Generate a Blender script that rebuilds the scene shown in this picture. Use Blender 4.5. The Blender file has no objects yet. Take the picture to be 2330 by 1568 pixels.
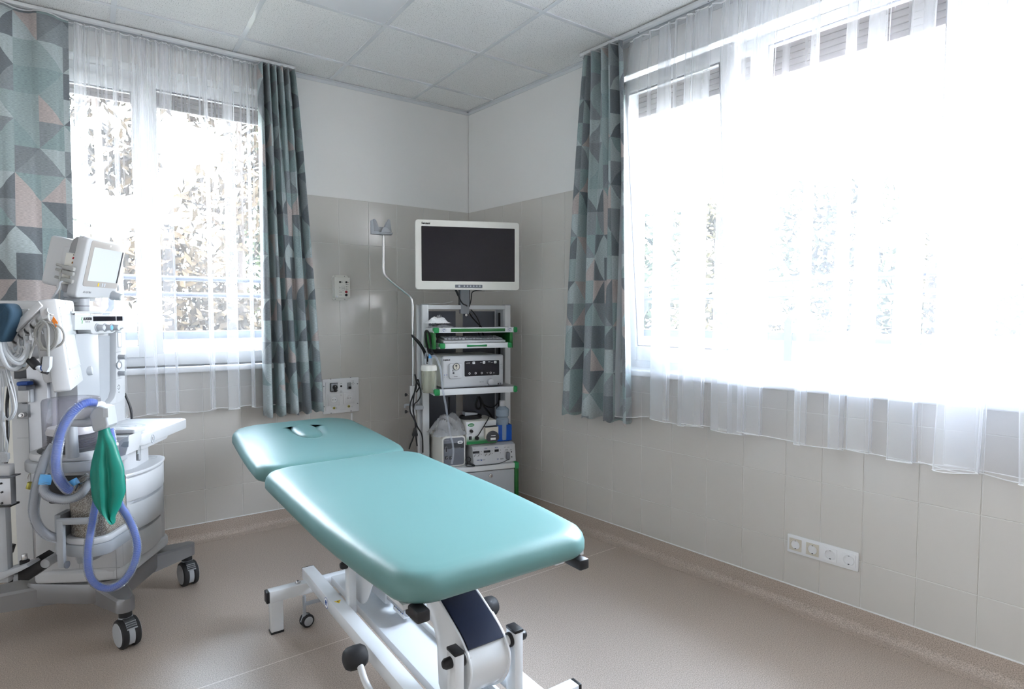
import bpy, bmesh, math, random
from mathutils import Vector, Matrix
R = math.radians
PI = math.pi
random.seed(7)
scene = bpy.context.scene
COL = scene.collection

# ---------------------------------------------------------------- camera
YAW, PITCH = 35.29, 2.841
CAM = Vector((-2.4104, -3.9911, 1.364))
FPX = 1352.5
cam = bpy.data.objects.new('camera', bpy.data.cameras.new('camera'))
COL.objects.link(cam)
cam.location = CAM
cam.rotation_euler = (R(90 - PITCH), 0, R(-YAW))
cam.data.sensor_width = 36
cam.data.lens = FPX * 36 / 2330
cam.data.clip_start = 0.02
cam.data.clip_end = 200
scene.camera = cam

# ---------------------------------------------------------------- view, world, sun
scene.view_settings.view_transform = 'Standard'
scene.view_settings.look = 'None'
scene.view_settings.gamma = 1.0
scene.view_settings.exposure = 0.68
scene.view_settings.use_curve_mapping = False
scene.cycles.use_denoising = True
try:
    scene.cycles.denoiser = 'OPENIMAGEDENOISE'
except Exception:
    pass
scene.cycles.use_adaptive_sampling = True
scene.cycles.adaptive_threshold = 0.02
scene.cycles.max_bounces = 9
scene.cycles.diffuse_bounces = 5
scene.cycles.glossy_bounces = 3
scene.cycles.transmission_bounces = 6
scene.cycles.transparent_max_bounces = 24
scene.cycles.sample_clamp_indirect = 6.0
scene.cycles.caustics_reflective = False
scene.cycles.caustics_refractive = False

world = bpy.data.worlds.new('sky'); scene.world = world
world.use_nodes = True
wn = world.node_tree; wn.nodes.clear()
wo = wn.nodes.new('ShaderNodeOutputWorld'); wb = wn.nodes.new('ShaderNodeBackground')
wt = wn.nodes.new('ShaderNodeTexCoord'); ws = wn.nodes.new('ShaderNodeSeparateXYZ')
wr = wn.nodes.new('ShaderNodeValToRGB')
wn.links.new(wt.outputs['Generated'], ws.inputs[0]); wn.links.new(ws.outputs['Z'], wr.inputs[0])
wr.color_ramp.elements[0].position = 0.0; wr.color_ramp.elements[0].color = (0.97, 0.98, 1.0, 1)
wr.color_ramp.elements[1].position = 0.8; wr.color_ramp.elements[1].color = (0.62, 0.78, 1.0, 1)
wn.links.new(wr.outputs[0], wb.inputs['Color']); wb.inputs['Strength'].default_value = 55.0
wn.links.new(wb.outputs[0], wo.inputs[0])

sun = bpy.data.objects.new('sun', bpy.data.lights.new('sun', 'SUN')); COL.objects.link(sun)
sun.data.energy = 110.0; sun.data.angle = R(1.0); sun.data.color = (1.0, 0.93, 0.82)
# high sun running along the back wall: it lights the terrace, the parapets and the trees but no window takes it in directly
sun.rotation_euler = Vector((0.50, 0.16, -0.85)).to_track_quat('-Z', 'Y').to_euler()

# ---------------------------------------------------------------- frames (local axes of walls and machines)
class Fr:
    """origin on the floor, local X to the right of the face, local Y away from the viewer, Z up"""
    def __init__(s, o, deg):
        s.o = Vector(o); s.deg = deg; a = R(deg)
        s.X = Vector((math.cos(a), math.sin(a), 0)); s.Y = Vector((-math.sin(a), math.cos(a), 0)); s.Z = Vector((0, 0, 1))
    def loc(s, P):
        d = Vector(P) - s.o; return Vector((d.dot(s.X), d.dot(s.Y), d.z))
    def w(s, x, y, z): return s.o + s.X * x + s.Y * y + s.Z * z
    def px(s, u, v, x=None, y=None, z=None):
        """the point of a real plane of this thing (x=, y= or z= const) seen at photo position u, v"""
        n, val = (s.X, x) if x is not None else (s.Y, y) if y is not None else (s.Z, z)
        ya, pi = R(YAW), R(PITCH)
        F = Vector((math.sin(ya) * math.cos(pi), math.cos(ya) * math.cos(pi), -math.sin(pi)))
        Rt = Vector((math.cos(ya), -math.sin(ya), 0)); U = Rt.cross(F)
        d = F + Rt * ((u - 1165) / FPX) - U * ((v - 784) / FPX)
        t = (s.o + n * val - CAM).dot(n) / d.dot(n)
        return s.loc(CAM + d * t)
SKEW = 5.32
WA = Fr((0, 0, 0), 0)                    # back wall: x to the right, y outwards
WB = Fr((0, 0, 0), -90 + SKEW)           # right wall: x towards the camera side, y outwards
W0 = Fr((0, 0, 0), 0)
H = 2.917                                # ceiling height

# ---------------------------------------------------------------- materials
MATS = {}
def mat(name, color=(.8, .8, .8), rough=.5, metal=0.0, spec=.5, alpha=1.0, trans=0.0, ior=1.45, coat=0.0, bump=None, vary=None, emit=None):
    if name in MATS: return MATS[name]
    m = bpy.data.materials.new(name); m.use_nodes = True
    nt = m.node_tree; b = nt.nodes['Principled BSDF']
    b.inputs['Base Color'].default_value = (*color, 1)
    b.inputs['Roughness'].default_value = rough
    b.inputs['Metallic'].default_value = metal
    b.inputs['Specular IOR Level'].default_value = spec
    b.inputs['IOR'].default_value = ior
    b.inputs['Coat Weight'].default_value = coat
    if trans: b.inputs['Transmission Weight'].default_value = trans
    if alpha < 1: b.inputs['Alpha'].default_value = alpha
    if emit: b.inputs['Emission Color'].default_value = (*emit[0], 1); b.inputs['Emission Strength'].default_value = emit[1]
    tc = nt.nodes.new('ShaderNodeTexCoord')
    if vary:
        sc, amt = vary
        n = nt.nodes.new('ShaderNodeTexNoise'); n.inputs['Scale'].default_value = sc; n.inputs['Detail'].default_value = 3
        nt.links.new(tc.outputs['Object'], n.inputs['Vector'])
        mr = nt.nodes.new('ShaderNodeMapRange'); mr.inputs[3].default_value = 1 - amt; mr.inputs[4].default_value = 1 + amt
        nt.links.new(n.outputs['Fac'], mr.inputs[0])
        mx = nt.nodes.new('ShaderNodeMixRGB'); mx.blend_type = 'MULTIPLY'; mx.inputs[0].default_value = 1
        mx.inputs[1].default_value = (*color, 1); nt.links.new(mr.outputs[0], mx.inputs[2]); nt.links.new(mx.outputs[0], b.inputs['Base Color'])
    if bump:
        sc, st = bump
        n = nt.nodes.new('ShaderNodeTexNoise'); n.inputs['Scale'].default_value = sc; n.inputs['Detail'].default_value = 4
        nt.links.new(tc.outputs['Object'], n.inputs['Vector'])
        bp = nt.nodes.new('ShaderNodeBump'); bp.inputs['Strength'].default_value = st; bp.inputs['Distance'].default_value = .002
        nt.links.new(n.outputs['Fac'], bp.inputs['Height']); nt.links.new(bp.outputs[0], b.inputs['Normal'])
    MATS[name] = m
    return m

mat('plaster', (.87, .865, .855), .9, vary=(2.0, .01), bump=(60, .05))
mat('tile_glaze', (.64, .615, .58), .16, vary=(1.2, .02))
mat('grout', (.76, .75, .72), .8)
mat('white_plastic', (.58, .59, .61), .32)
mat('ivory_plastic', (.80, .79, .74), .38)
mat('window_pvc', (.86, .87, .89), .3)
mat('gasket', (.10, .10, .12), .6)
mat('white_enamel', (.74, .76, .78), .22, coat=.3)
mat('light_grey', (.42, .44, .47), .4)
mat('mid_grey', (.36, .38, .41), .42)
mat('slate_grey', (.16, .17, .20), .4)
mat('dark_grey', (.055, .058, .065), .45)
mat('black_plastic', (.012, .012, .014), .42)
mat('black_rubber', (.018, .018, .02), .6)
mat('black_gloss', (.008, .007, .012), .12)
mat('navy_cover', (.006, .012, .035), .33)
mat('hose_blue', (.0, .09, .60), .4)
mat('steel', (.62, .62, .62), .22, metal=1.0)
mat('brushed_aluminium', (.50, .51, .54), .38, metal=.85, vary=(30, .03))
mat('grey_metal_paint', (.27, .27, .28), .35, metal=.5)
mat('green_plastic', (.012, .22, .06), .4)
mat('dark_green_paint', (.008, .12, .02), .4)
mat('blue_plastic', (.0, .075, .42), .4)
mat('sky_blue_plastic', (.12, .42, .80), .4)
mat('vinyl_mint', (.12, .245, .24), .38, vary=(3, .02), bump=(900, .06))
mat('rubber_green', (.003, .19, .14), .48, bump=(40, .2), vary=(9, .12))
mat('cuff_navy', (.018, .05, .085), .8, bump=(300, .3))
mat('orange_tag', (.90, .25, .02), .6)
mat('cable_grey', (.36, .36, .35), .5)
mat('cable_light', (.55, .58, .62), .45)
mat('red_button', (.28, .01, .02), .4)
mat('brass', (.55, .50, .12), .4, metal=.6)
mat('paper_white', (.86, .87, .88), .7)
mat('ink', (.02, .02, .025), .6)
mat('ink_blue', (.02, .07, .30), .6)
mat('ink_green', (.15, .50, .20), .6)
mat('ink_white', (.9, .9, .9), .6)
mat('ink_grey', (.35, .36, .38), .6)
mat('yellow_sign', (.75, .52, .03), .5)
mat('warm_beige', (.66, .62, .54), .5)

def thin(name, color, opacity, gloss=.04, tint=(1, 1, 1), rough=.08):
    """a clear thin sheet or wall: mostly see-through, a little body colour, a little shine"""
    m = bpy.data.materials.new(name); m.use_nodes = True; nt = m.node_tree; nt.nodes.clear()
    o = nt.nodes.new('ShaderNodeOutputMaterial'); t = nt.nodes.new('ShaderNodeBsdfTransparent'); t.inputs[0].default_value = (*tint, 1)
    d = nt.nodes.new('ShaderNodeBsdfDiffuse'); d.inputs[0].default_value = (*color, 1)
    g = nt.nodes.new('ShaderNodeBsdfGlossy'); g.inputs['Roughness'].default_value = rough
    m1 = nt.nodes.new('ShaderNodeMixShader'); m1.inputs[0].default_value = opacity
    nt.links.new(t.outputs[0], m1.inputs[1]); nt.links.new(d.outputs[0], m1.inputs[2])
    fr = nt.nodes.new('ShaderNodeFresnel'); fr.inputs[0].default_value = 1.45
    mm = nt.nodes.new('ShaderNodeMath'); mm.operation = 'MULTIPLY'; mm.inputs[1].default_value = gloss * 20; mm.use_clamp = True
    nt.links.new(fr.outputs[0], mm.inputs[0])
    m2 = nt.nodes.new('ShaderNodeMixShader'); nt.links.new(mm.outputs[0], m2.inputs[0])
    nt.links.new(m1.outputs[0], m2.inputs[1]); nt.links.new(g.outputs[0], m2.inputs[2])
    nt.links.new(m2.outputs[0], o.inputs[0]); MATS[name] = m
    return m
thin('window_glass', (1, 1, 1), 0.0, .05, (.97, .985, .98), .01)
thin('smoky_clear', (.62, .60, .70), .10, .035, (.90, .89, .93))
thin('clear_plastic', (.9, .9, .9), .07, .05, (.95, .96, .97))
thin('jar_clear', (.80, .80, .66), .30, .06, (.92, .92, .84))
thin('bottle_clear', (.60, .74, .90), .42, .04, (.85, .92, .98))
thin('film', (.80, .82, .86), .34, .06, (.95, .95, .97), .15)
thin('hose_clear', (.74, .80, .90), .24, .03, (.97, .98, 1.0), .25)

def sheer_mat():
    m = bpy.data.materials.new('sheer_voile'); m.use_nodes = True; nt = m.node_tree; nt.nodes.clear()
    o = nt.nodes.new('ShaderNodeOutputMaterial'); t = nt.nodes.new('ShaderNodeBsdfTransparent'); t.inputs[0].default_value = (1, 1, 1, 1)
    d = nt.nodes.new('ShaderNodeBsdfDiffuse'); d.inputs[0].default_value = (.88, .89, .93, 1)
    l = nt.nodes.new('ShaderNodeBsdfTranslucent'); l.inputs[0].default_value = (.88, .89, .93, 1)
    a = nt.nodes.new('ShaderNodeMixShader'); a.inputs[0].default_value = .10
    nt.links.new(d.outputs[0], a.inputs[1]); nt.links.new(l.outputs[0], a.inputs[2])
    m1 = nt.nodes.new('ShaderNodeMixShader')
    lw = nt.nodes.new('ShaderNodeLayerWeight'); lw.inputs[0].default_value = .35
    mr = nt.nodes.new('ShaderNodeMapRange'); mr.inputs[3].default_value = .22; mr.inputs[4].default_value = .60
    nt.links.new(lw.outputs['Facing'], mr.inputs[0]); nt.links.new(mr.outputs[0], m1.inputs[0])
    nt.links.new(t.outputs[0], m1.inputs[1]); nt.links.new(a.outputs[0], m1.inputs[2]); nt.links.new(m1.outputs[0], o.inputs[0])
    MATS['sheer_voile'] = m
sheer_mat()

def N(nt, typ, **kw):
    n = nt.nodes.new(typ)
    for k, v in kw.items():
        if k.startswith('i'): n.inputs[int(k[1:])].default_value = v
        else: setattr(n, k, v)
    return n
def drape_mat():
    """woven cloth with a grid of squares, each cut by a diagonal into two triangles of different weave"""
    m = bpy.data.materials.new('drape_triangles'); m.use_nodes = True; nt = m.node_tree; b = nt.nodes['Principled BSDF']; L = nt.links.new
    uv = nt.nodes.new('ShaderNodeUVMap'); sc = N(nt, 'ShaderNodeVectorMath', operation='SCALE'); sc.inputs[3].default_value = 1 / .133
    L(uv.outputs[0], sc.inputs[0])
    fl = N(nt, 'ShaderNodeVectorMath', operation='FLOOR'); L(sc.outputs[0], fl.inputs[0])
    frc = N(nt, 'ShaderNodeVectorMath', operation='FRACTION'); L(sc.outputs[0], frc.inputs[0])
    fs = N(nt, 'ShaderNodeSeparateXYZ'); L(frc.outputs[0], fs.inputs[0])
    cs = N(nt, 'ShaderNodeSeparateXYZ'); L(fl.outputs[0], cs.inputs[0])
    add = N(nt, 'ShaderNodeMath', operation='ADD'); L(cs.outputs[0], add.inputs[0]); L(cs.outputs[1], add.inputs[1])
    md = N(nt, 'ShaderNodeMath', operation='FLOORED_MODULO', i1=2.0); L(add.outputs[0], md.inputs[0])
    inv = N(nt, 'ShaderNodeMath', operation='SUBTRACT', i0=1.0); L(fs.outputs[0], inv.inputs[1])
    mx = N(nt, 'ShaderNodeMix', data_type='FLOAT'); L(md.outputs[0], mx.inputs[0]); L(fs.outputs[0], mx.inputs[2]); L(inv.outputs[0], mx.inputs[3])
    gt = N(nt, 'ShaderNodeMath', operation='GREATER_THAN'); L(mx.outputs[0], gt.inputs[0]); L(fs.outputs[1], gt.inputs[1])
    cmb = N(nt, 'ShaderNodeCombineXYZ'); L(cs.outputs[0], cmb.inputs[0]); L(cs.outputs[1], cmb.inputs[1]); L(gt.outputs[0], cmb.inputs[2])
    wn_ = N(nt, 'ShaderNodeTexWhiteNoise', noise_dimensions='3D'); L(cmb.outputs[0], wn_.inputs[0])
    rp = nt.nodes.new('ShaderNodeValToRGB'); rp.color_ramp.interpolation = 'CONSTANT'
    cols = [(0, (.15, .17, .19)), (.17, (.24, .27, .29)), (.36, (.30, .37, .38)), (.54, (.25, .33, .34)), (.68, (.40, .46, .475)), (.84, (.44, .39, .38)), (.96, (.20, .22, .24))]
    e = rp.color_ramp.elements
    e[0].position, e[0].color = cols[0][0], (*cols[0][1], 1); e[1].position, e[1].color = cols[1][0], (*cols[1][1], 1)
    for p, c in cols[2:]:
        q = e.new(p); q.color = (*c, 1)
    L(wn_.outputs[0], rp.inputs[0])
    mp = N(nt, 'ShaderNodeMapping'); mp.inputs['Scale'].default_value = (60, 620, 1); L(uv.outputs[0], mp.inputs[0])
    nz = N(nt, 'ShaderNodeTexNoise'); nz.inputs['Scale'].default_value = 1; nz.inputs['Detail'].default_value = 2; L(mp.outputs[0], nz.inputs[0])
    st = N(nt, 'ShaderNodeMapRange'); st.inputs[1].default_value = .3; st.inputs[2].default_value = .7; st.inputs[3].default_value = .74; st.inputs[4].default_value = 1.28; L(nz.outputs[0], st.inputs[0])
    mul = N(nt, 'ShaderNodeMixRGB', blend_type='MULTIPLY', i0=1.0); L(rp.outputs[0], mul.inputs[1]); L(st.outputs[0], mul.inputs[2])
    L(mul.outputs[0], b.inputs['Base Color']); b.inputs['Roughness'].default_value = .75
    b.inputs['Sheen Weight'].default_value = .2
    MATS['drape_triangles'] = m
drape_mat()

def floor_mat():
    m = bpy.data.materials.new('floor_vinyl'); m.use_nodes = True; nt = m.node_tree; b = nt.nodes['Principled BSDF']; L = nt.links.new
    tc = nt.nodes.new('ShaderNodeTexCoord')
    n1 = N(nt, 'ShaderNodeTexNoise'); n1.inputs['Scale'].default_value = 260; n1.inputs['Detail'].default_value = 2; L(tc.outputs['Object'], n1.inputs[0])
    rp = nt.nodes.new('ShaderNodeValToRGB'); e = rp.color_ramp.elements
    e[0].position = .30; e[0].color = (.29, .235, .19, 1); e[1].position = .72; e[1].color = (.66, .56, .49, 1)
    q = e.new(.5); q.color = (.475, .395, .335, 1)
    L(n1.outputs[0], rp.inputs[0])
    # welded seams of the sheet vinyl, one width apart
    sp = N(nt, 'ShaderNodeSeparateXYZ'); L(tc.outputs['Object'], sp.inputs[0])
    a = N(nt, 'ShaderNodeMath', operation='ADD', i1=1.545); L(sp.outputs[1], a.inputs[0])
    tl = N(nt, 'ShaderNodeMath', operation='MULTIPLY_ADD', i1=-.03); L(sp.outputs[0], tl.inputs[0]); L(a.outputs[0], tl.inputs[2])
    ab = N(nt, 'ShaderNodeMath', operation='ABSOLUTE'); L(tl.outputs[0], ab.inputs[0])
    lt = N(nt, 'ShaderNodeMath', operation='LESS_THAN', i1=.0022); L(ab.outputs[0], lt.inputs[0])
    mx = N(nt, 'ShaderNodeMixRGB'); mx.inputs[2].default_value = (.74, .66, .60, 1); L(lt.outputs[0], mx.inputs[0]); L(rp.outputs[0], mx.inputs[1])
    L(mx.outputs[0], b.inputs['Base Color']); b.inputs['Roughness'].default_value = .38
    n2 = N(nt, 'ShaderNodeTexNoise'); n2.inputs['Scale'].default_value = 380; L(tc.outputs['Object'], n2.inputs[0])
    bp = N(nt, 'ShaderNodeBump'); bp.inputs['Strength'].default_value = .12; bp.inputs['Distance'].default_value = .001
    L(n2.outputs[0], bp.inputs['Height']); L(bp.outputs[0], b.inputs['Normal'])
    MATS['floor_vinyl'] = m
floor_mat()
def ceil_mat():
    m = bpy.data.materials.new('mineral_tile'); m.use_nodes = True; nt = m.node_tree; b = nt.nodes['Principled BSDF']; L = nt.links.new
    tc = nt.nodes.new('ShaderNodeTexCoord')
    n1 = N(nt, 'ShaderNodeTexNoise'); n1.inputs['Scale'].default_value = 190; n1.inputs['Detail'].default_value = 3; L(tc.outputs['Object'], n1.inputs[0])
    rp = nt.nodes.new('ShaderNodeValToRGB'); e = rp.color_ramp.elements
    e[0].position = .33; e[0].color = (.42, .42, .42, 1); e[1].position = .43; e[1].color = (.88, .88, .87, 1)
    L(n1.outputs[0], rp.inputs[0]); L(rp.outputs[0], b.inputs['Base Color']); b.inputs['Roughness'].default_value = .95
    bp = N(nt, 'ShaderNodeBump'); bp.inputs['Strength'].default_value = .35; bp.inputs['Distance'].default_value = .002
    L(n1.outputs[0], bp.inputs['Height']); L(bp.outputs[0], b.inputs['Normal'])
    MATS['mineral_tile'] = m
ceil_mat()
def granule_mat():
    m = bpy.data.materials.new('granules'); m.use_nodes = True; nt = m.node_tree; b = nt.nodes['Principled BSDF']; L = nt.links.new
    tc = nt.nodes.new('ShaderNodeTexCoord')
    v = N(nt, 'ShaderNodeTexVoronoi'); v.inputs['Scale'].default_value = 230; L(tc.outputs['Object'], v.inputs[0])
    rp = nt.nodes.new('ShaderNodeValToRGB'); e = rp.color_ramp.elements
    e[0].position = .25; e[0].color = (.78, .72, .62, 1); e[1].position = .62; e[1].color = (.22, .16, .11, 1)
    L(v.outputs['Distance'], rp.inputs[0]); L(rp.outputs[0], b.inputs['Base Color']); b.inputs['Roughness'].default_value = .35
    MATS['granules'] = m
granule_mat()

# ---------------------------------------------------------------- mesh building
class MB:
    """collects shapes and links them as ONE mesh object; every shape may carry its own material"""
    def __init__(s): s.v = []; s.f = []; s.m = []; s.mats = []; s.uv = {}
    def mi(s, name):
        if name not in s.mats: s.mats.append(name)
        return s.mats.index(name)
    def add_bm(s, bm, m, T=None):
        if T is not None: bmesh.ops.transform(bm, matrix=T, verts=bm.verts)
        bm.verts.index_update(); o = len(s.v); k = s.mi(m)
        s.v += [v.co.copy() for v in bm.verts]
        for f in bm.faces: s.f.append([o + v.index for v in f.verts]); s.m.append(k)
        bm.free(); return s
    def raw(s, vs, fs, m):
        o = len(s.v); k = s.mi(m); s.v += [Vector(v) for v in vs]
        for f in fs: s.f.append([o + i for i in f]); s.m.append(k)
        return s
    def box(s, x0, x1, y0, y1, z0, z1, m, b=0, seg=2, T=None):
        bm = bmesh.new(); bmesh.ops.create_cube(bm, size=1)
        for v in bm.verts: v.co = Vector((x0 + (v.co.x + .5) * (x1 - x0), y0 + (v.co.y + .5) * (y1 - y0), z0 + (v.co.z + .5) * (z1 - z0)))
        if b: bmesh.ops.bevel(bm, geom=bm.edges[:], offset=min(b, .49 * min(abs(x1 - x0), abs(y1 - y0), abs(z1 - z0))), segments=seg, affect='EDGES', profile=.5)
        return s.add_bm(bm, m, T)
    def cyl(s, p, q, r, m, r2=None, n=20, b=0, caps=True):
        p, q = Vector(p), Vector(q); d = q - p; bm = bmesh.new()
        bmesh.ops.create_cone(bm, cap_ends=caps, segments=n, radius1=r, radius2=r if r2 is None else r2, depth=d.length)
        if b: bmesh.ops.bevel(bm, geom=[e for e in bm.edges if len(e.link_faces) == 2 and any(len(f.verts) > 4 for f in e.link_faces)], offset=b, segments=2, affect='EDGES', profile=.5)
        T = Matrix.Translation((p + q) / 2) @ d.to_track_quat('Z', 'Y').to_matrix().to_4x4()
        return s.add_bm(bm, m, T)
    def sph(s, c, r, m, sc=(1, 1, 1), n=16):
        bm = bmesh.new(); bmesh.ops.create_uvsphere(bm, u_segments=n, v_segments=max(6, n // 2), radius=r)
        return s.add_bm(bm, m, Matrix.Translation(c) @ Matrix.Diagonal((*sc, 1)))
    def prism(s, pts, axis, a, c, m, b=0, seg=2):
        """a closed outline of 2D points, thickened along an axis ('x': pts are (y,z); 'y': (x,z); 'z': (x,y)) from a to c"""
        P = {'x': lambda u, v, w: (w, u, v), 'y': lambda u, v, w: (u, w, v), 'z': lambda u, v, w: (u, v, w)}[axis]
        bm = bmesh.new(); lo = [bm.verts.new(P(u, v, a)) for u, v in pts]; hi = [bm.verts.new(P(u, v, c)) for u, v in pts]
        n = len(pts); bm.faces.new(lo); bm.faces.new(hi)
        for i in range(n): bm.faces.new((lo[i], lo[(i + 1) % n], hi[(i + 1) % n], hi[i]))
        bmesh.ops.recalc_face_normals(bm, faces=bm.faces)
        if b: bmesh.ops.bevel(bm, geom=[e for e in bm.edges if all(len(f.verts) == n for f in e.link_faces) or any(len(f.verts) == n for f in e.link_faces)] if n > 4 else bm.edges[:], offset=b, segments=seg, affect='EDGES', profile=.5)
        return s.add_bm(bm, m)
    def tube(s, pts, r, m, n=8, closed=False, smooth=0, caps=True, rf=None):
        pts = [Vector(p) for p in pts]
        if smooth: pts = spline(pts, smooth, closed)
        if closed: ring = pts + [pts[0]]
        k = len(pts); vs = []; up = None
        for i, p in enumerate(pts):
            a = pts[(i - 1) % k] if (closed or i > 0) else p
            c = pts[(i + 1) % k] if (closed or i < k - 1) else p
            t = (c - a)
            t = t.normalized() if t.length > 1e-9 else Vector((0, 0, 1))
            if up is None: up = t.orthogonal().normalized()
            up = (up - t * up.dot(t)); up = up.normalized() if up.length > 1e-6 else t.orthogonal().normalized()
            sd = t.cross(up); rr = r if rf is None else r * rf(i / max(1, k - 1))
            for j in range(n):
                w = 2 * PI * j / n; vs.append(p + up * math.cos(w) * rr + sd * math.sin(w) * rr)
        fs = []
        for i in range(k if closed else k - 1):
            for j in range(n):
                a, b_ = i * n + j, i * n + (j + 1) % n; c, d = ((i + 1) % k) * n + (j + 1) % n, ((i + 1) % k) * n + j
                fs.append((a, b_, c, d))
        if not closed and caps: fs += [tuple(range(n))[::-1], tuple((k - 1) * n + j for j in range(n))]
        return s.raw(vs, fs, m)
    def ribbed(s, pts, r, m, m2=None, pitch=.0062, depth=.12, n=12, smooth=8):
        """corrugated breathing hose along a path, with a core tube of another colour"""
        pts = spline([Vector(p) for p in pts], smooth); L = [0]
        for a, b_ in zip(pts, pts[1:]): L.append(L[-1] + (b_ - a).length)
        def at(t):
            import bisect
            i = min(max(bisect.bisect(L, t) - 1, 0), len(L) - 2); u = (t - L[i]) / max(1e-9, L[i + 1] - L[i]); return pts[i].lerp(pts[i + 1], min(1, u))
        k = int(L[-1] / (pitch / 3)); P = [at(L[-1] * i / k) for i in range(k + 1)]; prof = (1 + depth, 1, 1 - depth)
        s.tube(P, r, m, n=n, rf=lambda u: prof[int(round(u * k)) % 3])
        if m2: s.tube(P[::3], r * .80, m2, n=10)
        return s
    def lathe(s, prof, m, c=(0, 0, 0), n=28, T=None):
        vs = []; fs = []
        for (r, z) in prof:
            for j in range(n): w = 2 * PI * j / n; vs.append((c[0] + r * math.cos(w), c[1] + r * math.sin(w), c[2] + z))
        for i in range(len(prof) - 1):
            for j in range(n): fs.append((i * n + j, i * n + (j + 1) % n, (i + 1) * n + (j + 1) % n, (i + 1) * n + j))
        if prof[0][0] > 1e-5: fs.append(tuple(range(n))[::-1])
        if prof[-1][0] > 1e-5: fs.append(tuple((len(prof) - 1) * n + j for j in range(n)))
        if T is not None: vs = [T @ Vector(v) for v in vs]
        return s.raw(vs, fs, m)
    def text(s, body, m, origin, X, Z, size, depth=.0006, bold=0, fit=None):
        """lettering: origin = left end of the baseline, X = reading direction, Z = up"""
        cu = bpy.data.curves.new('t', 'FONT'); cu.body = body; cu.size = size; cu.extrude = depth; cu.resolution_u = 2; cu.offset = bold
        o = bpy.data.objects.new('t', cu); COL.objects.link(o); me = bpy.data.meshes.new_from_object(o)
        X = Vector(X).normalized(); Z = Vector(Z).normalized(); Nn = X.cross(Z)
        wd = max([v.co.x for v in me.vertices] + [1e-6]); kx = (fit / wd) if fit else 1
        vs = [Vector(origin) + X * v.co.x * kx + Z * v.co.y + Nn * v.co.z for v in me.vertices]
        s.raw(vs, [tuple(p.vertices) for p in me.polygons], m)
        bpy.data.objects.remove(o); bpy.data.curves.remove(cu); bpy.data.meshes.remove(me); return s
    def build(s, name, parent=None, angle=35, uv=None, sub=0):
        me = bpy.data.meshes.new(name); me.from_pydata([tuple(v) for v in s.v], [], s.f)
        for n in s.mats: me.materials.append(MATS[n])
        for p, k in zip(me.polygons, s.m): p.material_index = k; p.use_smooth = True
        me.update(); me.validate()
        if uv:
            l = me.uv_layers.new(name='UVMap')
            for lp in me.loops: l.data[lp.index].uv = uv[lp.vertex_index]
        if angle is not None: me.set_sharp_from_angle(angle=R(angle))
        o = bpy.data.objects.new(name, me); COL.objects.link(o)
        if sub: md = o.modifiers.new('s', 'SUBSURF'); md.levels = sub; md.render_levels = sub
        if parent: o.parent = parent
        return o

def spline(pts, k, closed=False):
    """Catmull-Rom through the points"""
    pts = [Vector(p) for p in pts]; n = len(pts)
    if n < 3: return [pts[0].lerp(pts[-1], i / k) for i in range(k + 1)]
    out = []
    for i in range(n if closed else n - 1):
        g = (lambda j: pts[j % n]) if closed else (lambda j: pts[min(max(j, 0), n - 1)])
        a, b_, c, d = g(i - 1), g(i), g(i + 1), g(i + 2)
        for j in range(k):
            t = j / k; out.append(.5 * ((2 * b_) + (c - a) * t + (2 * a - 5 * b_ + 4 * c - d) * t * t + (3 * b_ - a - 3 * c + d) * t ** 3))
    if not closed: out.append(pts[-1])
    return out

def tag(o, label=None, cat=None, group=None, kind=None):
    if label: o['label'] = label
    if cat: o['category'] = cat
    if group: o['group'] = group
    if kind: o['kind'] = kind
    return o
def thing(name, label, cat, fr=W0, at=(0, 0, 0), rot=0, group=None):
    o = bpy.data.objects.new(name, None); COL.objects.link(o); o.empty_display_size = .1
    o.location = fr.w(*at); o.rotation_euler = (0, 0, R(fr.deg + rot))
    return tag(o, label, cat, group)
def struct(name, mb, fr=W0, **kw):
    o = mb.build(name, **kw); o.location = fr.o; o.rotation_euler = (0, 0, R(fr.deg)); o['kind'] = 'structure'; return o
def copy_tree(o, parent=None):
    c = o.copy(); COL.objects.link(c); c.parent = parent
    for ch in list(o.children): copy_tree(ch, c)
    return c
def sub(fr, *a, deg=0):
    return Fr(fr.w(*a), fr.deg + deg)
# ================================================================ THE ROOM
OUTLINE = [(0, 0), (.60, -6.45), (-4.7, -6.45), (-4.7, 0)]
mb = MB(); mb.box(-5.0, 1.0, -6.8, .4, -.12, 0, 'floor_vinyl'); struct('floor', mb)

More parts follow.
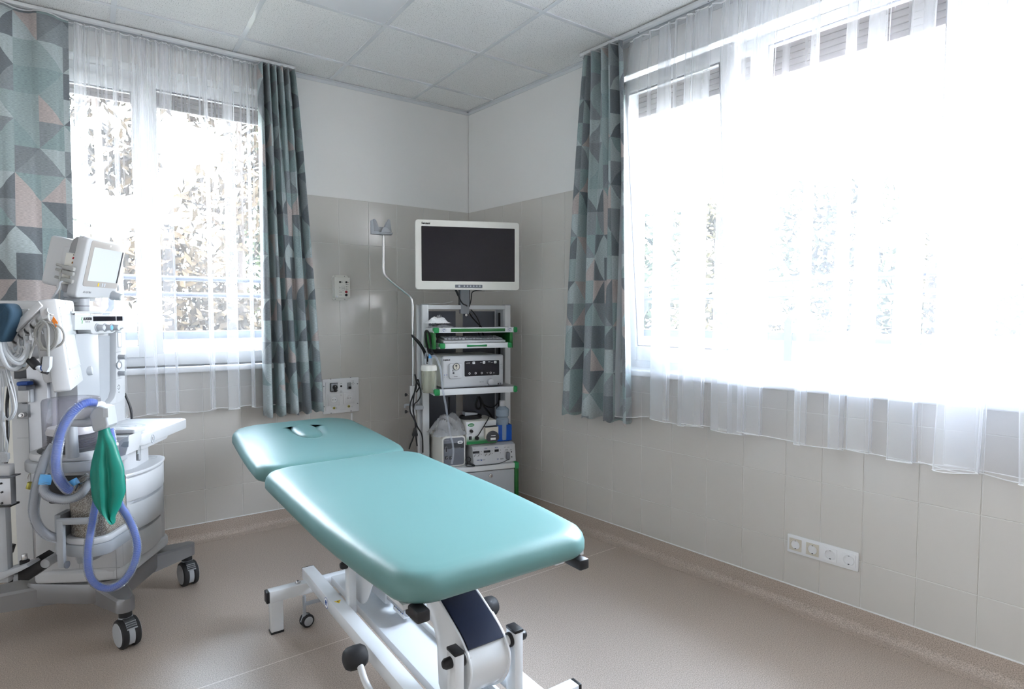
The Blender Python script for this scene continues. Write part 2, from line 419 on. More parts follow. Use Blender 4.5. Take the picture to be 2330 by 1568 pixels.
def clad_wall(name, fr, x0, x1, holes, xs, zs, thick=.36, tiles=True):
    """plastered wall with real openings; the tiles are its own cladding part"""
    mb = MB(); cuts = sorted(set([x0, x1] + [h[0] for h in holes] + [h[1] for h in holes]))
    for a, b in zip(cuts, cuts[1:]):
        hs = [h for h in holes if h[0] <= a + 1e-6 and h[1] >= b - 1e-6]
        if hs: mb.box(a, b, .005, thick, -.1, hs[0][2], 'plaster'); mb.box(a, b, .005, thick, hs[0][3], H + .3, 'plaster')
        else: mb.box(a, b, .005, thick, -.1, H + .3, 'plaster')
    w = struct(name, mb, fr)
    if tiles:
        g = MB()
        def boards(cells, y0, y1, m, bev):
            for (a, b, c, d) in cells:
                for h in holes:
                    if a < h[1] and b > h[0] and d > h[2] and c < h[3]:
                        if a < h[0] < b: b = h[0]
                        elif a < h[1] < b: a = h[1]
                        elif c < h[2]: d = h[2]
                        else: a = b
                if b - a > .01 and d - c > .01:
                    k = bev; z_ = [(a, c), (b, c), (b, d), (a, d)]; i_ = [(a + k, c + k), (b - k, c + k), (b - k, d - k), (a + k, d - k)]
                    vs = [(u, y1, v) for u, v in z_] + [(u, y0 + k * .6, v) for u, v in z_] + [(u, y0, v) for u, v in i_]
                    fs = [(4, 5, 1, 0), (5, 6, 2, 1), (6, 7, 3, 2), (7, 4, 0, 3), (8, 9, 5, 4), (9, 10, 6, 5), (10, 11, 7, 6), (11, 8, 4, 7), (11, 10, 9, 8)]
                    g.raw(vs, [f[::-1] for f in fs], m)
        X = [x for x in xs if x0 <= x <= x1]
        J = .0016
        boards([(a + J, b - J, c + J, d - J) for a, b in zip(X, X[1:]) for c, d in zip(zs, zs[1:])], 0, .006, 'tile_glaze', .0016)
        gr = [h for h in holes]
        for a, b in zip(cuts, cuts[1:]):
            hs = [h for h in holes if h[0] <= a + 1e-6 and h[1] >= b - 1e-6]
            g.box(a, b, .0022, .0055, zs[0], hs[0][2] if hs else zs[-1], 'grout')
        t = g.build('tile_cladding', w, angle=4); t.location = (0, 0, 0)
    return w
zs = [.10] + [2.154 - .3084 * k for k in range(6, -1, -1)]
xa = [-(.1749 + .2123 * k) for k in range(22, -1, -1)] + [0]
xb = [0, .207, .415, .623, .831, 1.042, 1.248, 1.453, 1.663, 1.869, 2.081, 2.284, 2.494, 2.656, 2.826, 3.028, 3.228] + [3.228 + .205 * k for k in range(1, 17)]
HA = (-2.87, -1.385, 1.06, 2.765); HB = (1.40, 3.93, 1.05, 2.738)
clad_wall('wall_back', WA, -5.0, .4, [HA], xa, zs)
clad_wall('wall_right', WB, -.0, 6.6, [HB], xb, zs)
clad_wall('wall_left', Fr((-4.7, -6.6, 0), 90), 0, 6.6, [], [], [], tiles=False)
clad_wall('wall_front', Fr((1.2, -6.45, 0), 180), 0, 6.2, [], [], [], tiles=False)

def cove(name, fr, x0, x1):
    prof = [(-.0, .101), (-.004, .1), (-.004, .04)] + [(-.004 - .036 * (1 - math.cos(a)), .04 - .036 * math.sin(a)) for a in [PI / 2 * k / 6 for k in range(1, 7)]] + [(-.07, .0015), (-.07, 0), (0, 0)]
    mb = MB(); n = len(prof)
    vs = [(x, p[0], p[1]) for x in (x0, x1) for p in prof]
    mb.raw(vs, [(i, (i + 1) % n, n + (i + 1) % n, n + i) for i in range(n)] + [tuple(range(n))[::-1], tuple(range(n, 2 * n))], 'floor_vinyl')
    mb.box(x0, x1, -.0045, 0, .099, .1035, 'paper_white')
    struct(name, mb, fr)
cove('baseboard_back', WA, -4.7, -.004); cove('baseboard_right', WB, .004, 6.4)

# ---- suspended ceiling: mineral tiles lying in a grid of T-bars, plus an angle along the walls
gx = [-.4715 - .6 * i for i in range(-2, 8)]; gy = [-.3226 - .6 * j for j in range(-1, 11)]
mb = MB(); mb.box(-5.0, 1.0, -6.8, .4, H + .05, H + .28, 'plaster')
gx2 = [gx[0] + .0] + gx[1:]
for i in range(len(gx) - 1):
    for j in range(len(gy) - 1):
        a, b, c, d = gx[i + 1] + .006, gx[i] - .006, gy[j + 1] + .006, gy[j] - .006
        if any(abs((a + b) / 2 - u) < .02 and abs((c + d) / 2 - v) < .02 for u, v in ((-1.3715, -1.2226), (-1.3715, -3.6226), (-3.1715, -3.6226), (-1.3715, -5.4226), (-3.1715, -5.4226))): continue
        mb.box(a, b, c, d, H + .004, H + .02, 'mineral_tile')
ceil = struct('ceiling', mb)
mb = MB()
for x in gx: mb.box(x - .012, x + .012, -6.6, .25, H, H + .005, 'white_enamel')
for y in gy: mb.box(-4.9, .8, y - .012, y + .012, H - .0004, H + .0045, 'white_enamel')
mats_ = mb.build('ceiling_grid', ceil)
for nm, fr, a, b in (('trim_1', WA, -4.7, 0), ('trim_2', WB, 0, 6.5)):
    mb = MB(); mb.box(a, b, -.024, .004, H - .002, H + .001, 'white_enamel'); mb.box(a, b, .0, .004, H - .022, H, 'white_enamel'); struct(nm, mb, fr)
mat('light_diffuser', (.86, .87, .90), .45)
t = thing('ceiling_light', 'smooth white square light panel set flush among the speckled ceiling tiles', 'ceiling light', at=(-1.3715, -1.2226, H))
mb = MB(); mb.box(-.288, .288, -.288, .288, .001, .02, 'light_diffuser', b=.002); mb.build('diffuser', t)
mb = MB()
for a in ((-.296, .296, -.296, -.286), (-.296, .296, .286, .296), (-.296, -.286, -.286, .286), (.286, .296, -.286, .286)): mb.box(*a, -.001, .02, 'white_enamel')
mb.build('frame', t)
# added glowing panels behind the camera, out of view, to brighten the room
mat('added_fill_light', (.9, .9, .9), .5, emit=((1.0, .97, .93), 1.7))
for x, y in ((-1.3715, -3.6226), (-3.1715, -3.6226), (-1.3715, -5.4226), (-3.1715, -5.4226)):
    t = thing('ceiling_light', 'added square fill light panel in the ceiling behind the camera, %s' % ('window side' if x > -2 else 'door side'), 'ceiling light', at=(x, y, H), group='added fill light panels behind the camera')
    mb = MB(); mb.box(-.288, .288, -.288, .288, -.0005, .02, 'added_fill_light', b=.002); mb.build('diffuser', t)
    mb = MB(); mb.box(-.296, .296, -.296, -.288, -.001, .02, 'white_enamel'); mb.box(-.296, .296, .288, .296, -.001, .02, 'white_enamel'); mb.build('frame', t)

# ---- windows
def bars(mb, x0, x1, z0, z1, wx, wz0, wz1, y0, y1, m='window_pvc', b=.006):
    mb.box(x0, x0 + wx, y0, y1, z0, z1, m, b=b); mb.box(x1 - wx, x1, y0, y1, z0, z1, m, b=b)
    mb.box(x0 + wx - .004, x1 - wx + .004, y0, y1, z0, z0 + wz0, m, b=b); mb.box(x0 + wx - .004, x1 - wx + .004, y0, y1, z1 - wz1, z1, m, b=b)
def gasket(mb, x0, x1, z0, z1, y, w=.005):
    bars(mb, x0, x1, z0, z1, w, w, w, y, y + .012, 'gasket', 0)
def pane(parent, x0, x1, z0, z1, y, loc=(0, 0, 0)):
    mb = MB(); mb.box(x0, x1, y, y + .004, z0, z1, 'window_glass'); o = mb.build('pane', parent); o.location = loc
def handle(parent, x, z, y, up=-1, loc=(0, 0, 0)):
    mb = MB(); mb.box(x - .014, x + .014, y - .012, y, z - .035, z + .035, 'window_pvc', b=.005)
    mb.cyl((x, y - .01, z), (x, y - .045, z), .009, 'window_pvc'); mb.box(x - .011, x + .011, y - .056, y - .038, z - .012 if up > 0 else z - .125, z + .125 if up > 0 else z + .012, 'window_pvc', b=.006)
    o = mb.build('handle', parent); o.location = loc
mat('shutter_slats', (.06, .05, .05), .6)
# left window
mb = MB(); Y0, Y1 = .12, .19
x0, x1, z0, z1 = HA
bars(mb, x0, x1, z0, z1, .075, .076, .073, Y0, Y1); mb.box(-2.116, -2.060, Y0, Y1, z0 + .07, z1 - .06, 'window_pvc', b=.004)
gasket(mb, -2.062, -1.458, 1.134, 2.694, Y0 + .012)
w = struct('window_1', mb, WA)
mb = MB(); bars(mb, -2.80, -2.112, 1.115, 2.712, .075, .068, .068, Y0 - .018, Y1 - .02); gasket(mb, -2.727, -2.185, 1.181, 2.646, Y0 - .005); sa = mb.build('sash', w)
pane(sa, -2.73, -2.182, 1.178, 2.65, .15); handle(sa, -2.148, 1.72, Y0 - .018)
pane(w, -2.064, -1.455, 1.13, 2.70, .16)
mb = MB(); [mb.box(x0 + .02, x1 - .02, .215, .235, 2.61 + .028 * k, 2.636 + .028 * k, 'shutter_slats', b=.004) for k in range(4)]; mb.build('roller_shutter', w)
# right window: a tilted sash, a fixed pane, another sash
mb = MB(); x0, x1, z0, z1 = HB
bars(mb, x0, x1, z0, z1, .075, .08, .05, Y0, Y1)
mb.box(2.215, 2.300, Y0, Y1, z0 + .07, z1 - .04, 'window_pvc', b=.004); mb.box(3.035, 3.10, Y0, Y1, z0 + .07, z1 - .04, 'window_pvc', b=.004)
gasket(mb, 2.296, 3.034, 1.134, 2.69, Y0 + .012)
w = struct('window_2', mb, WB)
def tilt_sash(xa_, xb_, g0, g1, ang):
    z_ = 1.095; mb = MB(); bars(mb, xa_, xb_, 0, 1.60, g0 - xa_, .085, .07, -.018, .045); gasket(mb, g0, g1, .086, 1.531, -.004)
    s_ = mb.build('sash', w); s_.location = (0, Y0, z_); s_.rotation_euler = (R(ang), 0, 0)
    pane(s_, g0 - .003, g1 + .003, .083, 1.534, .02); handle(s_, xb_ - .036, .68, -.018, up=1 if ang else -1)
tilt_sash(1.465, 2.218, 1.545, 2.130, 5.2)
tilt_sash(3.085, 3.87, 3.165, 3.79, 0)
mb = MB(); [mb.box(x0 + .02, x1 - .02, .215, .235, 2.56 + .03 * k, 2.588 + .03 * k, 'shutter_slats', b=.004) for k in range(5)]; mb.build('roller_shutter', w)
# sills
for nm, fr, a, b, z in (('trim_3', WA, HA[0] - .06, HA[1] + .06, 1.06), ('trim_4', WB, HB[0] - .0, HB[1] + .12, 1.052)):
    mb = MB(); mb.box(a, b, -.055, .005, z - .034, z, 'window_pvc', b=.008, seg=3); mb.box(HA[0] if fr is WA else HB[0], HA[1] if fr is WA else HB[1], 0, .125, z - .03, z, 'window_pvc'); struct(nm, mb, fr)

# portals: they only guide the sky's own light through the two real openings
for fr, hole in ((WA, HA), (WB, HB)):
    l = bpy.data.lights.new('sky_portal', 'AREA'); l.shape = 'RECTANGLE'; l.size = hole[1] - hole[0]; l.size_y = hole[3] - hole[2]; l.cycles.is_portal = True
    o = bpy.data.objects.new('sky_portal', l); COL.objects.link(o); o.location = fr.w((hole[0] + hole[1]) / 2, .26, (hole[2] + hole[3]) / 2)
    o.rotation_euler = (R(-90), 0, R(fr.deg))

# ================================================================ CURTAINS
def track(fr, a, b, y, label):
    t = thing('curtain_track', label, 'curtain rail', fr, ((a + b) / 2, y, H))
    h = (b - a) / 2; mb = MB(); mb.box(-h, h, -.032, .032, -.021, -.002, 'white_enamel', b=.003); mb.box(-h, h, -.004, .004, -.024, -.02, 'mid_grey'); mb.build('profile', t)
    mb = MB(); mb.box(-h - .002, -h + .003, -.033, .033, -.022, -.002, 'white_plastic'); mb.box(h - .003, h + .002, -.033, .033, -.022, -.002, 'white_plastic'); mb.build('end_cap', t)
    mb = MB(); k = int((b - a) / .42)
    for i in range(1, k): mb.cyl((-h + i * .42, -.018, -.0205), (-h + i * .42, -.018, -.0225), .0035, 'black_plastic', n=8)
    mb.build('screw', t)
TY = -.082
track(WA, -3.4, -1.325, TY, 'white ceiling curtain rail running above the left window')
track(WB, 1.27, 4.3, TY, 'white ceiling curtain rail running above the right window')

def drape(name, label, fr, top, bot, z0, z1, cloth, rows=40, group=None, uoff=0, voff=0):
    """top / bot: cross-sections (x, y) with the same number of points, cloth hangs between them"""
    n = len(top); mb = MB(); vs = []; uv = []
    Ls = [0]
    for a, b in zip(bot, bot[1:]): Ls.append(Ls[-1] + math.hypot(b[0] - a[0], b[1] - a[1]))
    for r in range(rows + 1):
        t = r / rows; e = t ** .8
        for i in range(n):
            x = top[i][0] * (1 - e) + bot[i][0] * e; y = top[i][1] * (1 - e) + bot[i][1] * e
            w_ = math.sin(i * .31 + t * 5) * .0022 * math.sin(PI * t)
            z = z1 + (z0 - z1) * t + (math.sin(i * .45) * .006 if r == rows else 0)
            vs.append((x + w_, y + w_, z)); uv.append((Ls[i] / Ls[-1] * cloth + uoff, z + voff))
    mb.raw(vs, [(r * n + i, r * n + i + 1, (r + 1) * n + i + 1, (r + 1) * n + i) for r in range(rows) for i in range(n - 1)], 'drape_triangles')
    t = thing(name, label, 'curtain', fr, (sum(p[0] for p in top) / n, 0, 0), group=group)
    dx = sum(p[0] for p in top) / n
    mb.v = [Vector((v.x - dx, v.y, v.z)) for v in mb.v]
    o = mb.build('cloth', t, angle=None, uv=uv); md = o.modifiers.new('thick', 'SOLIDIFY'); md.thickness = .0018
    hm = MB(); hm.tube([(p[0] - dx, p[1] - .001, z1 - .003) for p in top], .004, 'white_plastic', n=6); hm.build('heading_tape', t)
    return t
def wave(x0, x1, y, amp, folds, n, ph=0, skew=0, seed=1, fall=0):
    rd = random.Random(seed); js = [rd.uniform(.75, 1.25) for _ in range(60)]; out = []
    for i in range(n):
        s = i / (n - 1); k = s * folds; a = amp * js[int(k) % 60] * (1 - fall * s)
        w_ = math.sin(2 * PI * k + ph); w_ = math.copysign(abs(w_) ** .75, w_)
        out.append((x0 + (x1 - x0) * s + skew * math.sin(4 * PI * k + ph), y + a * w_))
    return out
drape('drape', 'wide grey and teal triangle-patterned curtain spread flat left of the left window', WA,
      wave(-3.25, -2.462, -.115, .022, 4.2, 120, .4, seed=3), wave(-3.30, -2.482, -.125, .035, 3.6, 120, .6, seed=4), .70, 2.888, 1.05, uoff=.045, voff=.055)
drape('drape', 'gathered triangle-patterned curtain bunched between the left window and the corner', WA,
      wave(-1.540, -1.337, -.10, .038, 5.3, 150, 2.6, seed=5), wave(-1.548, -1.195, -.105, .060, 4.4, 150, 2.9, skew=.006, seed=6), .735, 2.890, 1.25, uoff=.02, voff=.0)
drape('drape', 'gathered triangle-patterned curtain bunched left of the right window', WB,
      wave(1.300, 1.590, -.10, .036, 4.6, 150, 2.2, seed=8), wave(1.165, 1.700, -.110, .070, 3.3, 150, 2.9, skew=.008, seed=9), .755, 2.888, 1.30, uoff=.10, voff=.03)

def pleats(x0, x1, y, seed, gap=(.08, .22), wid=(.02, .07), dy=.02, back=True):
    """a cross-section that runs along and now and then folds back over itself"""
    rd = random.Random(seed); P = [(x0, y)]; x = x0
    while x < x1 - .1:
        g = rd.uniform(*gap); P.append((min(x + g, x1), y + rd.uniform(-.006, .006))); x += g
        if x >= x1 - .1: break
        w_ = rd.uniform(*wid); P += [(x - w_ * .02, y - dy * .45), (x - w_, y - dy * rd.uniform(.7, 1.1)), (x - w_ * .97, y - dy * 1.3)]
        x = x - w_; P.append((x + w_ * 1.05, y - dy * 1.5)); x += w_ * 1.1; P.append((x, y - dy * .5))
    P.append((x1, y)); return P
def resample(P, n):
    P = [Vector((p[0], p[1], 0)) for p in P]; P = spline(P, 6); L = [0]
    for a, b in zip(P, P[1:]): L.append(L[-1] + (b - a).length)
    out = []; j = 0
    for i in range(n):
        d = L[-1] * i / (n - 1)
        while j < len(L) - 2 and L[j + 1] < d: j += 1
        q = P[j].lerp(P[j + 1], (d - L[j]) / max(1e-9, L[j + 1] - L[j])); out.append((q.x, q.y))
    return out
def sheer(label, fr, P, x0t, x1t, y, z0, z1, seed, n=620, rows=26, lean=0, hemwave=.008):
    bot = resample(P, n); rd = random.Random(seed); ph = [rd.uniform(0, 6.28) for _ in range(5)]
    bx0, bx1 = bot[0][0], bot[-1][0]; vs = []
    for r in range(rows + 1):
        t = r / rows
        for i in range(n):
            s = i / (n - 1); xb_, yb_ = bot[i]
            xt = x0t + (x1t - x0t) * ((xb_ - bx0) / (bx1 - bx0)) * .75 + (x1t - x0t) * s * .25
            yt = y + .010 * math.sin(s * 260 + ph[0]) + .006 * math.sin(s * 431 + ph[1])
            e = min(1, t * 1.15) ** .55
            x = xt * (1 - e) + xb_ * e + lean * math.sin(PI * t) * math.sin(s * 11 + ph[2]); yy = yt * (1 - e) + yb_ * e
            z = z1 + (z0 - z1) * t + (hemwave * math.sin(s * 40 + ph[3]) * t)
            vs.append((x, yy, z))
    dx = (x0t + x1t) / 2; vs = [(v[0] - dx, v[1], v[2]) for v in vs]
    t = thing('sheer_curtain', label, 'sheer curtain', fr, (dx, 0, 0))
    mb = MB(); mb.raw(vs, [(r * n + i, r * n + i + 1, (r + 1) * n + i + 1, (r + 1) * n + i) for r in range(rows) for i in range(n - 1)], 'sheer_voile')
    mb.build('voile', t, angle=None)
    hm = MB(); hm.tube(vs[rows * n:][::2], .0022, 'paper_white', n=5); hm.build('hem', t)
    hm = MB(); hm.tube(vs[:n:4], .004, 'paper_white', n=5); hm.build('heading_tape', t)
sheer('white sheer curtain over the left window, between the two patterned curtains', WA,
      pleats(-2.60, -1.47, -.062, 21, gap=(.07, .20), wid=(.015, .055)), -2.60, -1.47, -.068, .797, 2.888, 31)
sheer('long white sheer curtain across the right window, its left edge over the patterned curtain', WB,
      [(1.572, -.13), (1.62, -.145), (1.70, -.12)] + pleats(1.74, 4.15, -.065, 44, gap=(.06, .26), wid=(.025, .10)), 1.60, 4.15, -.068, .792, 2.886, 32, n=1100)
sheer('second white sheer curtain hanging in front at the right edge of the right window', WB,
      pleats(3.06, 3.75, -.150, 17, gap=(.12, .24), wid=(.05, .12), dy=.03), 3.20, 4.0, -.10, .80, 2.884, 33, n=420, lean=.02)
# ================================================================ OUTSIDE
mat('render_white', (.72, .70, .66), .85, vary=(1.5, .04))
mat('coping_metal', (.012, .015, .022), .7, spec=.1)
mat('rail_grey', (.008, .010, .016), .6, spec=.1)
mat('bark', (.022, .015, .012), .9, vary=(8, .3), bump=(40, .5))
mat('soil', (.03, .03, .02), .95, vary=(.6, .2))
mb = MB(); mb.box(-40, 45, -30, 50, -4.3, -4.1, 'soil'); o = mb.build('ground'); tag(o, kind='structure')
mb = MB(); mb.box(.45, 4.2, -9.0, 3.2, -.35, -.12, 'render_white'); mb.box(-6, .45, .40, 3.2, -.35, -.12, 'render_white'); o = mb.build('terrace'); tag(o, kind='structure')
def parapet(name, fr, a, b, y, label):
    t = thing(name, label, 'parapet wall', fr, ((a + b) / 2, y, 0)); h = (b - a) / 2
    mb = MB(); mb.box(-h, h, 0, .30, -.12, 1.17, 'render_white', b=.004); mb.build('wall', t)
    mb = MB(); mb.box(-h - .02, h + .02, -.03, .02, 1.16, 1.225, 'coping_metal', b=.003); mb.box(-h - .02, h + .02, .02, .36, 1.17, 1.22, 'render_white', b=.004); mb.build('coping', t)
parapet('parapet', WB, -1.5, 8, 2.0, 'low white parapet with grey capping beyond the right window')
parapet('parapet', WA, -7, 1.4, 1.75, 'low white parapet with grey capping beyond the left window')
def railing(fr, a, b, y, posts, label, zz=(1.52, 1.645)):
    t = thing('balcony_railing', label, 'railing', fr, ((a + b) / 2, y, 0)); h = (b - a) / 2; cx = (a + b) / 2
    for z in zz:
        mb = MB(); mb.cyl((-h, 0, z), (h, 0, z), .021, 'rail_grey', n=12); mb.build('rail', t)
    for p in posts:
        mb = MB(); mb.box(p - cx - .03, p - cx + .03, -.012, .012, .70, 1.31, 'rail_grey', b=.003)
        mb.prism([(p - cx - .03, 1.31), (p - cx + .03, 1.31), (p - cx + .095, 1.42), (p - cx + .095, 1.66), (p - cx + .055, 1.66), (p - cx + .055, 1.43)], 'y', -.012, .012, 'rail_grey'); mb.build('post', t)
railing(WB, -1.5, 8, 1.955, (.15, 1.60, 3.05, 4.5, 5.95), 'dark metal balcony railing with two rails beyond the right window')
railing(WA, -7, 1.4, 1.70, (-5.2, -3.75, -2.35, -.6), 'dark metal balcony railing with two rails beyond the left window', (1.535, 1.67))

def leaf_mat(name, c1, c2):
    m = bpy.data.materials.new(name); m.use_nodes = True; nt = m.node_tree; b = nt.nodes['Principled BSDF']
    g = nt.nodes.new('ShaderNodeNewGeometry'); rp = nt.nodes.new('ShaderNodeValToRGB')
    nt.links.new(g.outputs['Random Per Island'], rp.inputs[0])
    rp.color_ramp.elements[0].color = (*c1, 1); rp.color_ramp.elements[1].color = (*c2, 1)
    nt.links.new(rp.outputs[0], b.inputs['Base Color']); b.inputs['Roughness'].default_value = .7
    b.inputs['Specular IOR Level'].default_value = .02; MATS[name] = m
leaf_mat('leaf_green', (.0030, .0048, .0034), (.019, .024, .012))
leaf_mat('leaf_yellow', (.006, .006, .003), (.040, .033, .015))
leaf_mat('needle_rust', (.007, .005, .004), (.034, .024, .014))
def tree(label, x, y, z0, top, rad, m, seed, n=3200, leaf=.22, bare=.35):
    rd = random.Random(seed); t = thing('tree', label, 'tree', W0, (x, y, z0), group=None); hh = top - z0
    mb = MB(); pts = [(0, 0, 0), (rd.uniform(-.1, .1), 0, hh * .3), (rd.uniform(-.2, .2), rd.uniform(-.2, .2), hh * .6), (0, 0, hh * .96)]
    mb.tube(pts, .17, 'bark', n=8, smooth=5, rf=lambda u: 1 - .8 * u); blobs = []
    for i in range(16):
        zc = hh * (bare + (1 - bare) * rd.random() ** .8); k = 1 - abs((zc / hh - bare) / (1 - bare) - .35) * .8; a = rd.uniform(0, 6.28); q = rad * k * rd.uniform(.25, .85)
        c = Vector((q * math.cos(a), q * math.sin(a), min(zc, hh - .4))); blobs.append((c, rad * rd.uniform(.28, .48)))
        mb.tube([(0, 0, max(.5, c.z - q * .5)), c * .6 + Vector((0, 0, c.z * .38)), c], .05, 'bark', n=5, rf=lambda u: 1 - .7 * u)
    mb.build('trunk', t)
    vs = []; fs = []
    for i in range(n):
        c, r_ = blobs[rd.randrange(len(blobs))]; d = Vector((rd.gauss(0, 1), rd.gauss(0, 1), rd.gauss(0, .8))); d.normalize(); p = c + d * r_ * rd.random() ** .4
        u = Vector((rd.gauss(0, 1), rd.gauss(0, 1), rd.gauss(0, 1))).normalized(); v = u.orthogonal().normalized(); s_ = leaf * rd.uniform(.5, 1.2)
        k = len(vs); vs += [p - u * s_, p + v * s_ * .45, p + u * s_, p - v * s_ * .45]; fs.append((k, k + 1, k + 2, k + 3))
    mb = MB(); mb.raw(vs, fs, m); mb.build('crown', t, angle=None)
tree('leafy green tree beyond the railing, seen through the tilted sash of the right window', 12.0, 11.0, -4.1, 6.6, 3.0, 'leaf_green', 1)
tree('pale yellow-green tree left of the wide pane beyond the railing', 17.0, 10.2, -4.1, 5.4, 2.8, 'leaf_yellow', 2)
tree('round green tree in the middle of the wide pane beyond the railing', 20.0, 7.4, -4.1, 5.9, 3.0, 'leaf_green', 3)
tree('low yellow-green tree just above the parapet of the right window', 23.5, 4.6, -4.1, 4.2, 2.6, 'leaf_yellow', 4)
tree('tall dark green tree at the far right edge of the right window', 22.5, -1.8, -4.1, 6.2, 3.0, 'leaf_green', 5)
tree('bushy yellow tree behind the right end of the railing', 19.0, 1.2, -4.1, 3.2, 2.4, 'leaf_yellow', 6)
tree('slim green tree between the drape and the tilted sash, far beyond the railing', 8.6, 14.5, -4.1, 9.0, 2.8, 'leaf_green', 7)
tree('rust-needled pine with a reddish trunk behind the narrow pane of the left window', -2.35, 11.5, -4.1, 9.4, 2.9, 'needle_rust', 8, n=6200, leaf=.16, bare=.25)
tree('rust and green pine filling the wide pane of the left window', .8, 12.5, -4.1, 9.2, 3.0, 'needle_rust', 9, n=6200, leaf=.16, bare=.25)
tree('green pine right behind the wide pane of the left window', 4.0, 16.0, -4.1, 10.5, 3.4, 'leaf_green', 10, n=5200, leaf=.19, bare=.25)
tree('yellowing tree at the left edge of the left window', -6.2, 15.5, -4.1, 10.2, 3.2, 'leaf_yellow', 11, n=5200, leaf=.19, bare=.25)
# ================================================================ TREATMENT COUCH
CO = Fr((-1.50, -2.0, 0), 0)                 # local x across, y along (head end +y)
couch = thing('treatment_couch', 'mint green padded treatment couch on a white tubular lifting frame', 'treatment couch', CO)
WE = 'white_enamel'
def couch_pad(name, ys, half, zt, thick, hole=None, yaw=0):
    """rounded upholstered slab: ys/half describe the outline stations from foot to head"""
    # outline as closed superelliptic loop built from stations
    def outline(inset):
        L = []; y0, y1 = ys[0] + inset, ys[-1] - inset; nn = 60
        for i in range(nn + 1):
            y = y0 + (y1 - y0) * (.5 - .5 * math.cos(PI * i / nn)); w_ = half(y) - inset
            for (ye, r_) in ((y0, half.r0), (y1, half.r1)):
                d = abs(y - ye)
                if d < r_: w_ -= r_ - math.sqrt(max(0, r_ * r_ - (r_ - d) ** 2))
            L.append((max(w_, .001), y))
        return [(w_, y) for w_, y in L] + [(-w_, y) for w_, y in L[::-1]]
    prof = [(.030, 0), (.008, .004), (.0, .016), (.0, thick - .040), (.004, thick - .024), (.013, thick - .010), (.030, thick - .003), (.055, thick), (.10, thick + .0025), (.18, thick + .003)]
    rings = [[(x, y, zt - thick + z) for x, y in outline(i)] for i, z in prof]
    vs = [p for r_ in rings for p in r_]; n = len(rings[0]); fs = []
    for k in range(len(rings) - 1):
        for i in range(n): fs.append((k * n + i, k * n + (i + 1) % n, (k + 1) * n + (i + 1) % n, (k + 1) * n + i))
    fs.append(tuple(range(n))[::-1])
    m = n // 2; base = (len(rings) - 1) * n        # cap as strips between the two sides
    for i in range(m - 1): fs.append((base + i, base + i + 1, base + n - 2 - i, base + n - 1 - i))
    return vs, fs
class HW:
    def __init__(s, f, r0, r1): s.f = f; s.r0 = r0; s.r1 = r1
    def __call__(s, y): return s.f(y)
def taper_foot(y):                            # y from -.70 (foot) to .625
    return .352 - .045 * max(0, (-.05 - y) / .65) ** 1.8
vs, fs = couch_pad('pad', (-.705, .632), HW(taper_foot, .085, .105), .722, .078)
mb = MB(); mb.raw(vs, fs, 'vinyl_mint'); body = mb.build('body_cushion', couch, angle=None)
mb = MB(); mb.box(-.30, .30, -.66, .60, .632, .645, 'white_enamel'); mb.build('cushion_board', couch)
def taper_head(y): return .350 - .030 * max(0, (y - .2) / .64) ** 1.4
vs, fs = couch_pad('pad', (0, .845), HW(taper_head, .10, .13), 0, .078)
HB_ = bpy.data.objects.new('head_cushion', None)
hole_c = (.015, .585)
def headz(v):                                # a shallow dish round the breathing hole
    d = math.hypot((v[0] - hole_c[0]) / 1.0, (v[1] - hole_c[1]) / 1.6)
    return v[2]
# the cap of the head pad is rebuilt as a fine grid so that it can dip round the plug
mb = MB(); mb.raw(vs, fs[:-(len(vs) // 10 // 2 - 1)], 'vinyl_mint')
n_ = 122; top = vs[-n_:]; half_ = top[:61]; gn = 40; gv = []; gf = []
for (xw, y, z) in half_:
    for j in range(gn + 1):
        x = xw - 2 * xw * j / gn; d = math.hypot((x - hole_c[0]) / .075, (y - hole_c[1]) / .165)
        dip = -.016 * math.exp(-max(0, d - .85) ** 2 / .10) if d > .85 else -.016 - .02 * min(1, (.85 - d) * 8)
        gv.append((x, y, z + (dip if d < 3 else 0)))
for i in range(60):
    for j in range(gn): a = i * (gn + 1) + j; gf.append((a, a + gn + 1, a + gn + 2, a + 1))
mb.raw(gv, gf, 'vinyl_mint')
head = mb.build('head_cushion', couch, angle=None); HL = (0, .640, .716); HR_ = (R(3.6), 0, 0)
head.location = HL; head.rotation_euler = HR_
mb = MB(); k = 40; pr_ = [(.0, .006), (.5, .005), (.8, .001), (.95, -.008), (1.0, -.018), (1.0, -.03)]; vs = []; fs = []
for (s_, z) in pr_:
    for j in range(k):
        a = 2 * PI * j / k; c, s2 = math.cos(a), math.sin(a)
        ex = math.copysign(abs(c) ** .75, c) * .066 * s_; ey = math.copysign(abs(s2) ** .75, s2) * .150 * s_
        vs.append((hole_c[0] + ex, hole_c[1] + ey, z))
for i in range(len(pr_) - 1):
    for j in range(k): fs.append((i * k + j, (i + 1) * k + j, (i + 1) * k + (j + 1) % k, i * k + (j + 1) % k))
mb.raw(vs, fs, 'vinyl_mint'); mb.build('face_hole_plug', head, angle=None)
mb = MB(); mb.box(-.28, .28, .03, .76, -.088, -.076, WE); mb.build('head_board', head)
mb = MB(); mb.cyl((-.30, .634, .655), (.30, .634, .655), .012, 'mid_grey'); mb.build('hinge', couch)

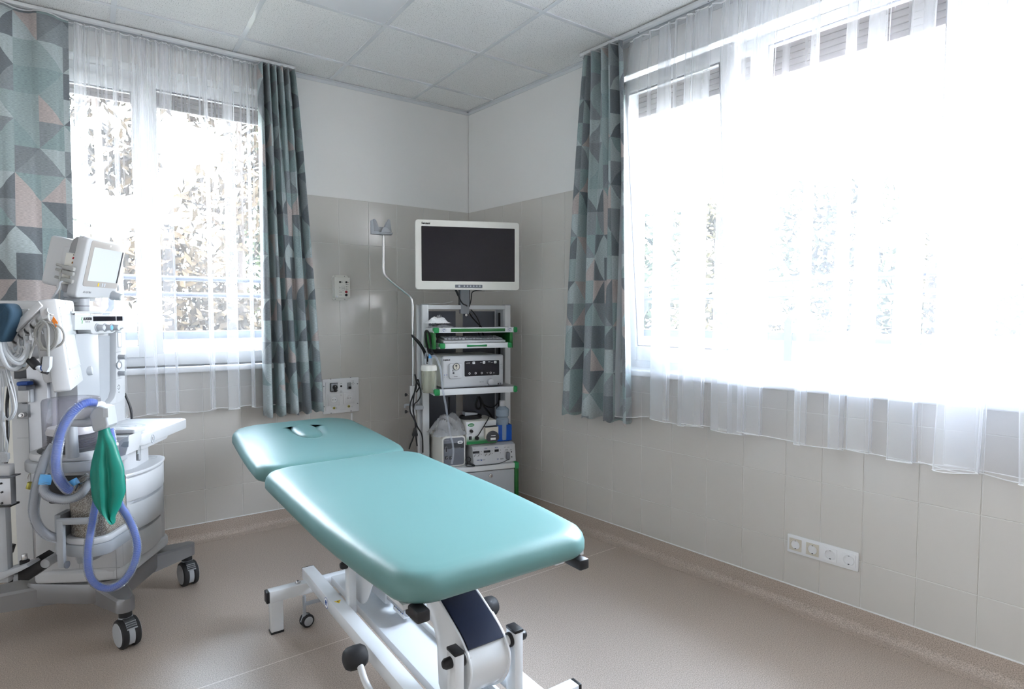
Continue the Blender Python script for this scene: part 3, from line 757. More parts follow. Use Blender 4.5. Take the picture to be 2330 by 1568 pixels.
# base frame (all sizes read off the real tubes: 50 mm square)
def tubebar(name, x0, x1, y0, y1, z0, z1, caps='', m=WE, parent=couch):
    mb = MB(); mb.box(x0, x1, y0, y1, z0, z1, m, b=.004); o = mb.build(name, parent)
    c = MB(); any_ = False
    for d in caps:
        any_ = True; e = .004
        if d == 'w': c.box(x0 - .012, x0 + .001, y0 + .001, y1 - .001, z0 + .001, z1 - .001, 'black_plastic', b=.003)
        if d == 'e': c.box(x1 - .001, x1 + .012, y0 + .001, y1 - .001, z0 + .001, z1 - .001, 'black_plastic', b=.003)
        if d == 'n': c.box(x0 + .001, x1 - .001, y1 - .001, y1 + .005, z0 + .001, z1 - .001, 'black_plastic', b=.002)
        if d == 's': c.box(x0 + .001, x1 - .001, y0 - .005, y0 + .001, z0 + .001, z1 - .001, 'black_plastic', b=.002)
        if d == 't': c.box(x0 - .001, x1 + .001, y0 - .001, y1 + .001, z1 - .001, z1 + .009, 'black_plastic', b=.003)
        if d == 'b': c.box(x0 - .001, x1 + .001, y0 - .001, y1 + .001, z0 - .008, z0 + .001, 'black_rubber', b=.002)
        c2 = c.build('end_cap', o); c = MB()
    return o
for yc in (.639, -.595):                     # cross tubes with feet
    cb = tubebar('crossbar', -.325, .325, yc - .022, yc + .022, .137, .188, 'we')
    for sx in (-1, 1): tubebar('foot_post', sx * .295 - .026, sx * .295 + .026, yc - .022, yc + .022, .008, .138, 'b')
for sx in (-1, 1):
    tubebar('base_rail', sx * .148 - .026, sx * .148 + .026, -.66, .672, .188, .238, 'ns')
# bolts over the feet
for yc in (.639, -.595):
    for sx in (-1, 1):
        mb = MB(); mb.cyl((sx * .202, yc, .188), (sx * .202, yc, .193), .012, 'steel', n=20); mb.sph((sx * .202, yc, .193), .009, 'steel', (1, 1, .6)); mb.cyl((sx * .202, yc, .196), (sx * .202, yc, .2), .004, 'dark_grey', n=6); mb.build('bolt', couch)
# upright posts
POST = []
for (x0, x1, y0, y1) in ((-.126, -.096, .207, .252), (.096, .126, .207, .252), (-.117, -.087, -.598, -.550), (.087, .117, -.598, -.550)):
    po = tubebar('upright_post', x0, x1, y0, y1, .19, .420, 't'); POST.append(po)
    s_ = -1 if x0 < 0 else 1; xo = x0 if s_ < 0 else x1; yc = (y0 + y1) / 2
    mb = MB(); mb.lathe([(.0005, .026), (.010, .025), (.015, .018), (.0155, .004), (.0155, 0)], 'black_plastic', T=Matrix.Translation((xo, yc, .395)) @ Matrix.Rotation(R(90 * s_), 4, 'Y'), n=20); mb.build('axle_cap', po)
    mb = MB(); xi = x1 if s_ < 0 else x0; mb.cyl((xi, yc, .395), (xi - s_ * .010, yc, .395), .021, 'black_plastic', n=24, b=.002); mb.cyl((xi - s_ * .009, yc, .395), (xi - s_ * .03, yc, .395), .015, WE); mb.build('bushing', po)
# fixed castors hung from a lifting rod at each end
def castor(name, x, y, r, w_, parent, steer=0, top=.2, stem_r=.008, hub='light_grey'):
    mb = MB(); mb.cyl((x, y, r + .02), (x, y, top), stem_r, 'mid_grey'); mb.cyl((x, y, r + .0), (x, y, r + .03), stem_r * 1.4, 'mid_grey')
    o = mb.build(name, parent); T = Matrix.Translation((x, y, 0)) @ Matrix.Rotation(R(steer), 4, 'Z') @ Matrix.Translation((0, -r * .35, r))
    for s_ in (-1, 1):
        q = MB(); q.lathe([(r * .78, s_ * w_ * .50), (r * .93, s_ * w_ * .48), (r, s_ * w_ * .36), (r, s_ * w_ * .14), (r * .9, s_ * w_ * .1), (r * .3, s_ * w_ * .1)], 'black_rubber', T=T @ Matrix.Rotation(R(90), 4, 'Y'), n=36)
        q.lathe([(.0001, s_ * w_ * .505), (r * .70, s_ * w_ * .505), (r * .79, s_ * w_ * .47), (r * .79, s_ * w_ * .3)], hub, T=T @ Matrix.Rotation(R(90), 4, 'Y'), n=36); q.build('wheel', o)
    return o, T
for yc in (.639, -.595):
    for sx in (-1, 1):
        c_, T_ = castor('castor', sx * .185, yc - .035 if yc > 0 else yc + .03, .028, .036, couch, steer=100 if sx < 0 else 80, top=.14, stem_r=.007)
        mb = MB(); mb.prism([(-.028, .0), (-.02, .019), (0, .0285), (.02, .019), (.028, 0)], 'x', -.012, .012, 'mid_grey'); mb.v = [T_ @ v for v in mb.v]; mb.build('fork_cover', c_)
    mb = MB(); mb.box(-.185, .185, yc - .045 if yc > 0 else yc + .02, yc - .038 if yc > 0 else yc + .027, .098, .112, 'mid_grey'); mb.build('lifting_rod', couch)
# emblem and warning sign on the left rail
mb = MB(); mb.cyl((-.1735, .335, .213), (-.1748, .335, .213), .021, 'ink_white', n=32); mb.cyl((-.1746, .335, .213), (-.1750, .335, .213), .0215, 'ink_blue', n=32)
mb.cyl((-.1748, .335, .213), (-.1753, .335, .213), .019, 'ink_white', n=32)
rd = random.Random(3)
for i, (a, b, s_) in enumerate([(0, 0, .007), (-.006, .006, .0045), (.006, .005, .0045), (-.003, -.007, .004), (.005, -.006, .0035), (0, .011, .003), (.009, 0, .003)]): mb.cyl((-.1750, .335 + a, .213 + b), (-.1757, .335 + a, .213 + b), s_, 'ink_blue', n=7)
e_ = mb.build('emblem_sticker', couch); tag(e_, 'round white sticker with a blue emblem')
mb = MB(); mb.prism([(-.163, .277), (-.135, .277), (-.149, .254)], 'z', .2381, .2388, 'yellow_sign'); mb.prism([(-.152, .273), (-.147, .273), (-.149, .262)], 'z', .2386, .2392, 'ink'); e_ = mb.build('warning_sticker', couch); tag(e_, 'small yellow triangular warning sticker')
# second, lower frame: the two broad inner channels and the scissor arms
for x0, x1 in ((-.068, .085),):
    mb = MB(); mb.box(x0, x1, -.60, .60, .165, .198, WE, b=.004); mb.box(x1 - .012, x1, -.60, .60, .17, .215, WE, b=.003); mb.build('inner_channel', couch)
def plate_arm(name, x0, x1, pts, b=.003, m=WE):
    mb = MB(); mb.prism(pts, 'x', x0, x1, m, b=b); return mb.build(name, couch)
def capsule(a, ra, b, rb, n=14):
    """outline of a rounded bar between two circles in (y, z)"""
    ax, az = a; bx, bz = b; th = math.atan2(bz - az, bx - ax); d = math.hypot(bx - ax, bz - az); k = math.acos(max(-1, min(1, (ra - rb) / d)))
    P = [(ax + ra * math.cos(th + k + (2 * PI - 2 * k) * i / n), az + ra * math.sin(th + k + (2 * PI - 2 * k) * i / n)) for i in range(n + 1)]
    P += [(bx + rb * math.cos(th - k + 2 * k * i / n), bz + rb * math.sin(th - k + 2 * k * i / n)) for i in range(n + 1)]
    return P
for s_ in (-1, 1):
    x = -.078 if s_ < 0 else .072
    plate_arm('lift_arm', x, x + .006, capsule((.235, .345), .115, (.0, .60), .05))
# the curved white shroud with its dark blue cover at the foot end
def arcpts(y0, y1, f, n): return [(y0 + (y1 - y0) * i / n, f(i / n)) for i in range(n + 1)]
outer = spline([Vector((p[0], p[1], 0)) for p in [(-.14, .625), (-.25, .575), (-.36, .520), (-.46, .478), (-.55, .435), (-.597, .390), (-.603, .340), (-.570, .275), (-.500, .222), (-.440, .205)]], 6)
outer = [(p.x, p.y) for p in outer]
inner = spline([Vector((p[0], p[1], 0)) for p in [(-.415, .235), (-.410, .300), (-.400, .370), (-.345, .445), (-.25, .505), (-.12, .560), (-.10, .61)]], 6)
inner = [(p.x, p.y) for p in inner]
mb = MB()
for x in (-.072, .060): mb.prism(outer + inner, 'x', x, x + .008, WE, b=.002)
mb.build('shroud_side', couch)
def ribbon(name, path, x0, x1, off, th, m, par):
    vs = []; n = len(path)
    for i, (y, z) in enumerate(path):
        a = Vector(path[max(0, i - 1)]); b = Vector(path[min(n - 1, i + 1)]); t = (b - a).normalized(); nn = Vector((-t.y, t.x)) * -1
        for o_ in (off, off - th):
            q = Vector((y, z)) - nn * o_
            vs += [(x0, q.x, q.y), (x1, q.x, q.y)]
    fs = []
    for i in range(n - 1):
        a = i * 4; b = a + 4; fs += [(a, b, b + 1, a + 1), (a + 2, a + 3, b + 3, b + 2), (a, a + 2, b + 2, b), (a + 1, b + 1, b + 3, a + 3)]
    fs += [(0, 1, 3, 2), ((n - 1) * 4, (n - 1) * 4 + 2, (n - 1) * 4 + 3, (n - 1) * 4 + 1)]
    mb = MB(); mb.raw(vs, fs, m); return mb.build(name, par)
ribbon('shroud_back', outer, -.066, .062, .012, .006, WE, couch)
r_ = ribbon('shroud_cover', outer[:28], -.062, .058, .004, .006, 'navy_cover', couch)
mb = MB(); mb.box(-.050, .02, -.72, -.60, .03, .10, 'black_plastic', b=.006); mb.build('drive_housing', couch)
mb = MB(); mb.box(-.05, .02, -.71, -.61, .1005, .102, 'paper_white'); [mb.box(-.045, .012, -.70 + .02 * i, -.692 + .02 * i, .1015, .1025, 'ink') for i in range(4)]; mb.build('rating_label', couch)
# side tubes from the lift, the upper frame
for s_ in (-1, 1):
    mb = MB(); mb.box(s_ * .24 - .018, s_ * .24 + .018, -.62, .55, .600, .634, WE, b=.003); mb.build('upper_rail', couch)
for y in (-.5, .0, .45):
    mb = MB(); mb.box(-.24, .24, y - .015, y + .015, .600, .632, WE, b=.003); mb.build('upper_crossbar', couch)
for x in (-.268, .258):
    mb = MB(); mb.box(x - .018, x + .018, -.712, -.64, .612, .643, 'black_plastic', b=.005); mb.build('corner_block', couch)
# foot levers with black rollers, left and right
def lever(x0, y0, z0, x1, y1, z1, bend):
    mb = MB(); mb.tube([(x0, y0, z0), bend, (x1, y1, z1)], .011, WE, n=12, smooth=8); o = mb.build('foot_lever', couch)
    q = MB(); d = (Vector((x0, y0, z0)) - Vector(bend)).normalized(); c = Vector((x0, y0, z0)) + d * .03
    T = Matrix.Translation(c) @ Vector((1, 0, 0)).to_track_quat('Z', 'Y').to_matrix().to_4x4()
    q.lathe([(.001, -.040), (.016, -.039), (.028, -.034), (.036, -.022), (.038, 0), (.036, .022), (.028, .034), (.016, .039), (.001, .040)], 'black_rubber', T=T, n=28); q.build('roller', o)
CL = lambda u, v, **k: CO.px(u, v, **k)
p = CL(818, 1513, x=-.235); lever(p.x, p.y, p.z, -.06, -.80, .06, (p.x + .02, p.y - .14, p.z - .07))
p = CL(1117, 1394, x=.30); lever(p.x, p.y, p.z, .14, -.66, .15, (.27, p.y - .16, p.z - .05))
# hydraulic / electric column seen through the frame at the head end
mb = MB(); mb.box(.01, .065, .18, .50, .215, .275, WE, b=.006); mb.cyl((.035, .18, .245), (.035, .02, .245), .018, 'light_grey'); mb.build('actuator', couch)
mb = MB(); mb.box(.02, .07, .03, .13, .215, .285, 'paper_white', b=.004); [mb.box(.018, .0205, .035 + .014 * i, .044 + .014 * i, .235, .278, 'ink' if i % 2 else 'ink_blue') for i in range(6)]; mb.build('maker_label', couch)
# ================================================================ ENDOSCOPY TROLLEY in the corner
T = Fr((-.714, -.780, 0), -15)
cart = thing('endoscopy_trolley', 'tall white equipment trolley with green corner caps standing in the room corner', 'trolley', T)
tp = T.px
def part(mb, name, parent, **k): return mb.build(name, parent, **k)
PY = .25                                     # plane of the two uprights
pl0, pl1 = tp(960.5, 700, y=PY).x, tp(975.5, 700, y=PY).x; pr0, pr1 = tp(1149, 700, y=PY).x, tp(1162, 700, y=PY).x
ztop = tp(960, 693, y=PY).z
for a, b in ((pl0, pl1), (pr0, pr1)):
    mb = MB(); mb.box(a, b, PY, PY + .05, .12, ztop, 'white_enamel', b=.006); mb.box(a - .001, b + .001, PY - .001, PY + .051, ztop - .002, ztop + .003, 'mid_grey'); part(mb, 'upright', cart)
    mb = MB(); mb.box(a + .002 - (.002 if a < .2 else 0), b, PY + .055, PY + .20, .12, ztop - .004, 'light_grey', b=.004); part(mb, 'side_channel', cart)
a_ = tp(948, 700, y=PY + .10).x
mb = MB(); mb.box(a_, pl0 + .004, PY + .08, PY + .13, .12, ztop - .002, 'white_enamel', b=.004); mb.box(a_ - .001, pl0, PY + .079, PY + .131, ztop - .003, ztop, 'mid_grey'); part(mb, 'cable_duct', cart)
mb = MB(); z1, z0 = tp(1000, 694, y=PY).z, tp(1000, 704, y=PY).z; mb.box(pl1 - .002, pr0 + .002, PY + .004, PY + .045, z0, z1, 'white_enamel', b=.004); part(mb, 'top_bar', cart)
BY = PY + .21                                # back panels, with the slot between them
for u0, u1 in ((972, 1037), (1054, 1130)):
    for v0, v1 in ((706, 1000),):
        x0, x1 = tp(u0, 800, y=BY).x, tp(u1, 800, y=BY).x; mb = MB(); zt, zb = tp(1000, 708, y=BY).z, .40
        hz = tp(1000, 771, y=BY).z; r_ = .0135
        # panel with a row of round cable holes, made of the plate around them
        us = (980, 990.5, 1002, 1013) if u0 < 1000 else (1076, 1089, 1101)
        xs_ = [tp(u, 771, y=BY).x for u in us]
        mb.box(x0, x1, BY, BY + .012, hz + .02, zt, 'slate_grey'); mb.box(x0, x1, BY, BY + .012, zb, hz - .02, 'slate_grey')
        ed = x0
        for xc in xs_:
            n = 20; A = [(xc + r_ * math.cos(2 * PI * i / n), hz + r_ * math.sin(2 * PI * i / n)) for i in range(n)]
            def sq(i, xc=xc):
                c, s_ = math.cos(2 * PI * i / n), math.sin(2 * PI * i / n); k = .02 / max(abs(c), abs(s_)); return (xc + min(.0165, max(-.0165, c * k)), hz + s_ * k if abs(s_ * k) <= .02 else hz + math.copysign(.02, s_))
            B_ = [sq(i) for i in range(n)]
            mb.raw([(p[0], BY, p[1]) for p in A + B_] + [(p[0], BY + .012, p[1]) for p in A], [(i, (i + 1) % n, n + (i + 1) % n, n + i) for i in range(n)] + [(i, 2 * n + i, 2 * n + (i + 1) % n, (i + 1) % n) for i in range(n)], 'slate_grey')
            if xc - .0165 > ed: mb.box(ed, xc - .0165, BY, BY + .012, hz - .02, hz + .02, 'slate_grey')
            ed = xc + .0165
        mb.box(ed, x1, BY, BY + .012, hz - .02, hz + .02, 'slate_grey'); part(mb, 'back_panel', cart, angle=20)
mb = MB(); xr = tp(1127, 760, y=PY + .15).x; mb.cyl((xr, PY + .15, .45), (xr, PY + .15, z0), .0045, 'white_plastic', n=10); part(mb, 'cable_rod', cart)
mb = MB(); xr = tp(1136, 740, y=PY + .12).x; mb.box(xr, xr + .03, PY + .1, PY + .15, .4, z0 - .02, 'black_plastic', b=.003); mb.box(xr + .002, xr + .03, PY + .085, PY + .1, tp(1137, 742, y=PY + .09).z - .05, tp(1137, 722, y=PY + .09).z, 'light_grey', b=.003); part(mb, 'socket_strip', cart)
mb = MB(); c = tp(1060, 717, y=BY - .005); mb.cyl((c.x, BY, c.z), (c.x, BY - .015, c.z), .009, 'steel', n=8); mb.sph((c.x + .03, BY - .012, c.z + .004), .012, 'steel', (1.3, .6, .8)); part(mb, 'earth_terminal', cart)
def shelf(name, uL, uR, vt, vb, y0, depth, w_corner=.038, capm='green_plastic'):
    a = tp(uL, vt, y=y0); b = tp(uR, vt, y=y0); zt = a.z; zb = tp(uL, vb, y=y0).z
    mb = MB(); mb.box(a.x, b.x, y0, y0 + depth, zb, zb + .012, 'white_enamel'); mb.box(a.x + .01, b.x - .01, y0 - .001, y0 + .014, zb, zt, 'white_enamel', b=.003)
    for x in (a.x + .002, b.x - .014): mb.box(x, x + .012, y0 + .01, y0 + depth, zb, zt, 'white_enamel', b=.003)
    mb.box(a.x + .01, b.x - .01, y0 + .01, y0 + depth, zt - .012, zt - .006, 'light_grey'); o = part(mb, name, cart)
    for x0, x1 in ((a.x, a.x + w_corner), (b.x - w_corner * .75, b.x + .002)):
        q = MB(); q.box(x0, x1, y0 - .004, y0 + .035, zb - .001, zt + .001, capm, b=.008, seg=3); part(q, 'corner_cap', o)
    return o, a.x, b.x, zb, zt
# keyboard drawer box: top frame, green sides, sliding tray
o, xa0, xa1, zb_, zt_ = shelf('box_frame', 986, 1177, 746, 758, .0, .40)
q = MB(); x0, x1 = tp(1026, 751, y=0).x, tp(1149, 751, y=0).x; q.box(x0, x1, -.006, .002, zb_ + .006, zt_ - .006, 'dark_green_paint', b=.002); part(q, 'handle_grip', o)
q = MB()
for u in (1010, 1160):
    c = tp(u, 751.5 if u < 1100 else 749.5, y=-.004); q.cyl((c.x, 0, c.z), (c.x, -.005, c.z), .0165, 'white_plastic', n=24); q.tube([(c.x + .007 * math.cos(a), -.0055, c.z + .007 * math.sin(a)) for a in [PI * 2 * i / 20 for i in range(17)]], .0012, 'ink_blue', n=5)
part(q, 'round_emblem', o)
zk = tp(1005, 795, y=0).z
for u0, u1 in ((984, 992), (1160, 1167)):
    q = MB(); x0, x1 = tp(u0, 775, y=.01).x, tp(u1, 775, y=.01).x; q.box(x0, x1, .01, .40, zk, zb_ + .003, 'dark_green_paint', b=.003); part(q, 'side_panel', o)
tray, kx0, kx1, kzb, kzt = shelf('keyboard_tray', 1000, 1164, 782, 794, -.01, .30)
q = MB(); x0, x1 = tp(1063, 788, y=-.01).x, tp(1106, 788, y=-.01).x; zc = (kzb + kzt) / 2
q.tube([(x0, -.014, zc), (x0 + .012, -.018, zc), ((x0 + x1) / 2, -.02, zc), (x1 - .012, -.018, zc), (x1, -.014, zc)], .0065, 'green_plastic', n=8, smooth=4, rf=lambda u: .7 + .9 * abs(u - .5)); part(q, 'pull', tray)
kb = sub(T, (kx0 + kx1) / 2 + .01, .11, kzt)
t = thing('keyboard', 'white computer keyboard lying in the sliding tray of the trolley', 'keyboard', kb)
mb = MB(); mb.prism([(-.085, 0), (.085, 0), (.085, .030), (-.085, .014)], 'x', -.21, .195, 'white_plastic', b=.002); part(mb, 'base', t)
mb = MB()
for r_ in range(5):
    for c_ in range(17):
        y = -.065 + r_ * .031; z = .0145 + (y + .085) * .094; mb.box(-.198 + c_ * .0225, -.179 + c_ * .0225, y, y + .024, z + .004, z + .011, 'light_grey' if (c_ + r_) % 5 else 'white_plastic', b=.002, seg=1)
tag(part(mb, 'keys', t), kind='stuff')
dev_shelf, sx0, sx1, szb, szt = shelf('device_shelf', 988, 1177, 887, 901, 0, .44)
# cabinet at the bottom
zc1, zc0 = tp(1170, 1054, y=0).z, tp(1170, 1065, y=0).z; cx0, cx1 = sx0 + .012, sx1 - .012
mb = MB(); mb.box(cx0, cx1, 0, .44, zc0, zc1, 'white_enamel', b=.004); mb.box(cx0, cx1, .02, .44, .14, zc0, 'white_enamel', b=.003); cab = part(mb, 'cabinet', cart)
mb = MB(); mb.box(cx0 + .01, cx1 - .006, .004, .022, .16, zc0 - .006, 'light_grey', b=.003); dr = part(mb, 'drawer', cab)
c = tp(1116.4, 1082.4, y=.004); mb = MB(); mb.cyl((c.x, .006, c.z), (c.x, -.002, c.z), .0125, 'steel', n=24, b=.002); mb.box(c.x - .001, c.x + .001, -.003, 0, c.z - .005, c.z + .005, 'ink'); part(mb, 'lock', dr)
for x in (cx0 - .012, cx1 - .004):
    q = MB(); q.box(x, x + .024, -.008, .03, .16, zc0 + .0, 'dark_green_paint', b=.006); q.box(x - .001, x + .026, -.010, .04, zc0 - .004, zc1 + .006, 'green_plastic', b=.007); part(q, 'corner_post', cab)
mb = MB(); mb.box(cx0 - .02, cx1 + .02, .0, .48, .10, .14, 'mid_grey', b=.01); part(mb, 'base_frame', cart)
for x in (cx0, cx1):
    for y in (.03, .45): castor('castor', x, y, .045, .03, cart, steer=20, top=.105)

# monitor on its arm
Mo = Fr(T.w(tp(946, 659, y=.10).x, .10, 0), -22.6); mz0 = Mo.px(1065, 659.5, y=0).z; mz1 = Mo.px(951, 499, y=0).z; mx0, mx1 = Mo.px(945.5, 600, y=0).x, Mo.px(1181.5, 600, y=0).x
Mo = sub(Mo, (mx0 + mx1) / 2, 0, mz0); hw, hh = (mx1 - mx0) / 2, mz1 - mz0
t = thing('display_monitor', 'large black-screened display with pale frame on top of the trolley', 'monitor', Mo)
def rrect(x0, x1, z0, z1, r, n=6):
    P = []
    for cx_, cz_, a0 in ((x1 - r, z1 - r, 0), (x0 + r, z1 - r, 90), (x0 + r, z0 + r, 180), (x1 - r, z0 + r, 270)):
        P += [(cx_ + r * math.cos(R(a0 + 90 * i / n)), cz_ + r * math.sin(R(a0 + 90 * i / n))) for i in range(n + 1)]
    return P
MQ = lambda u, v, F=Mo: F.px(u, v, y=0)
s0, s1 = MQ(958.5, 514), MQ(1171, 641); s2 = MQ(958.5, 639)
mb = MB(); mb.prism(rrect(-hw, hw, 0, hh, .018), 'y', .0, .035, 'ivory_plastic', b=.004); mb.prism(rrect(-hw + .05, hw - .05, .04, hh - .04, .03), 'y', .035, .075, 'ivory_plastic', b=.01); part(mb, 'housing', t)
mb = MB(); mb.prism(rrect(s0.x, s1.x, s2.z, s0.z, .004), 'y', -.0012, .004, 'black_gloss'); part(mb, 'screen', t)
p0, p1 = MQ(1035.5, 655), MQ(1097.5, 648.3); mb = MB(); mb.prism(rrect(p0.x, p1.x, p0.z, p1.z, .003), 'y', -.002, .004, 'slate_grey')
for i, u in enumerate((1045, 1056.5, 1063.7, 1070.7, 1077.8, 1084.8, 1091.8)):
    c = MQ(u, 651.3); mb.cyl((c.x, -.0015, c.z), (c.x, -.0032, c.z), .0062 if i == 0 else .0045, 'cable_light', n=14)
part(mb, 'button_strip', t)
c = MQ(959, 509.5); mb = MB(); mb.text('Sengami', 'ink', (c.x, -.0008, c.z), (1, 0, 0), (0, 0, 1), .018, bold=.0006, fit=MQ(978.5, 509).x - c.x); part(mb, 'lettering', t)
mb = MB(); a, b = tp(1046.5, 680, y=.25).x, tp(1070.5, 680, y=.25).x; mb.box(a + .006, b - .006, .25, .30, ztop - .06, mz0 + .14, 'mid_grey', b=.008); mb.box(a, a + .008, .262, .29, ztop - .02, mz0 + .14, 'dark_grey'); mb.box(b - .008, b, .262, .29, ztop - .02, mz0 + .14, 'dark_grey'); mb.box(a + .005, b - .005, .20, .26, mz0 + .09, mz0 + .15, 'mid_grey', b=.004); part(mb, 'monitor_mast', cart)
# cables of the monitor
def cable(name, label, cat, pts, r, m='black_plastic', fr=T, n=8, smooth=6, extra=None, group=None):
    P = [Vector(p) for p in pts]; o = P[0]; t_ = sub(fr, *o); mb = MB(); mb.tube([p - o for p in P], r, m, n=n, smooth=smooth); ob = mb.build(name); ob.location = t_.o; ob.rotation_euler = (0, 0, R(fr.deg)); tag(ob, label, cat, group)
    if extra: extra(ob, o)
    return ob
def Pt(L): return [tp(u, v, y=y) for u, v, y in L]
def plug_(ob, o):
    mb = MB(); a, b = tp(1037, 659, y=.20) - o, tp(1043, 673, y=.20) - o; mb.cyl(a + (a - b) * .3, b, .008, 'black_plastic', r2=.0065, n=10, b=.001); mb.build('plug', ob)
cable('video_cable', 'black cable with a thick plug hanging from under the left half of the display', 'cable', Pt([(1037, 659, .20), (1043, 673, .20), (1048, 684, .20), (1054, 692, .21), (1062, 696, .25), (1066, 707, .28), (1072, 719, .30), (1086, 735, .30), (1095, 744, .30), (1098, 757, .31), (1102, 768, .33)]), .0045, extra=plug_)
cable('power_cable', 'thin black cable running right of the mast from the display into the trolley', 'cable', Pt([(1096, 660, .18), (1082, 661.5, .19), (1074, 666, .20), (1072.5, 678, .20), (1070, 691, .21), (1068, 700, .27), (1078, 712, .31), (1087, 726, .31), (1092, 741, .31), (1089, 757, .31), (1093, 771, .33)]), .0034)
cable('signal_cable', 'thin black cable arching along the back of the keyboard tray', 'cable', Pt([(1042, 767, .30), (1046, 773, .30), (1056, 771, .34), (1068, 768.5, .34), (1080, 770, .34), (1088, 775, .33)]), .0026)
# flat sheet on the top bar
t = thing('paper_sheet', 'thin white sheet lying on the left end of the trolley top bar', 'paper', sub(T, pl1 + .05, PY + .02, ztop + .003))
mb = MB(); vs = [(x / 12 * .17 - .06, y * .02 - .03, .004 + .016 * max(0, (x - 6) / 6) ** 1.5 * (1 if y < 2 else .7)) for y in range(4) for x in range(13)]
mb.raw(vs, [(y * 13 + x, y * 13 + x + 1, (y + 1) * 13 + x + 1, (y + 1) * 13 + x) for y in range(3) for x in range(12)], 'paper_white'); o = mb.build('sheet', t); md = o.modifiers.new('s', 'SOLIDIFY'); md.thickness = .0015

# light source box
def devframe(u, v, y, rot):
    p = tp(u, v, y=y); return Fr(T.w(p.x, y, p.z), T.deg + rot)
L_ = devframe(1007, 885, .035, 5.5); lq = lambda u, v, y=0: L_.px(u, v, y=y)
wd, hg = lq(1146.5, 850).x, lq(1007, 811).z
t = thing('light_source_unit', 'white endoscopy light source box with a wide black control panel on the trolley shelf', 'medical device', L_)
mb = MB(); mb.box(0, wd, 0, .05, 0, hg, 'white_plastic', b=.014, seg=4); mb.box(.002, wd - .002, .03, .37, .003, hg - .002, 'ivory_plastic', b=.012, seg=3)
for x in (.03, wd - .03): mb.cyl((x, .05, 0), (x, .05, -.014), .014, 'mid_grey', n=16); mb.cyl((x, .33, 0), (x, .33, -.014), .014, 'mid_grey', n=16)
part(mb, 'housing', t)
a, b = lq(1057, 857), lq(1135.5, 820.5); c0 = lq(1057.5, 822); mb = MB(); mb.prism(rrect(a.x, b.x, a.z, c0.z, .006), 'y', -.002, .004, 'black_gloss')
for u, v in ((1077.5, 825.5), (1101, 824.7), (1126.5, 824)): q = lq(u, v); mb.prism(rrect(q.x - .0082, q.x + .0082, q.z - .0075, q.z + .0075, .002), 'y', -.0035, -.001, 'ink_white'); mb.prism(rrect(q.x - .003, q.x + .003, q.z - .003, q.z + .003, .001), 'y', -.004, -.003, 'ink_grey')
for u, v in ((1068, 850), (1082, 849.3), (1096, 849), (1116, 848.3)): q = lq(u, v); mb.tube([(q.x + .0055 * math.cos(a_), -.0025, q.z + .0055 * math.sin(a_)) for a_ in [PI * 2 * i / 10 for i in range(10)]], .0012, 'ink_white', n=4, closed=True)
for u, s_ in ((1108.5, -1), (1123.5, 1)): q = lq(u, 848.3); mb.tube([(q.x - .005, -.0025, q.z - .003 * s_), (q.x, -.0025, q.z + .003 * s_), (q.x + .005, -.0025, q.z - .003 * s_)], .0009, 'ink_white', n=4)
for u, v, s_, f in ((1060, 826.5, 'LAMP', .028), (1092, 825, 'LIGHT', .017), (1110, 823.5, 'MODE', .016), (1117, 824.5, 'SCAN', .014), (1122, 854, 'LL-7000', .022)):
    q = lq(u, v); mb.text(s_, 'ink_white', (q.x, -.0024, q.z - .002), (1, 0, 0), (0, 0, 1), .006, depth=.0003, fit=f)
part(mb, 'control_panel', t)
a, b = lq(1021, 862), lq(1049, 826); mb = MB(); mb.prism(rrect(a.x, b.x, a.z, b.z, .012), 'y', -.014, .004, 'white_plastic', b=.003); sk = part(mb, 'scope_socket', t)
q = lq(1036, 834); mb = MB(); mb.cyl((q.x, -.013, q.z), (q.x, -.022, q.z), .0205, 'warm_beige', n=28, b=.002); mb.tube([(q.x + .0205 * math.cos(a_), -.021, q.z + .0205 * math.sin(a_)) for a_ in [PI * 2 * i / 28 for i in range(28)]], .0022, 'dark_grey', n=6, closed=True); mb.cyl((q.x - .002, -.021, q.z + .006), (q.x - .002, -.0235, q.z + .006), .0065, 'ink', n=14); mb.cyl((q.x, -.021, q.z - .008), (q.x, -.0235, q.z - .008), .0035, 'ink', n=10); part(mb, 'ring', sk)
mb = MB(); q = lq(1030, 848.6); mb.cyl((q.x, -.013, q.z), (q.x, -.017, q.z), .006, 'ink', n=16); q = lq(1028.5, 843); mb.box(q.x - .002, q.x + .002, -.016, -.013, q.z - .005, q.z + .005, 'ink'); q = lq(1035, 856.3); mb.box(q.x - .012, q.x + .012, -.0155, -.013, q.z - .001, q.z + .001, 'ink'); part(mb, 'pin_hole', sk)
q = lq(1114.5, 868.5); mb = MB(); mb.cyl((q.x, 0, q.z), (q.x, -.022, q.z), .0235, 'white_plastic', r2=.020, n=40, b=.003); part(mb, 'dial', t)
q = lq(1136.5, 873); mb = MB(); mb.box(q.x - .012, q.x + .010, -.002, .004, q.z - .006, q.z + .006, 'ink'); mb.box(q.x - .006, q.x + .007, -.004, -.001, q.z - .0045, q.z + .003, 'light_grey', b=.001); part(mb, 'power_switch', t)
mb = MB(); q = lq(1008.5, 820); mb.text('FUJIFILM', 'ink', (q.x, -.0006, q.z - .003), (1, 0, 0), (0, 0, 1), .011, bold=.0005, fit=lq(1024, 819).x - q.x)
for u, v, s_, f in ((1137, 829.5, 'LAMP', .015), (1091, 870, 'MIN  MAX', .03), (1131, 868.5, 'POWER', .026)): q = lq(u, v); mb.text(s_, 'ink_grey', (q.x, -.0006, q.z), (1, 0, 0), (0, 0, 1), .006, fit=f)
q = lq(1141, 836.7); mb.tube([(q.x + dx, -.0008, q.z + dz) for dx, dz in ((-.007, -.008), (.007, -.008), (.007, .008), (-.007, .008))], .0006, 'ink_grey', n=4, closed=True)
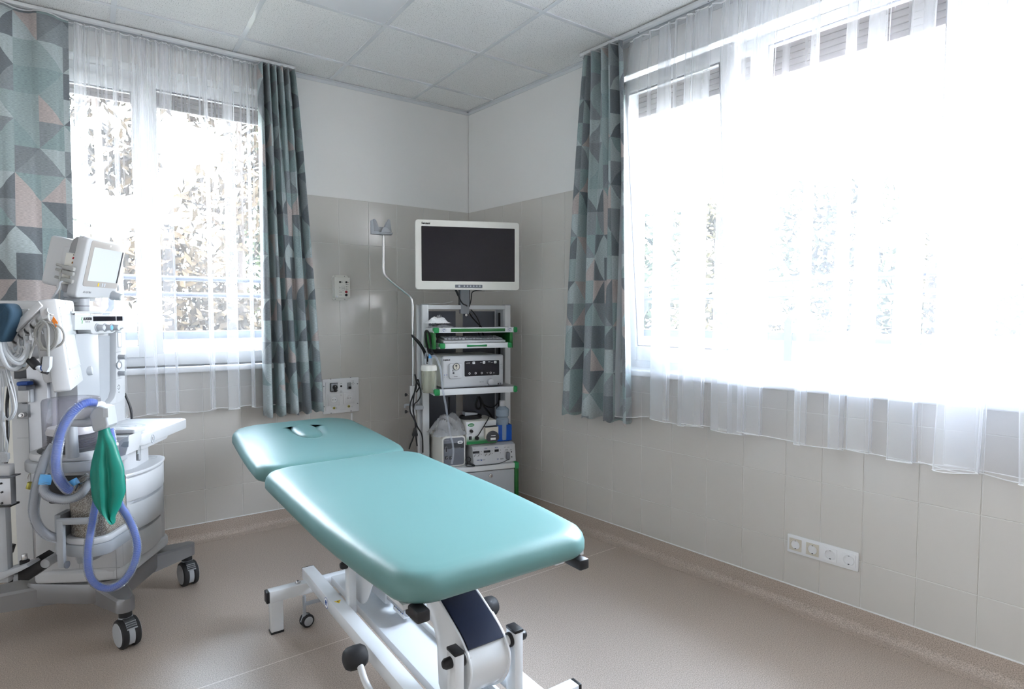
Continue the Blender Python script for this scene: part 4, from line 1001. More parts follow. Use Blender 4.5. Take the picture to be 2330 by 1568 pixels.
for u, v in ((1011.5, 853.5), (1016.5, 853.2), (1011.5, 858), (1016.5, 858)): q = lq(u, v); mb.cyl((q.x, 0, q.z), (q.x, -.001, q.z), .0028, 'ink_blue' if v < 855 else 'ink_grey', n=8)
part(mb, 'lettering', t)

# water jar hooked beside the light source
jc = tp(980, 893, y=.06); J = sub(T, jc.x - .005, .085, tp(980, 893, y=.085).z); jr = (tp(997.5, 870, y=.085).x - tp(963, 870, y=.085).x) / 2; jh = tp(980, 842, y=.085).z - J.o.z
t = thing('water_jar', 'ribbed clear water jar with cream lid hooked beside the light source', 'jar', J)
mb = MB(); prof = [(.001, .0), (jr * .8, 0), (jr * .96, .012), (jr * .98, jh * .8), (jr, jh)]; vs = []; n = 48
for (r_, z) in prof:
    for j in range(n): a = 2 * PI * j / n; k = 1 - .06 * (math.cos(8 * a) > .3); vs.append((r_ * k * math.cos(a), r_ * k * math.sin(a), z))
mb.raw(vs, [(i * n + j, i * n + (j + 1) % n, (i + 1) * n + (j + 1) % n, (i + 1) * n + j) for i in range(len(prof) - 1) for j in range(n)], 'jar_clear'); part(mb, 'vessel', t)
mb = MB(); mb.lathe([(jr * 1.03, jh - .002), (jr * 1.05, jh + .012), (jr * .95, jh + .030), (jr * .5, jh + .036), (.001, jh + .036)], 'ivory_plastic', n=36); part(mb, 'lid', t)
mb = MB(); mb.cyl((.004, -.02, jh + .02), (.004, -.02, jh + .075), .012, 'light_grey', n=16, b=.002); mb.cyl((.004, -.02, jh + .07), (.004, -.02, jh + .10), .0095, 'sky_blue_plastic', n=8); part(mb, 'tube_connector', t)
mb = MB(); mb.cyl((-.022, -.01, jh + .03), (-.022, -.01, jh + .072), .0065, 'light_grey', n=12); mb.sph((-.022, -.028, jh + .012), .0075, 'black_plastic'); part(mb, 'valve', t)
mb = MB(); mb.tube([(.004 + .022 * math.cos(a_), -.025 + .012 * math.sin(a_), jh + .004) for a_ in [PI + PI * i / 10 for i in range(11)]], .0022, 'black_plastic', n=6); part(mb, 'clip', t)
jx = J.loc(T.w(0, 0, 0)); JT = lambda x, y, z: T.loc(J.w(x, y, z))
cable('water_tube', 'clear white tube looping from the water jar down over the front of the trolley', 'tube', [JT(-.022, -.01, jh + .07), JT(-.018, -.012, jh + .105)] + Pt([(982, 810, .05), (990, 811, .03), (997, 824, .01), (1003, 845, -.01), (1007, 885, -.02), (1011, 905, -.02), (1017, 940, -.01), (1024, 985, .0), (1030, 1010, -.012), (1031.5, 1032, -.014), (1028, 1056, -.016)]), .0062, 'hose_clear', n=10)
cable('scope_cable', 'thick black cable looping up and over above the water jar', 'cable', [JT(.004, -.02, jh + .10)] + Pt([(984, 805, .05), (980, 780, .04), (976, 760, .04), (971, 753, .045), (968, 758, .05), (970, 778, .06), (975, 800, .10), (976, 820, .17)]), .0068, 'black_plastic', n=10)
cable('suction_cable', 'black cable doubling back from the pole to behind the water jar', 'cable', Pt([(973, 822, .16), (968, 802, .12), (955, 780, .10), (944, 769, .12), (937, 763, .14), (944, 772, .15), (957, 788, .15), (966, 806, .16), (971, 830, .18)]), .0058, 'black_plastic', n=10)

# insufflator
G_ = devframe(1006, 1060, .03, 3); gq = lambda u, v, y=0: G_.px(u, v, y=y); gw, gh = gq(1059.5, 1030).x, gq(1006, 995).z
gz = G_.o.z; G_ = Fr((G_.o.x, G_.o.y, zc1 + .003), G_.deg); gh += gz - zc1 - .003
t = thing('carbon_dioxide_regulator', 'grey-fronted upright box with rounded pale housing on the lower shelf', 'medical device', G_)
mb = MB(); mb.prism([(x, z) for x, z in rrect(0, gw, 0, gh, .022)], 'y', 0, .28, 'ivory_plastic', b=.008, seg=3); part(mb, 'housing', t)
mb = MB(); mb.prism(rrect(.010, gw - .010, .010, gh - .010, .016), 'y', -.003, .006, 'slate_grey', b=.002); fp = part(mb, 'front_panel', t)
mb = MB(); mb.box(.012, gw - .012, -.0038, 0, gh * .60, gh * .78, 'dark_grey'); q = gq(1046.5, 1006); mb.prism(rrect(q.x - .017, q.x + .017, q.z - .0095, q.z + .0095, .009), 'y', -.006, 0, 'ink_white'); mb.prism(rrect(q.x - .009, q.x + .009, q.z - .004, q.z + .004, .0035), 'y', -.007, -.005, 'ink_grey')
q = gq(1015, 1022); mb.box(q.x - .006, q.x + .006, -.005, 0, q.z - .019, q.z + .015, 'ink_grey'); mb.box(q.x - .004, q.x + .004, -.0055, 0, q.z - .017, q.z + .012, 'ink')
for u, v, s_, f in ((1010, 1003.5, 'OLYMPOS', .03), (1026, 1021, 'CARBON DIOXIDE', .062)): q = gq(u, v); mb.text(s_ if 'OLY' not in s_ else 'FUJINON', 'ink_grey', (q.x, -.0042, q.z), (1, 0, 0), (0, 0, 1), .007, fit=f)
for u in (1016, 1026): q = gq(u, 1042); mb.box(q.x - .011, q.x + .008, -.0045, 0, q.z - .009, q.z + .012, 'dark_grey', b=.001); mb.cyl((q.x - .004, -.006, q.z - .002), (q.x + .004, -.006, q.z + .006), .0022, 'ink_grey', n=6)
part(mb, 'display_marks', fp)
t = thing('plastic_bag', 'crumpled clear plastic bag lying on top of the grey-fronted box', 'bag', sub(G_, gw * .5, .10, gh))
rd = random.Random(5)
def crumple(mb, w_, d_, h_, m, n=22, seed=1, dx=0, dy=0):
    rd = random.Random(seed); ph = [(rd.uniform(2, 9), rd.uniform(2, 9), rd.uniform(0, 6)) for _ in range(6)]; vs = []
    for j in range(n + 1):
        for i in range(n + 1):
            x, y = (i / n - .5), (j / n - .5); e = max(0, 1 - (2 * abs(x)) ** 3) * max(0, 1 - (2 * abs(y)) ** 3)
            z = h_ * e * (.55 + .45 * abs(sum(math.sin(a * x * 2.2 + b * y * 2.2 + c) for a, b, c in ph) / 2.2)) + rd.uniform(0, .004)
            vs.append((dx + x * w_ * (1 + .12 * math.sin(y * 9 + seed)), dy + y * d_ * (1 + .1 * math.sin(x * 11)), max(.001, z)))
    mb.raw(vs, [(j * (n + 1) + i, j * (n + 1) + i + 1, (j + 1) * (n + 1) + i + 1, (j + 1) * (n + 1) + i) for j in range(n) for i in range(n)], m)
mb = MB(); crumple(mb, .22, .20, .085, 'film', seed=4); part(mb, 'film', t, angle=12)
mb = MB(); crumple(mb, .07, .10, .03, 'clear_plastic', seed=9, n=12, dx=-.10, dy=-.04); mb.tube([(.0, -.07, .03), (.05, -.03, .05), (.08, .01, .07)], .003, 'black_plastic', n=6, smooth=4); mb.tube([(-.04, .0, .06), (.02, .03, .065), (.07, .05, .06)], .0025, 'black_plastic', n=6, smooth=4); part(mb, 'contents', t)

# electrosurgical unit, its top and front leaning back
E_ = devframe(1079, 1058.5, .02, 1.5); ez = zc1 + .004; E_ = Fr((E_.o.x, E_.o.y, ez), E_.deg); eq = lambda u, v, y=0: E_.px(u, v, y=y)
ew, eh = eq(1174.5, 1040).x, eq(1073, 1018, y=.02).z
t = thing('electrosurgical_unit', 'flat white electrosurgical unit with three small black displays on the lower shelf', 'medical device', E_)
mb = MB(); mb.prism([(0, 0), (.30, 0), (.30, eh + .008), (.05, eh + .008), (.018, eh)], 'x', -.006, ew, 'white_plastic', b=.007, seg=3); part(mb, 'housing', t)
def lean(p): k = max(0, min(1, p.z / eh)); return Vector((p.x, .018 * k, p.z))
mb = MB()
for u0, u1, v0, v1 in ((1077.5, 1092, 1027.5, 1033.3), (1102.2, 1116.8, 1025.3, 1031.3), (1127, 1136, 1023.3, 1029.3)):
    a, b = eq(u0, v1), eq(u1, v0); k = .018 * (a.z / eh); mb.box(a.x, b.x, k - .002, k + .004, a.z, b.z, 'ink')
part(mb, 'display', t)
mb = MB()
for u, v in ((1096.3, 1028.5), (1096.3, 1034.5), (1121, 1026.7), (1121, 1032.5), (1140, 1025), (1140, 1031)): p = lean(eq(u, v)); mb.cyl((p.x, p.y, p.z), (p.x, p.y - .002, p.z), .0028, 'ink', n=3)
for u, v in ((1081, 1038), (1089.5, 1037.6), (1106.5, 1035.8), (1115, 1035)): p = lean(eq(u, v)); mb.tube([(p.x - .005, p.y - .002, p.z - .006), (p.x + .006, p.y - .002, p.z + .008)], .0014, 'ink', n=4); mb.tube([(p.x - .010, p.y - .001, p.z - .010), (p.x + .010, p.y - .001, p.z - .010), (p.x + .010, p.y - .001, p.z + .011), (p.x - .010, p.y - .001, p.z + .011)], .0004, 'ink_grey', n=4, closed=True)
for u, v, s_, f, m_ in ((1079, 1025, 'CUT', .016, 'ink_grey'), (1104, 1023, 'COAG', .018, 'ink_blue'), (1128, 1021, 'BIPOLAR', .020, 'ink_blue'), (1085.5, 1049, 'EMED', .018, 'ink_blue'), (1099, 1048, 'TECH', .016, 'ink_grey'), (1151, 1026, 'MONOPOLAR', .020, 'ink_grey'), (1162, 1025.5, 'BIPOLAR', .014, 'ink_grey'), (1149, 1019.8, 'o o', .012, 'ink'), (1156, 1020, 'REM', .014, 'ink_grey')):
    p = lean(eq(u, v)); mb.text(s_, m_, (p.x, p.y - .001, p.z), (1, 0, 0), (0, .05, 1), .0085, fit=f)
p = lean(eq(1095.8, 1047.5)); mb.prism([(p.x - .004, p.z - .006), (p.x + .007, p.z), (p.x - .004, p.z + .006)], 'y', p.y - .002, p.y, 'ink_blue')
p = lean(eq(1142.5, 1044)); mb.box(p.x - .011, p.x + .011, p.y - .001, p.y, p.z - .005, p.z + .004, 'ink_grey'); p = lean(eq(1133, 1044.6)); mb.tube([(p.x + .005 * math.cos(a_), p.y - .001, p.z + .005 * math.sin(a_)) for a_ in [PI * 2 * i / 10 for i in range(10)]], .0009, 'ink_blue', n=4, closed=True)
for u, v in ((1165, 1029), (1165, 1040)): p = lean(eq(u, v)); mb.cyl((p.x, p.y + .001, p.z), (p.x, p.y - .003, p.z), .0036, 'ink', n=12)
part(mb, 'markings', t)
p = lean(eq(1155.5, 1037)); mb = MB(); mb.prism([(p.x + a, p.z + b) for a, b in rrect(-.011, .010, -.026, .026, .009)], 'y', p.y - .024, p.y, 'slate_grey', b=.003); o = mb.build('connector_plug', None); o.location = E_.o; o.rotation_euler = (0, 0, R(E_.deg)); tag(o, 'grey moulded plug pushed into the right of the electrosurgical unit', 'plug')
et = lambda u, v, y: T.px(u, v, y=y)
cable('electrode_cable', 'thin black cable from the grey plug along the cabinet edge to a coil', 'cable', [T.loc(E_.w(p.x, p.y - .022, p.z - .02)), et(1146, 1051, -.004), et(1130, 1056, -.006), et(1105, 1058.5, -.008), et(1082, 1060, -.008), et(1070, 1057, -.004), et(1062, 1052, .0), et(1061, 1044, .0), et(1066, 1040, .0), et(1071, 1044, .0), et(1069, 1051, .0), et(1064, 1053, .0)], .0022, n=6)
cable('cable_bundle', 'small bundle of dark leads lying between the two boxes on the lower shelf', 'cable', [et(1060, 1055, .01), et(1066, 1052, .0), et(1074, 1056, -.004), et(1080, 1060, -.003), et(1072, 1061, -.002), et(1062, 1060, 0), et(1061, 1057, .01), et(1068, 1056, .006), et(1078, 1059, .002)], .0042, 'dark_grey', n=8)

# irrigation pump with green base on the electrosurgical unit
P_ = devframe(1061, 1007, .05, 2); pz = ez + eh + .013; P_ = Fr((P_.o.x, P_.o.y, pz), P_.deg); pq = lambda u, v, y=0: P_.px(u, v, y=y); pw, ph_ = pq(1130, 980).x, pq(1061, 960.5).z
t = thing('irrigation_pump', 'cream peristaltic pump with green lower front, standing on the white electrosurgical unit', 'medical device', P_)
m = bpy.data.materials.new('pump_front'); m.use_nodes = True; nt = m.node_tree; bs = nt.nodes['Principled BSDF']; tc = nt.nodes.new('ShaderNodeTexCoord'); sp_ = nt.nodes.new('ShaderNodeSeparateXYZ'); nt.links.new(tc.outputs['Generated'], sp_.inputs[0])
rp = nt.nodes.new('ShaderNodeValToRGB'); nt.links.new(sp_.outputs[2], rp.inputs[0]); e = rp.color_ramp.elements; e[0].position = .10; e[0].color = (.01, .22, .06, 1); e[1].position = .38; e[1].color = (.78, .80, .82, 1); nt.links.new(rp.outputs[0], bs.inputs['Base Color']); bs.inputs['Roughness'].default_value = .35; MATS['pump_front'] = m
mb = MB(); mb.box(0, pw, .004, .22, 0, ph_, 'ivory_plastic', b=.004); part(mb, 'housing', t)
mb = MB(); mb.box(.003, pw - .003, 0, .005, .003, ph_ - .004, 'pump_front'); part(mb, 'front_plate', t)
q = pq(1072, 981); mb = MB(); mb.cyl((q.x, .001, q.z), (q.x, -.016, q.z), .0115, 'black_plastic', r2=.0095, n=24, b=.001)
part(mb, 'speed_knob', t)
mb = MB()
for i in range(9): a_ = R(-40 + 260 * i / 8); mb.tube([(q.x + .0145 * math.cos(a_), 0, q.z + .0145 * math.sin(a_)), (q.x + .0175 * math.cos(a_), 0, q.z + .0175 * math.sin(a_))], .0006, 'ink', n=4)
c = pq(1072, 967.3); n = 28; mb.prism([(c.x + .021 * math.cos(2 * PI * i / n), c.z + .0105 * math.sin(2 * PI * i / n)) for i in range(n)], 'y', -.001, .001, 'green_plastic'); mb.text('LEMKE', 'ink_white', (c.x - .015, -.0012, c.z - .004), (1, 0, 0), (0, 0, 1), .011, fit=.030)
q2 = pq(1067.5, 988); mb.text('SPEED', 'ink', (q2.x, -.0004, q2.z), (1, 0, 0), (0, 0, 1), .005, fit=.022); part(mb, 'markings', t)
q = pq(1070, 997); mb = MB(); mb.box(q.x - .009, q.x + .009, -.004, .002, q.z - .011, q.z + .011, 'black_plastic', b=.002); mb.box(q.x - .005, q.x + .005, -.007, -.002, q.z - .008, q.z + .008, 'dark_grey', b=.002); part(mb, 'power_switch', t)
a, b = pq(1100, 1002), pq(1130, 967.5); mb = MB(); mb.box(a.x + .002, b.x, -.035, .002, a.z + .012, b.z, 'warm_beige', b=.004); mb.box(a.x, b.x - .006, -.037, .0, b.z - .004, b.z, 'dark_grey'); hd = part(mb, 'pump_head', t)
cx_, cz_ = (a.x + b.x) / 2 + .003, a.z + .022; rr = (b.x - a.x) * .47; n = 24
mb = MB(); mb.prism([(cx_ + rr * math.cos(PI * i / n), cz_ + rr * 1.0 * math.sin(PI * i / n)) for i in range(n + 1)] + [(cx_ - rr * .98, cz_ - .010), (cx_ - rr * .7, cz_ - .024), (cx_ + rr * .7, cz_ - .024), (cx_ + rr * .98, cz_ - .010)], 'y', -.048, -.02, 'dark_grey', b=.003); mb.box(cx_ - .014, cx_ + .016, -.0495, -.047, cz_ + .012, cz_ + .016, 'ink_white'); mb.box(cx_ - .017, cx_ + .017, -.0495, -.047, cz_ - .014, cz_ + .0, 'paper_white'); part(mb, 'rotor_cover', hd)
q = pq(1084, 996.5); qq = tp(1084, 996.5, y=.05)
def jack(ob, o):
    mb = MB(); c = T.loc(P_.w(q.x, -.012, q.z)) - o; mb.cyl(c + Vector((0, .012, 0)), c - Vector((0, .008, 0)), .0125, 'black_plastic', n=16, b=.002); mb.build('plug', ob)
cable('pedal_cable', 'black cable hanging from the pedal coil down to a round plug on the pump front', 'cable', [tp(1113, 948, y=.12), tp(1111, 953, y=.07), tp(1104, 965, y=.035), tp(1096, 978, y=.028), tp(1090, 988, y=.028), tp(1084.5, 995, y=.035)], .0034, extra=jack)
# pedal with its coiled lead on the pump
D_ = sub(P_, .055, .10, ph_); mb = MB(); t = thing('foot_pedal', 'small black and silver foot switch resting on its coiled cable on the pump', 'foot switch', D_)
mb = MB(); mb.prism([(-.04, .026), (.045, .030), (.045, .042), (-.04, .050)], 'y', -.032, .032, 'light_grey', b=.003); part(mb, 'body', t)
mb = MB(); mb.prism([(-.037, .0505), (.043, .0425), (.043, .045), (-.037, .053)], 'y', -.029, .029, 'black_plastic', b=.001); part(mb, 'treadle', t)
mb = MB(); P3 = []
for i in range(4 * 24 + 1): a_ = 2 * PI * i / 24; k = .98 + .05 * math.sin(i * .37); P3.append((.006 + .072 * k * math.cos(a_), .052 * k * math.sin(a_), .004 + .0055 * i / 24))
mb.tube(P3, .0035, 'black_plastic', n=7); part(mb, 'coiled_lead', t)
# bottle in blue holder
B_ = Fr(T.w(tp(1131.5, 1003, y=.09).x, .09, pz), T.deg); bq = lambda u, v, y=0: B_.px(u, v, y=y); bw, bh = bq(1164.5, 985).x, bq(1148, 967).z
t = thing('bottle_holder', 'bright blue square holder beside the pump on the electrosurgical unit', 'holder', B_)
mb = MB(); mb.box(.002, bw - .002, .0, .075, 0, .004, 'blue_plastic')
for (x0, x1, y0, y1) in ((0, bw, 0, .004), (0, bw, .072, .076), (0, .004, .003, .073), (bw - .004, bw, .003, .073)): mb.box(x0, x1, y0, y1, 0, bh, 'blue_plastic', b=.0018)
part(mb, 'tray', t)
t = thing('saline_bottle', 'clear plastic bottle with white cap standing in the blue holder', 'bottle', sub(B_, bw / 2 - .002, .038, .005)); rb = (bq(1162, 960).x - bq(1132, 960).x) / 2 * .97; bz = bq(1148, 925, y=.038).z; zc_ = bq(1148, 912.5, y=.038).z
mb = MB(); mb.lathe([(.001, 0), (rb * .9, 0), (rb * .92, .01), (rb * .92, bh), (rb, bh + .006), (rb, bh + .028), (rb * .80, bh + .036), (rb * .80, bh + .042), (rb, bh + .052), (rb, bz - .022), (rb * .6, bz - .006), (rb * .42, bz)], 'bottle_clear', n=32); part(mb, 'body', t)
mb = MB(); mb.lathe([(.001, .008), (rb * .86, .008), (rb * .86, bh + .012), (.001, bh + .012)], 'bottle_clear', n=24); part(mb, 'water', t)
mb = MB(); mb.lathe([(rb * .44, bz - .008), (rb * .44, zc_ - .004), (rb * .38, zc_), (.001, zc_)], 'white_plastic', n=24); part(mb, 'cap', t)
# cable bundles behind
cable('mains_lead', 'thick bunch of black leads hanging behind the white shelf above the pump', 'cable', Pt([(1088, 902, .30), (1084, 915, .30), (1083, 925, .30), (1088, 931, .30), (1094, 925, .30), (1093, 912, .30), (1090, 903, .31), (1096, 912, .30), (1101, 925, .30), (1112, 938, .30), (1120, 950, .31)]), .0068)
cable('adapter_lead', 'black lead crossing from the cable bunch to an adapter behind the pump', 'cable', Pt([(1098, 919, .32), (1108, 925, .31), (1118, 927, .30), (1127, 923, .29), (1133, 916, .30), (1136, 906, .33)]), .0042)
t = thing('power_adapter', 'black adapter block behind the pump beside the bottle', 'power adapter', sub(T, tp(1124, 948, y=.30).x, .30, P_.o.z - 0)); mb = MB(); mb.box(-.028, .022, -.02, .02, 0, .075, 'black_plastic', b=.006); part(mb, 'block', t); mb = MB(); mb.tube([(0, 0, .07), (.008, 0, .09), (-.01, 0, .115)], .004, 'black_plastic', n=6, smooth=4); part(mb, 'lead', t)
cable('hanging_lead', 'black cable hanging straight down inside the left of the trolley below the shelf', 'cable', Pt([(1022, 903, .40), (1021, 940, .40), (1018, 985, .40), (1017, 1040, .40)]), .0058)
# wipes on the box frame
t = thing('gauze_pack', 'crumpled white gauze pack on the upper left of the trolley', 'pack', sub(T, tp(997, 742, y=.10).x, .12, zt_ + .012)); mb = MB(); crumple(mb, .14, .10, .030, 'paper_white', seed=12, n=30); mb.v = [Vector((v.x, v.y, v.z + .012)) for v in mb.v]; part(mb, 'gauze', t, angle=60)
t = thing('plastic_pouch', 'flat grey clear pouch lying under the white gauze pack', 'pouch', sub(T, tp(1004, 745, y=.10).x, .13, zt_ - .005)); mb = MB(); crumple(mb, .17, .14, .022, 'film', seed=15, n=16); part(mb, 'film', t, angle=15)
mb = MB(); c = tp(1012, 727, y=.12) - Vector((tp(1004, 745, y=.10).x, .13, zt_ - .005)); crumple(mb, .07, .05, .03, 'film', seed=18, n=10); mb.v = [v + Vector((-.0, .05, .045)) for v in mb.v]; part(mb, 'corner_fold', t, angle=15)

# pole with the endoscope hanger, clamped to the left of the trolley
py = PY + .02; s = thing('scope_pole', 'bent steel pole with a grey endoscope hanger, clamped to the left of the trolley', 'hanger pole', T)
W = [tp(u, v, y=py) for u, v in ((872.5, 533), (872.5, 575), (872.5, 607), (873.5, 619), (879, 630), (900, 648), (927, 669), (935, 677), (938.5, 690), (939, 720), (940, 800), (940, 905))]
mb = MB(); mb.tube(W, .0085, 'steel', n=14, smooth=4); part(mb, 'pole', s)
h0 = tp(872, 533, y=py); mb = MB(); X0 = h0.x; Z0 = h0.z; k = .0029
def hp(pts, y0, y1, b=.003): mb.prism([(X0 + (u - 872) * k, Z0 + (536 - v) * k) for u, v in pts], 'y', y0, y1, 'mid_grey', b=b)
hp([(844, 538), (844, 510), (846, 508), (849, 508), (851, 532), (862, 532), (862, 538)], py - .03, py - .012)
hp([(848, 532), (850, 506), (853, 504), (857, 507), (862, 521), (875, 521), (882, 504), (885, 503), (887, 507), (890, 530), (884, 534), (866, 534)], py - .012, py + .012, b=.004)
hp([(866, 533), (868, 526), (873, 522), (879, 523), (884, 528), (887, 533)], py - .034, py - .008, b=.003); hp([(848, 533), (892, 533), (890, 537), (870, 538), (850, 537)], py - .03, py + .02)
hp([(874, 520), (880, 507), (884, 520)], py + .012, py + .035); part(mb, 'hanger', s)
mb = MB(); a = tp(932.5, 880, y=py); b = tp(944.5, 880, y=py); zz0, zz1 = tp(932, 945, y=py).z, tp(932, 878, y=py).z
mb.box(a.x, b.x, py - .018, py + .018, zz0, zz1, 'white_enamel', b=.002); part(mb, 'clamp_block', s)
for v in (898.5, 937): mb = MB(); c = tp(924, v, y=py); mb.cyl((c.x, py, c.z), (a.x, py, c.z), .003, 'steel', n=8); mb.lathe([(.001, 0), (.009, .0), (.012, .006), (.009, .012), (.004, .018)], 'black_plastic', T=Matrix.Translation((c.x - .008, py, c.z)) @ Matrix.Rotation(R(90), 4, 'Y'), n=10); part(mb, 'clamp_screw', s)
mb = MB(); c = tp(945, 928, y=py - .03); mb.prism(rrect(c.x - .005, tp(961.5, 928, y=py).x, c.z - .014, c.z + .014, .011), 'y', py - .04, py + .03, 'light_grey', b=.004); c2 = tp(920, 922, y=py); mb.tube([(c2.x, py - .03, c2.z - .014), (c2.x, py - .03, c2.z + .001), (c2.x + .012, py - .03, c2.z + .006), (c.x, py - .03, c2.z)], .008, 'light_grey', n=8, smooth=4); part(mb, 'cable_hook', s)
cable('mains_cable', 'knot of black mains cable hung over the grey hook beside the pole', 'cable', Pt([(944, 852, .24), (947, 868, .22), (946, 885, .21), (938, 905, .20), (933, 922, .20), (934, 938, .20), (941, 952, .21), (946, 965, .22), (945, 980, .22), (939, 1000, .22), (934, 1012, .22), (931, 1022, .22)]), .0046)
cable('mains_cable', 'second loop of the black cable knot, its inline plug below the hook', 'cable', Pt([(947, 893, .19), (954, 880, .19), (951, 864, .19), (947, 872, .19), (942, 900, .19), (940, 925, .19), (943, 950, .2), (949, 970, .21), (958, 985, .22), (961.5, 1000, .23), (962, 1030, .23)]), .0046,
      extra=lambda ob, o: (lambda mb: (mb.prism([((tp(944, 984, y=.20) - o).x + a, (tp(944, 984, y=.20) - o).z + b) for a, b in ((-.005, .03), (.005, .03), (.018, -.012), (.016, -.024), (-.016, -.024), (-.018, -.012))], 'y', (.20 - o.y) - .012, (.20 - o.y) + .012, 'black_plastic', b=.004), mb.build('inline_plug', ob)))(MB()))
cable('mains_cable', 'third strand of the black cable knot, crossing to the right of the pole', 'cable', Pt([(945, 855, .2), (949, 870, .19), (956, 885, .19), (957, 900, .19), (951, 912, .19), (943, 920, .19), (940, 935, .2), (944, 955, .2), (946, 985, .21), (947, 1000, .22), (949, 1015, .22)]), .0042)
# ================================================================ DEVICES ON THE WALLS
# gas alarm box
a, b = WA.px(755.5, 684, y=0), WA.px(792, 627, y=0); G = sub(WA, a.x, 0, a.z); w_, h_ = b.x - a.x, b.z - a.z
t = thing('gas_alarm_box', 'small white wall box with black and red buttons on the tiles', 'alarm box', G)
mb = MB(); mb.prism([(0, .012), (.010, 0), (w_ - .012, 0), (w_ - .002, .012), (w_ - .002, h_ - .012), (w_ - .012, h_), (.010, h_), (0, h_ - .012)], 'y', -.006, 0, 'ivory_plastic', b=.001); part(mb, 'back_plate', t)
bx0, bx1, bz0, bz1 = .004, w_ + .0, .019, h_ - .017
mb = MB(); mb.box(bx0, bx1 - .004, -.048, -.005, bz0, bz1, 'ivory_plastic', b=.003); bx = part(mb, 'housing', t)
gq = lambda u, v: G.px(u, v, y=-.048)
mb = MB()
for u, v, r_, m_ in ((773.5, 641.8, .0062, 'ink'), (787.8, 642.2, .0062, 'ink'), (787.7, 664.4, .0085, 'red_button'), (787.8, 671.3, .0085, 'ink')): q = gq(u, v); mb.cyl((q.x, -.047, q.z), (q.x, -.053, q.z), r_, m_, n=18, b=.001)
for v in (647.2, 652.5, 657.8): q = gq(787.8, v); mb.cyl((q.x, -.047, q.z), (q.x, -.050, q.z), .0022, 'ink', n=10)
q = gq(773.4, 655); mb.cyl((q.x, -.047, q.z), (q.x, -.050, q.z), .0022, 'ink', n=10); part(mb, 'button', bx)
mb = MB(); q = gq(780.8, 655.7); mb.tube([(q.x + .0125 * math.cos(a_), -.0483, q.z + .0145 * math.sin(a_)) for a_ in [2 * PI * i / 24 for i in range(24)]], .0006, 'ink_grey', n=4, closed=True); mb.text('GA.4', 'ink', (q.x - .0085, -.0484, q.z - .002), (1, 0, 0), (0, 0, 1), .007, fit=.017)
for u, v, s_, f, m_ in ((776, 642.6, 'NORM', .010, 'ink'), (790.3, 643, 'ALARM', .009, 'red_button'), (790, 648, 'HIGH', .008, 'ink'), (790, 653.3, 'LOW', .008, 'ink'), (790, 658.6, 'FAIL', .008, 'ink'), (772, 661, 'CE', .006, 'red_button'), (771.8, 665.3, 'ALARM MUTE', .020, 'ink'), (771.5, 672, 'TEST RESET', .020, 'ink'), (772.7, 651.8, 'L', .002, 'red_button')): q = gq(u, v); mb.text(s_, m_, (q.x, -.0484, q.z), (1, 0, 0), (0, 0, 1), .0048, fit=f)
q = gq(767.5, 675); mb.box(q.x - .006, q.x + .006, -.0485, -.048, q.z - .006, q.z + .005, 'ink_white'); mb.tube([(q.x - .003 + .003 * math.cos(a_), -.049, q.z + .004 * math.sin(a_)) for a_ in [R(60 + 30 * i) for i in range(9)]], .0007, 'ink_blue', n=4); mb.text('K', 'ink', (q.x + .0005, -.049, q.z - .004), (1, 0, 0), (0, 0, 1), .008); part(mb, 'markings', bx)
for x in (.020, w_ - .028):
    for z in (.009, h_ - .008): mb = MB(); mb.cyl((x, -.006, z), (x, -.0085, z), .0028, 'mid_grey', n=10); part(mb, 'screw', t)
# power panel
a, b = WA.px(733.5, 943, y=0), WA.px(815, 856, y=0); G = sub(WA, a.x, 0, a.z); w_, h_ = b.x - a.x, b.z - a.z + .0
h_ = (WA.px(735, 863, y=0).z - a.z)
t = thing('power_panel', 'white wall panel with a black rotary switch, a breaker and two sockets', 'electrical panel', G)
mb = MB(); mb.prism(rrect(0, w_, 0, h_, .008), 'y', -.012, 0, 'window_pvc', b=.003); mb.prism(rrect(.020, w_ - .022, .022, h_ - .020, .004), 'y', -.016, -.01, 'window_pvc', b=.002); part(mb, 'cover', t)
gq = lambda u, v: G.px(u, v, y=-.016); pc = lambda x, y: (720 + x * 120 / 1711, 840 + y * 110 / 1568)
q = gq(*pc(560, 580)); mb = MB(); mb.box(q.x - .026, q.x + .026, -.028, -.015, q.z - .030, q.z + .028, 'black_plastic', b=.002); mb.box(q.x - .021, q.x + .025, -.030, -.027, q.z - .025, q.z + .024, 'light_grey'); rs = part(mb, 'rotary_switch', t)
mb = MB(); mb.cyl((q.x + .002, -.029, q.z), (q.x + .002, -.045, q.z), .0155, 'black_plastic', n=24, b=.002); mb.box(q.x - .004, q.x + .010, -.052, -.03, q.z - .030, q.z + .008, 'black_plastic', b=.002); mb.box(q.x, q.x + .0025, -.0535, -.045, q.z + .002, q.z + .010, 'ink_white'); part(mb, 'knob', rs)
q = gq(*pc(800, 555)); mb = MB(); mb.cyl((q.x, -.015, q.z), (q.x, -.020, q.z), .0065, 'ink', n=18); part(mb, 'indicator', t)
q = gq(*pc(1050, 535)); mb = MB(); mb.box(q.x - .013, q.x + .013, -.030, -.015, q.z - .024, q.z + .022, 'light_grey', b=.002); mb.box(q.x - .011, q.x + .011, -.031, -.029, q.z + .002, q.z + .019, 'clear_plastic'); br = part(mb, 'circuit_breaker', t)
mb = MB(); mb.box(q.x - .008, q.x + .009, -.042, -.028, q.z - .020, q.z - .004, 'black_plastic', b=.002); part(mb, 'lever', br)
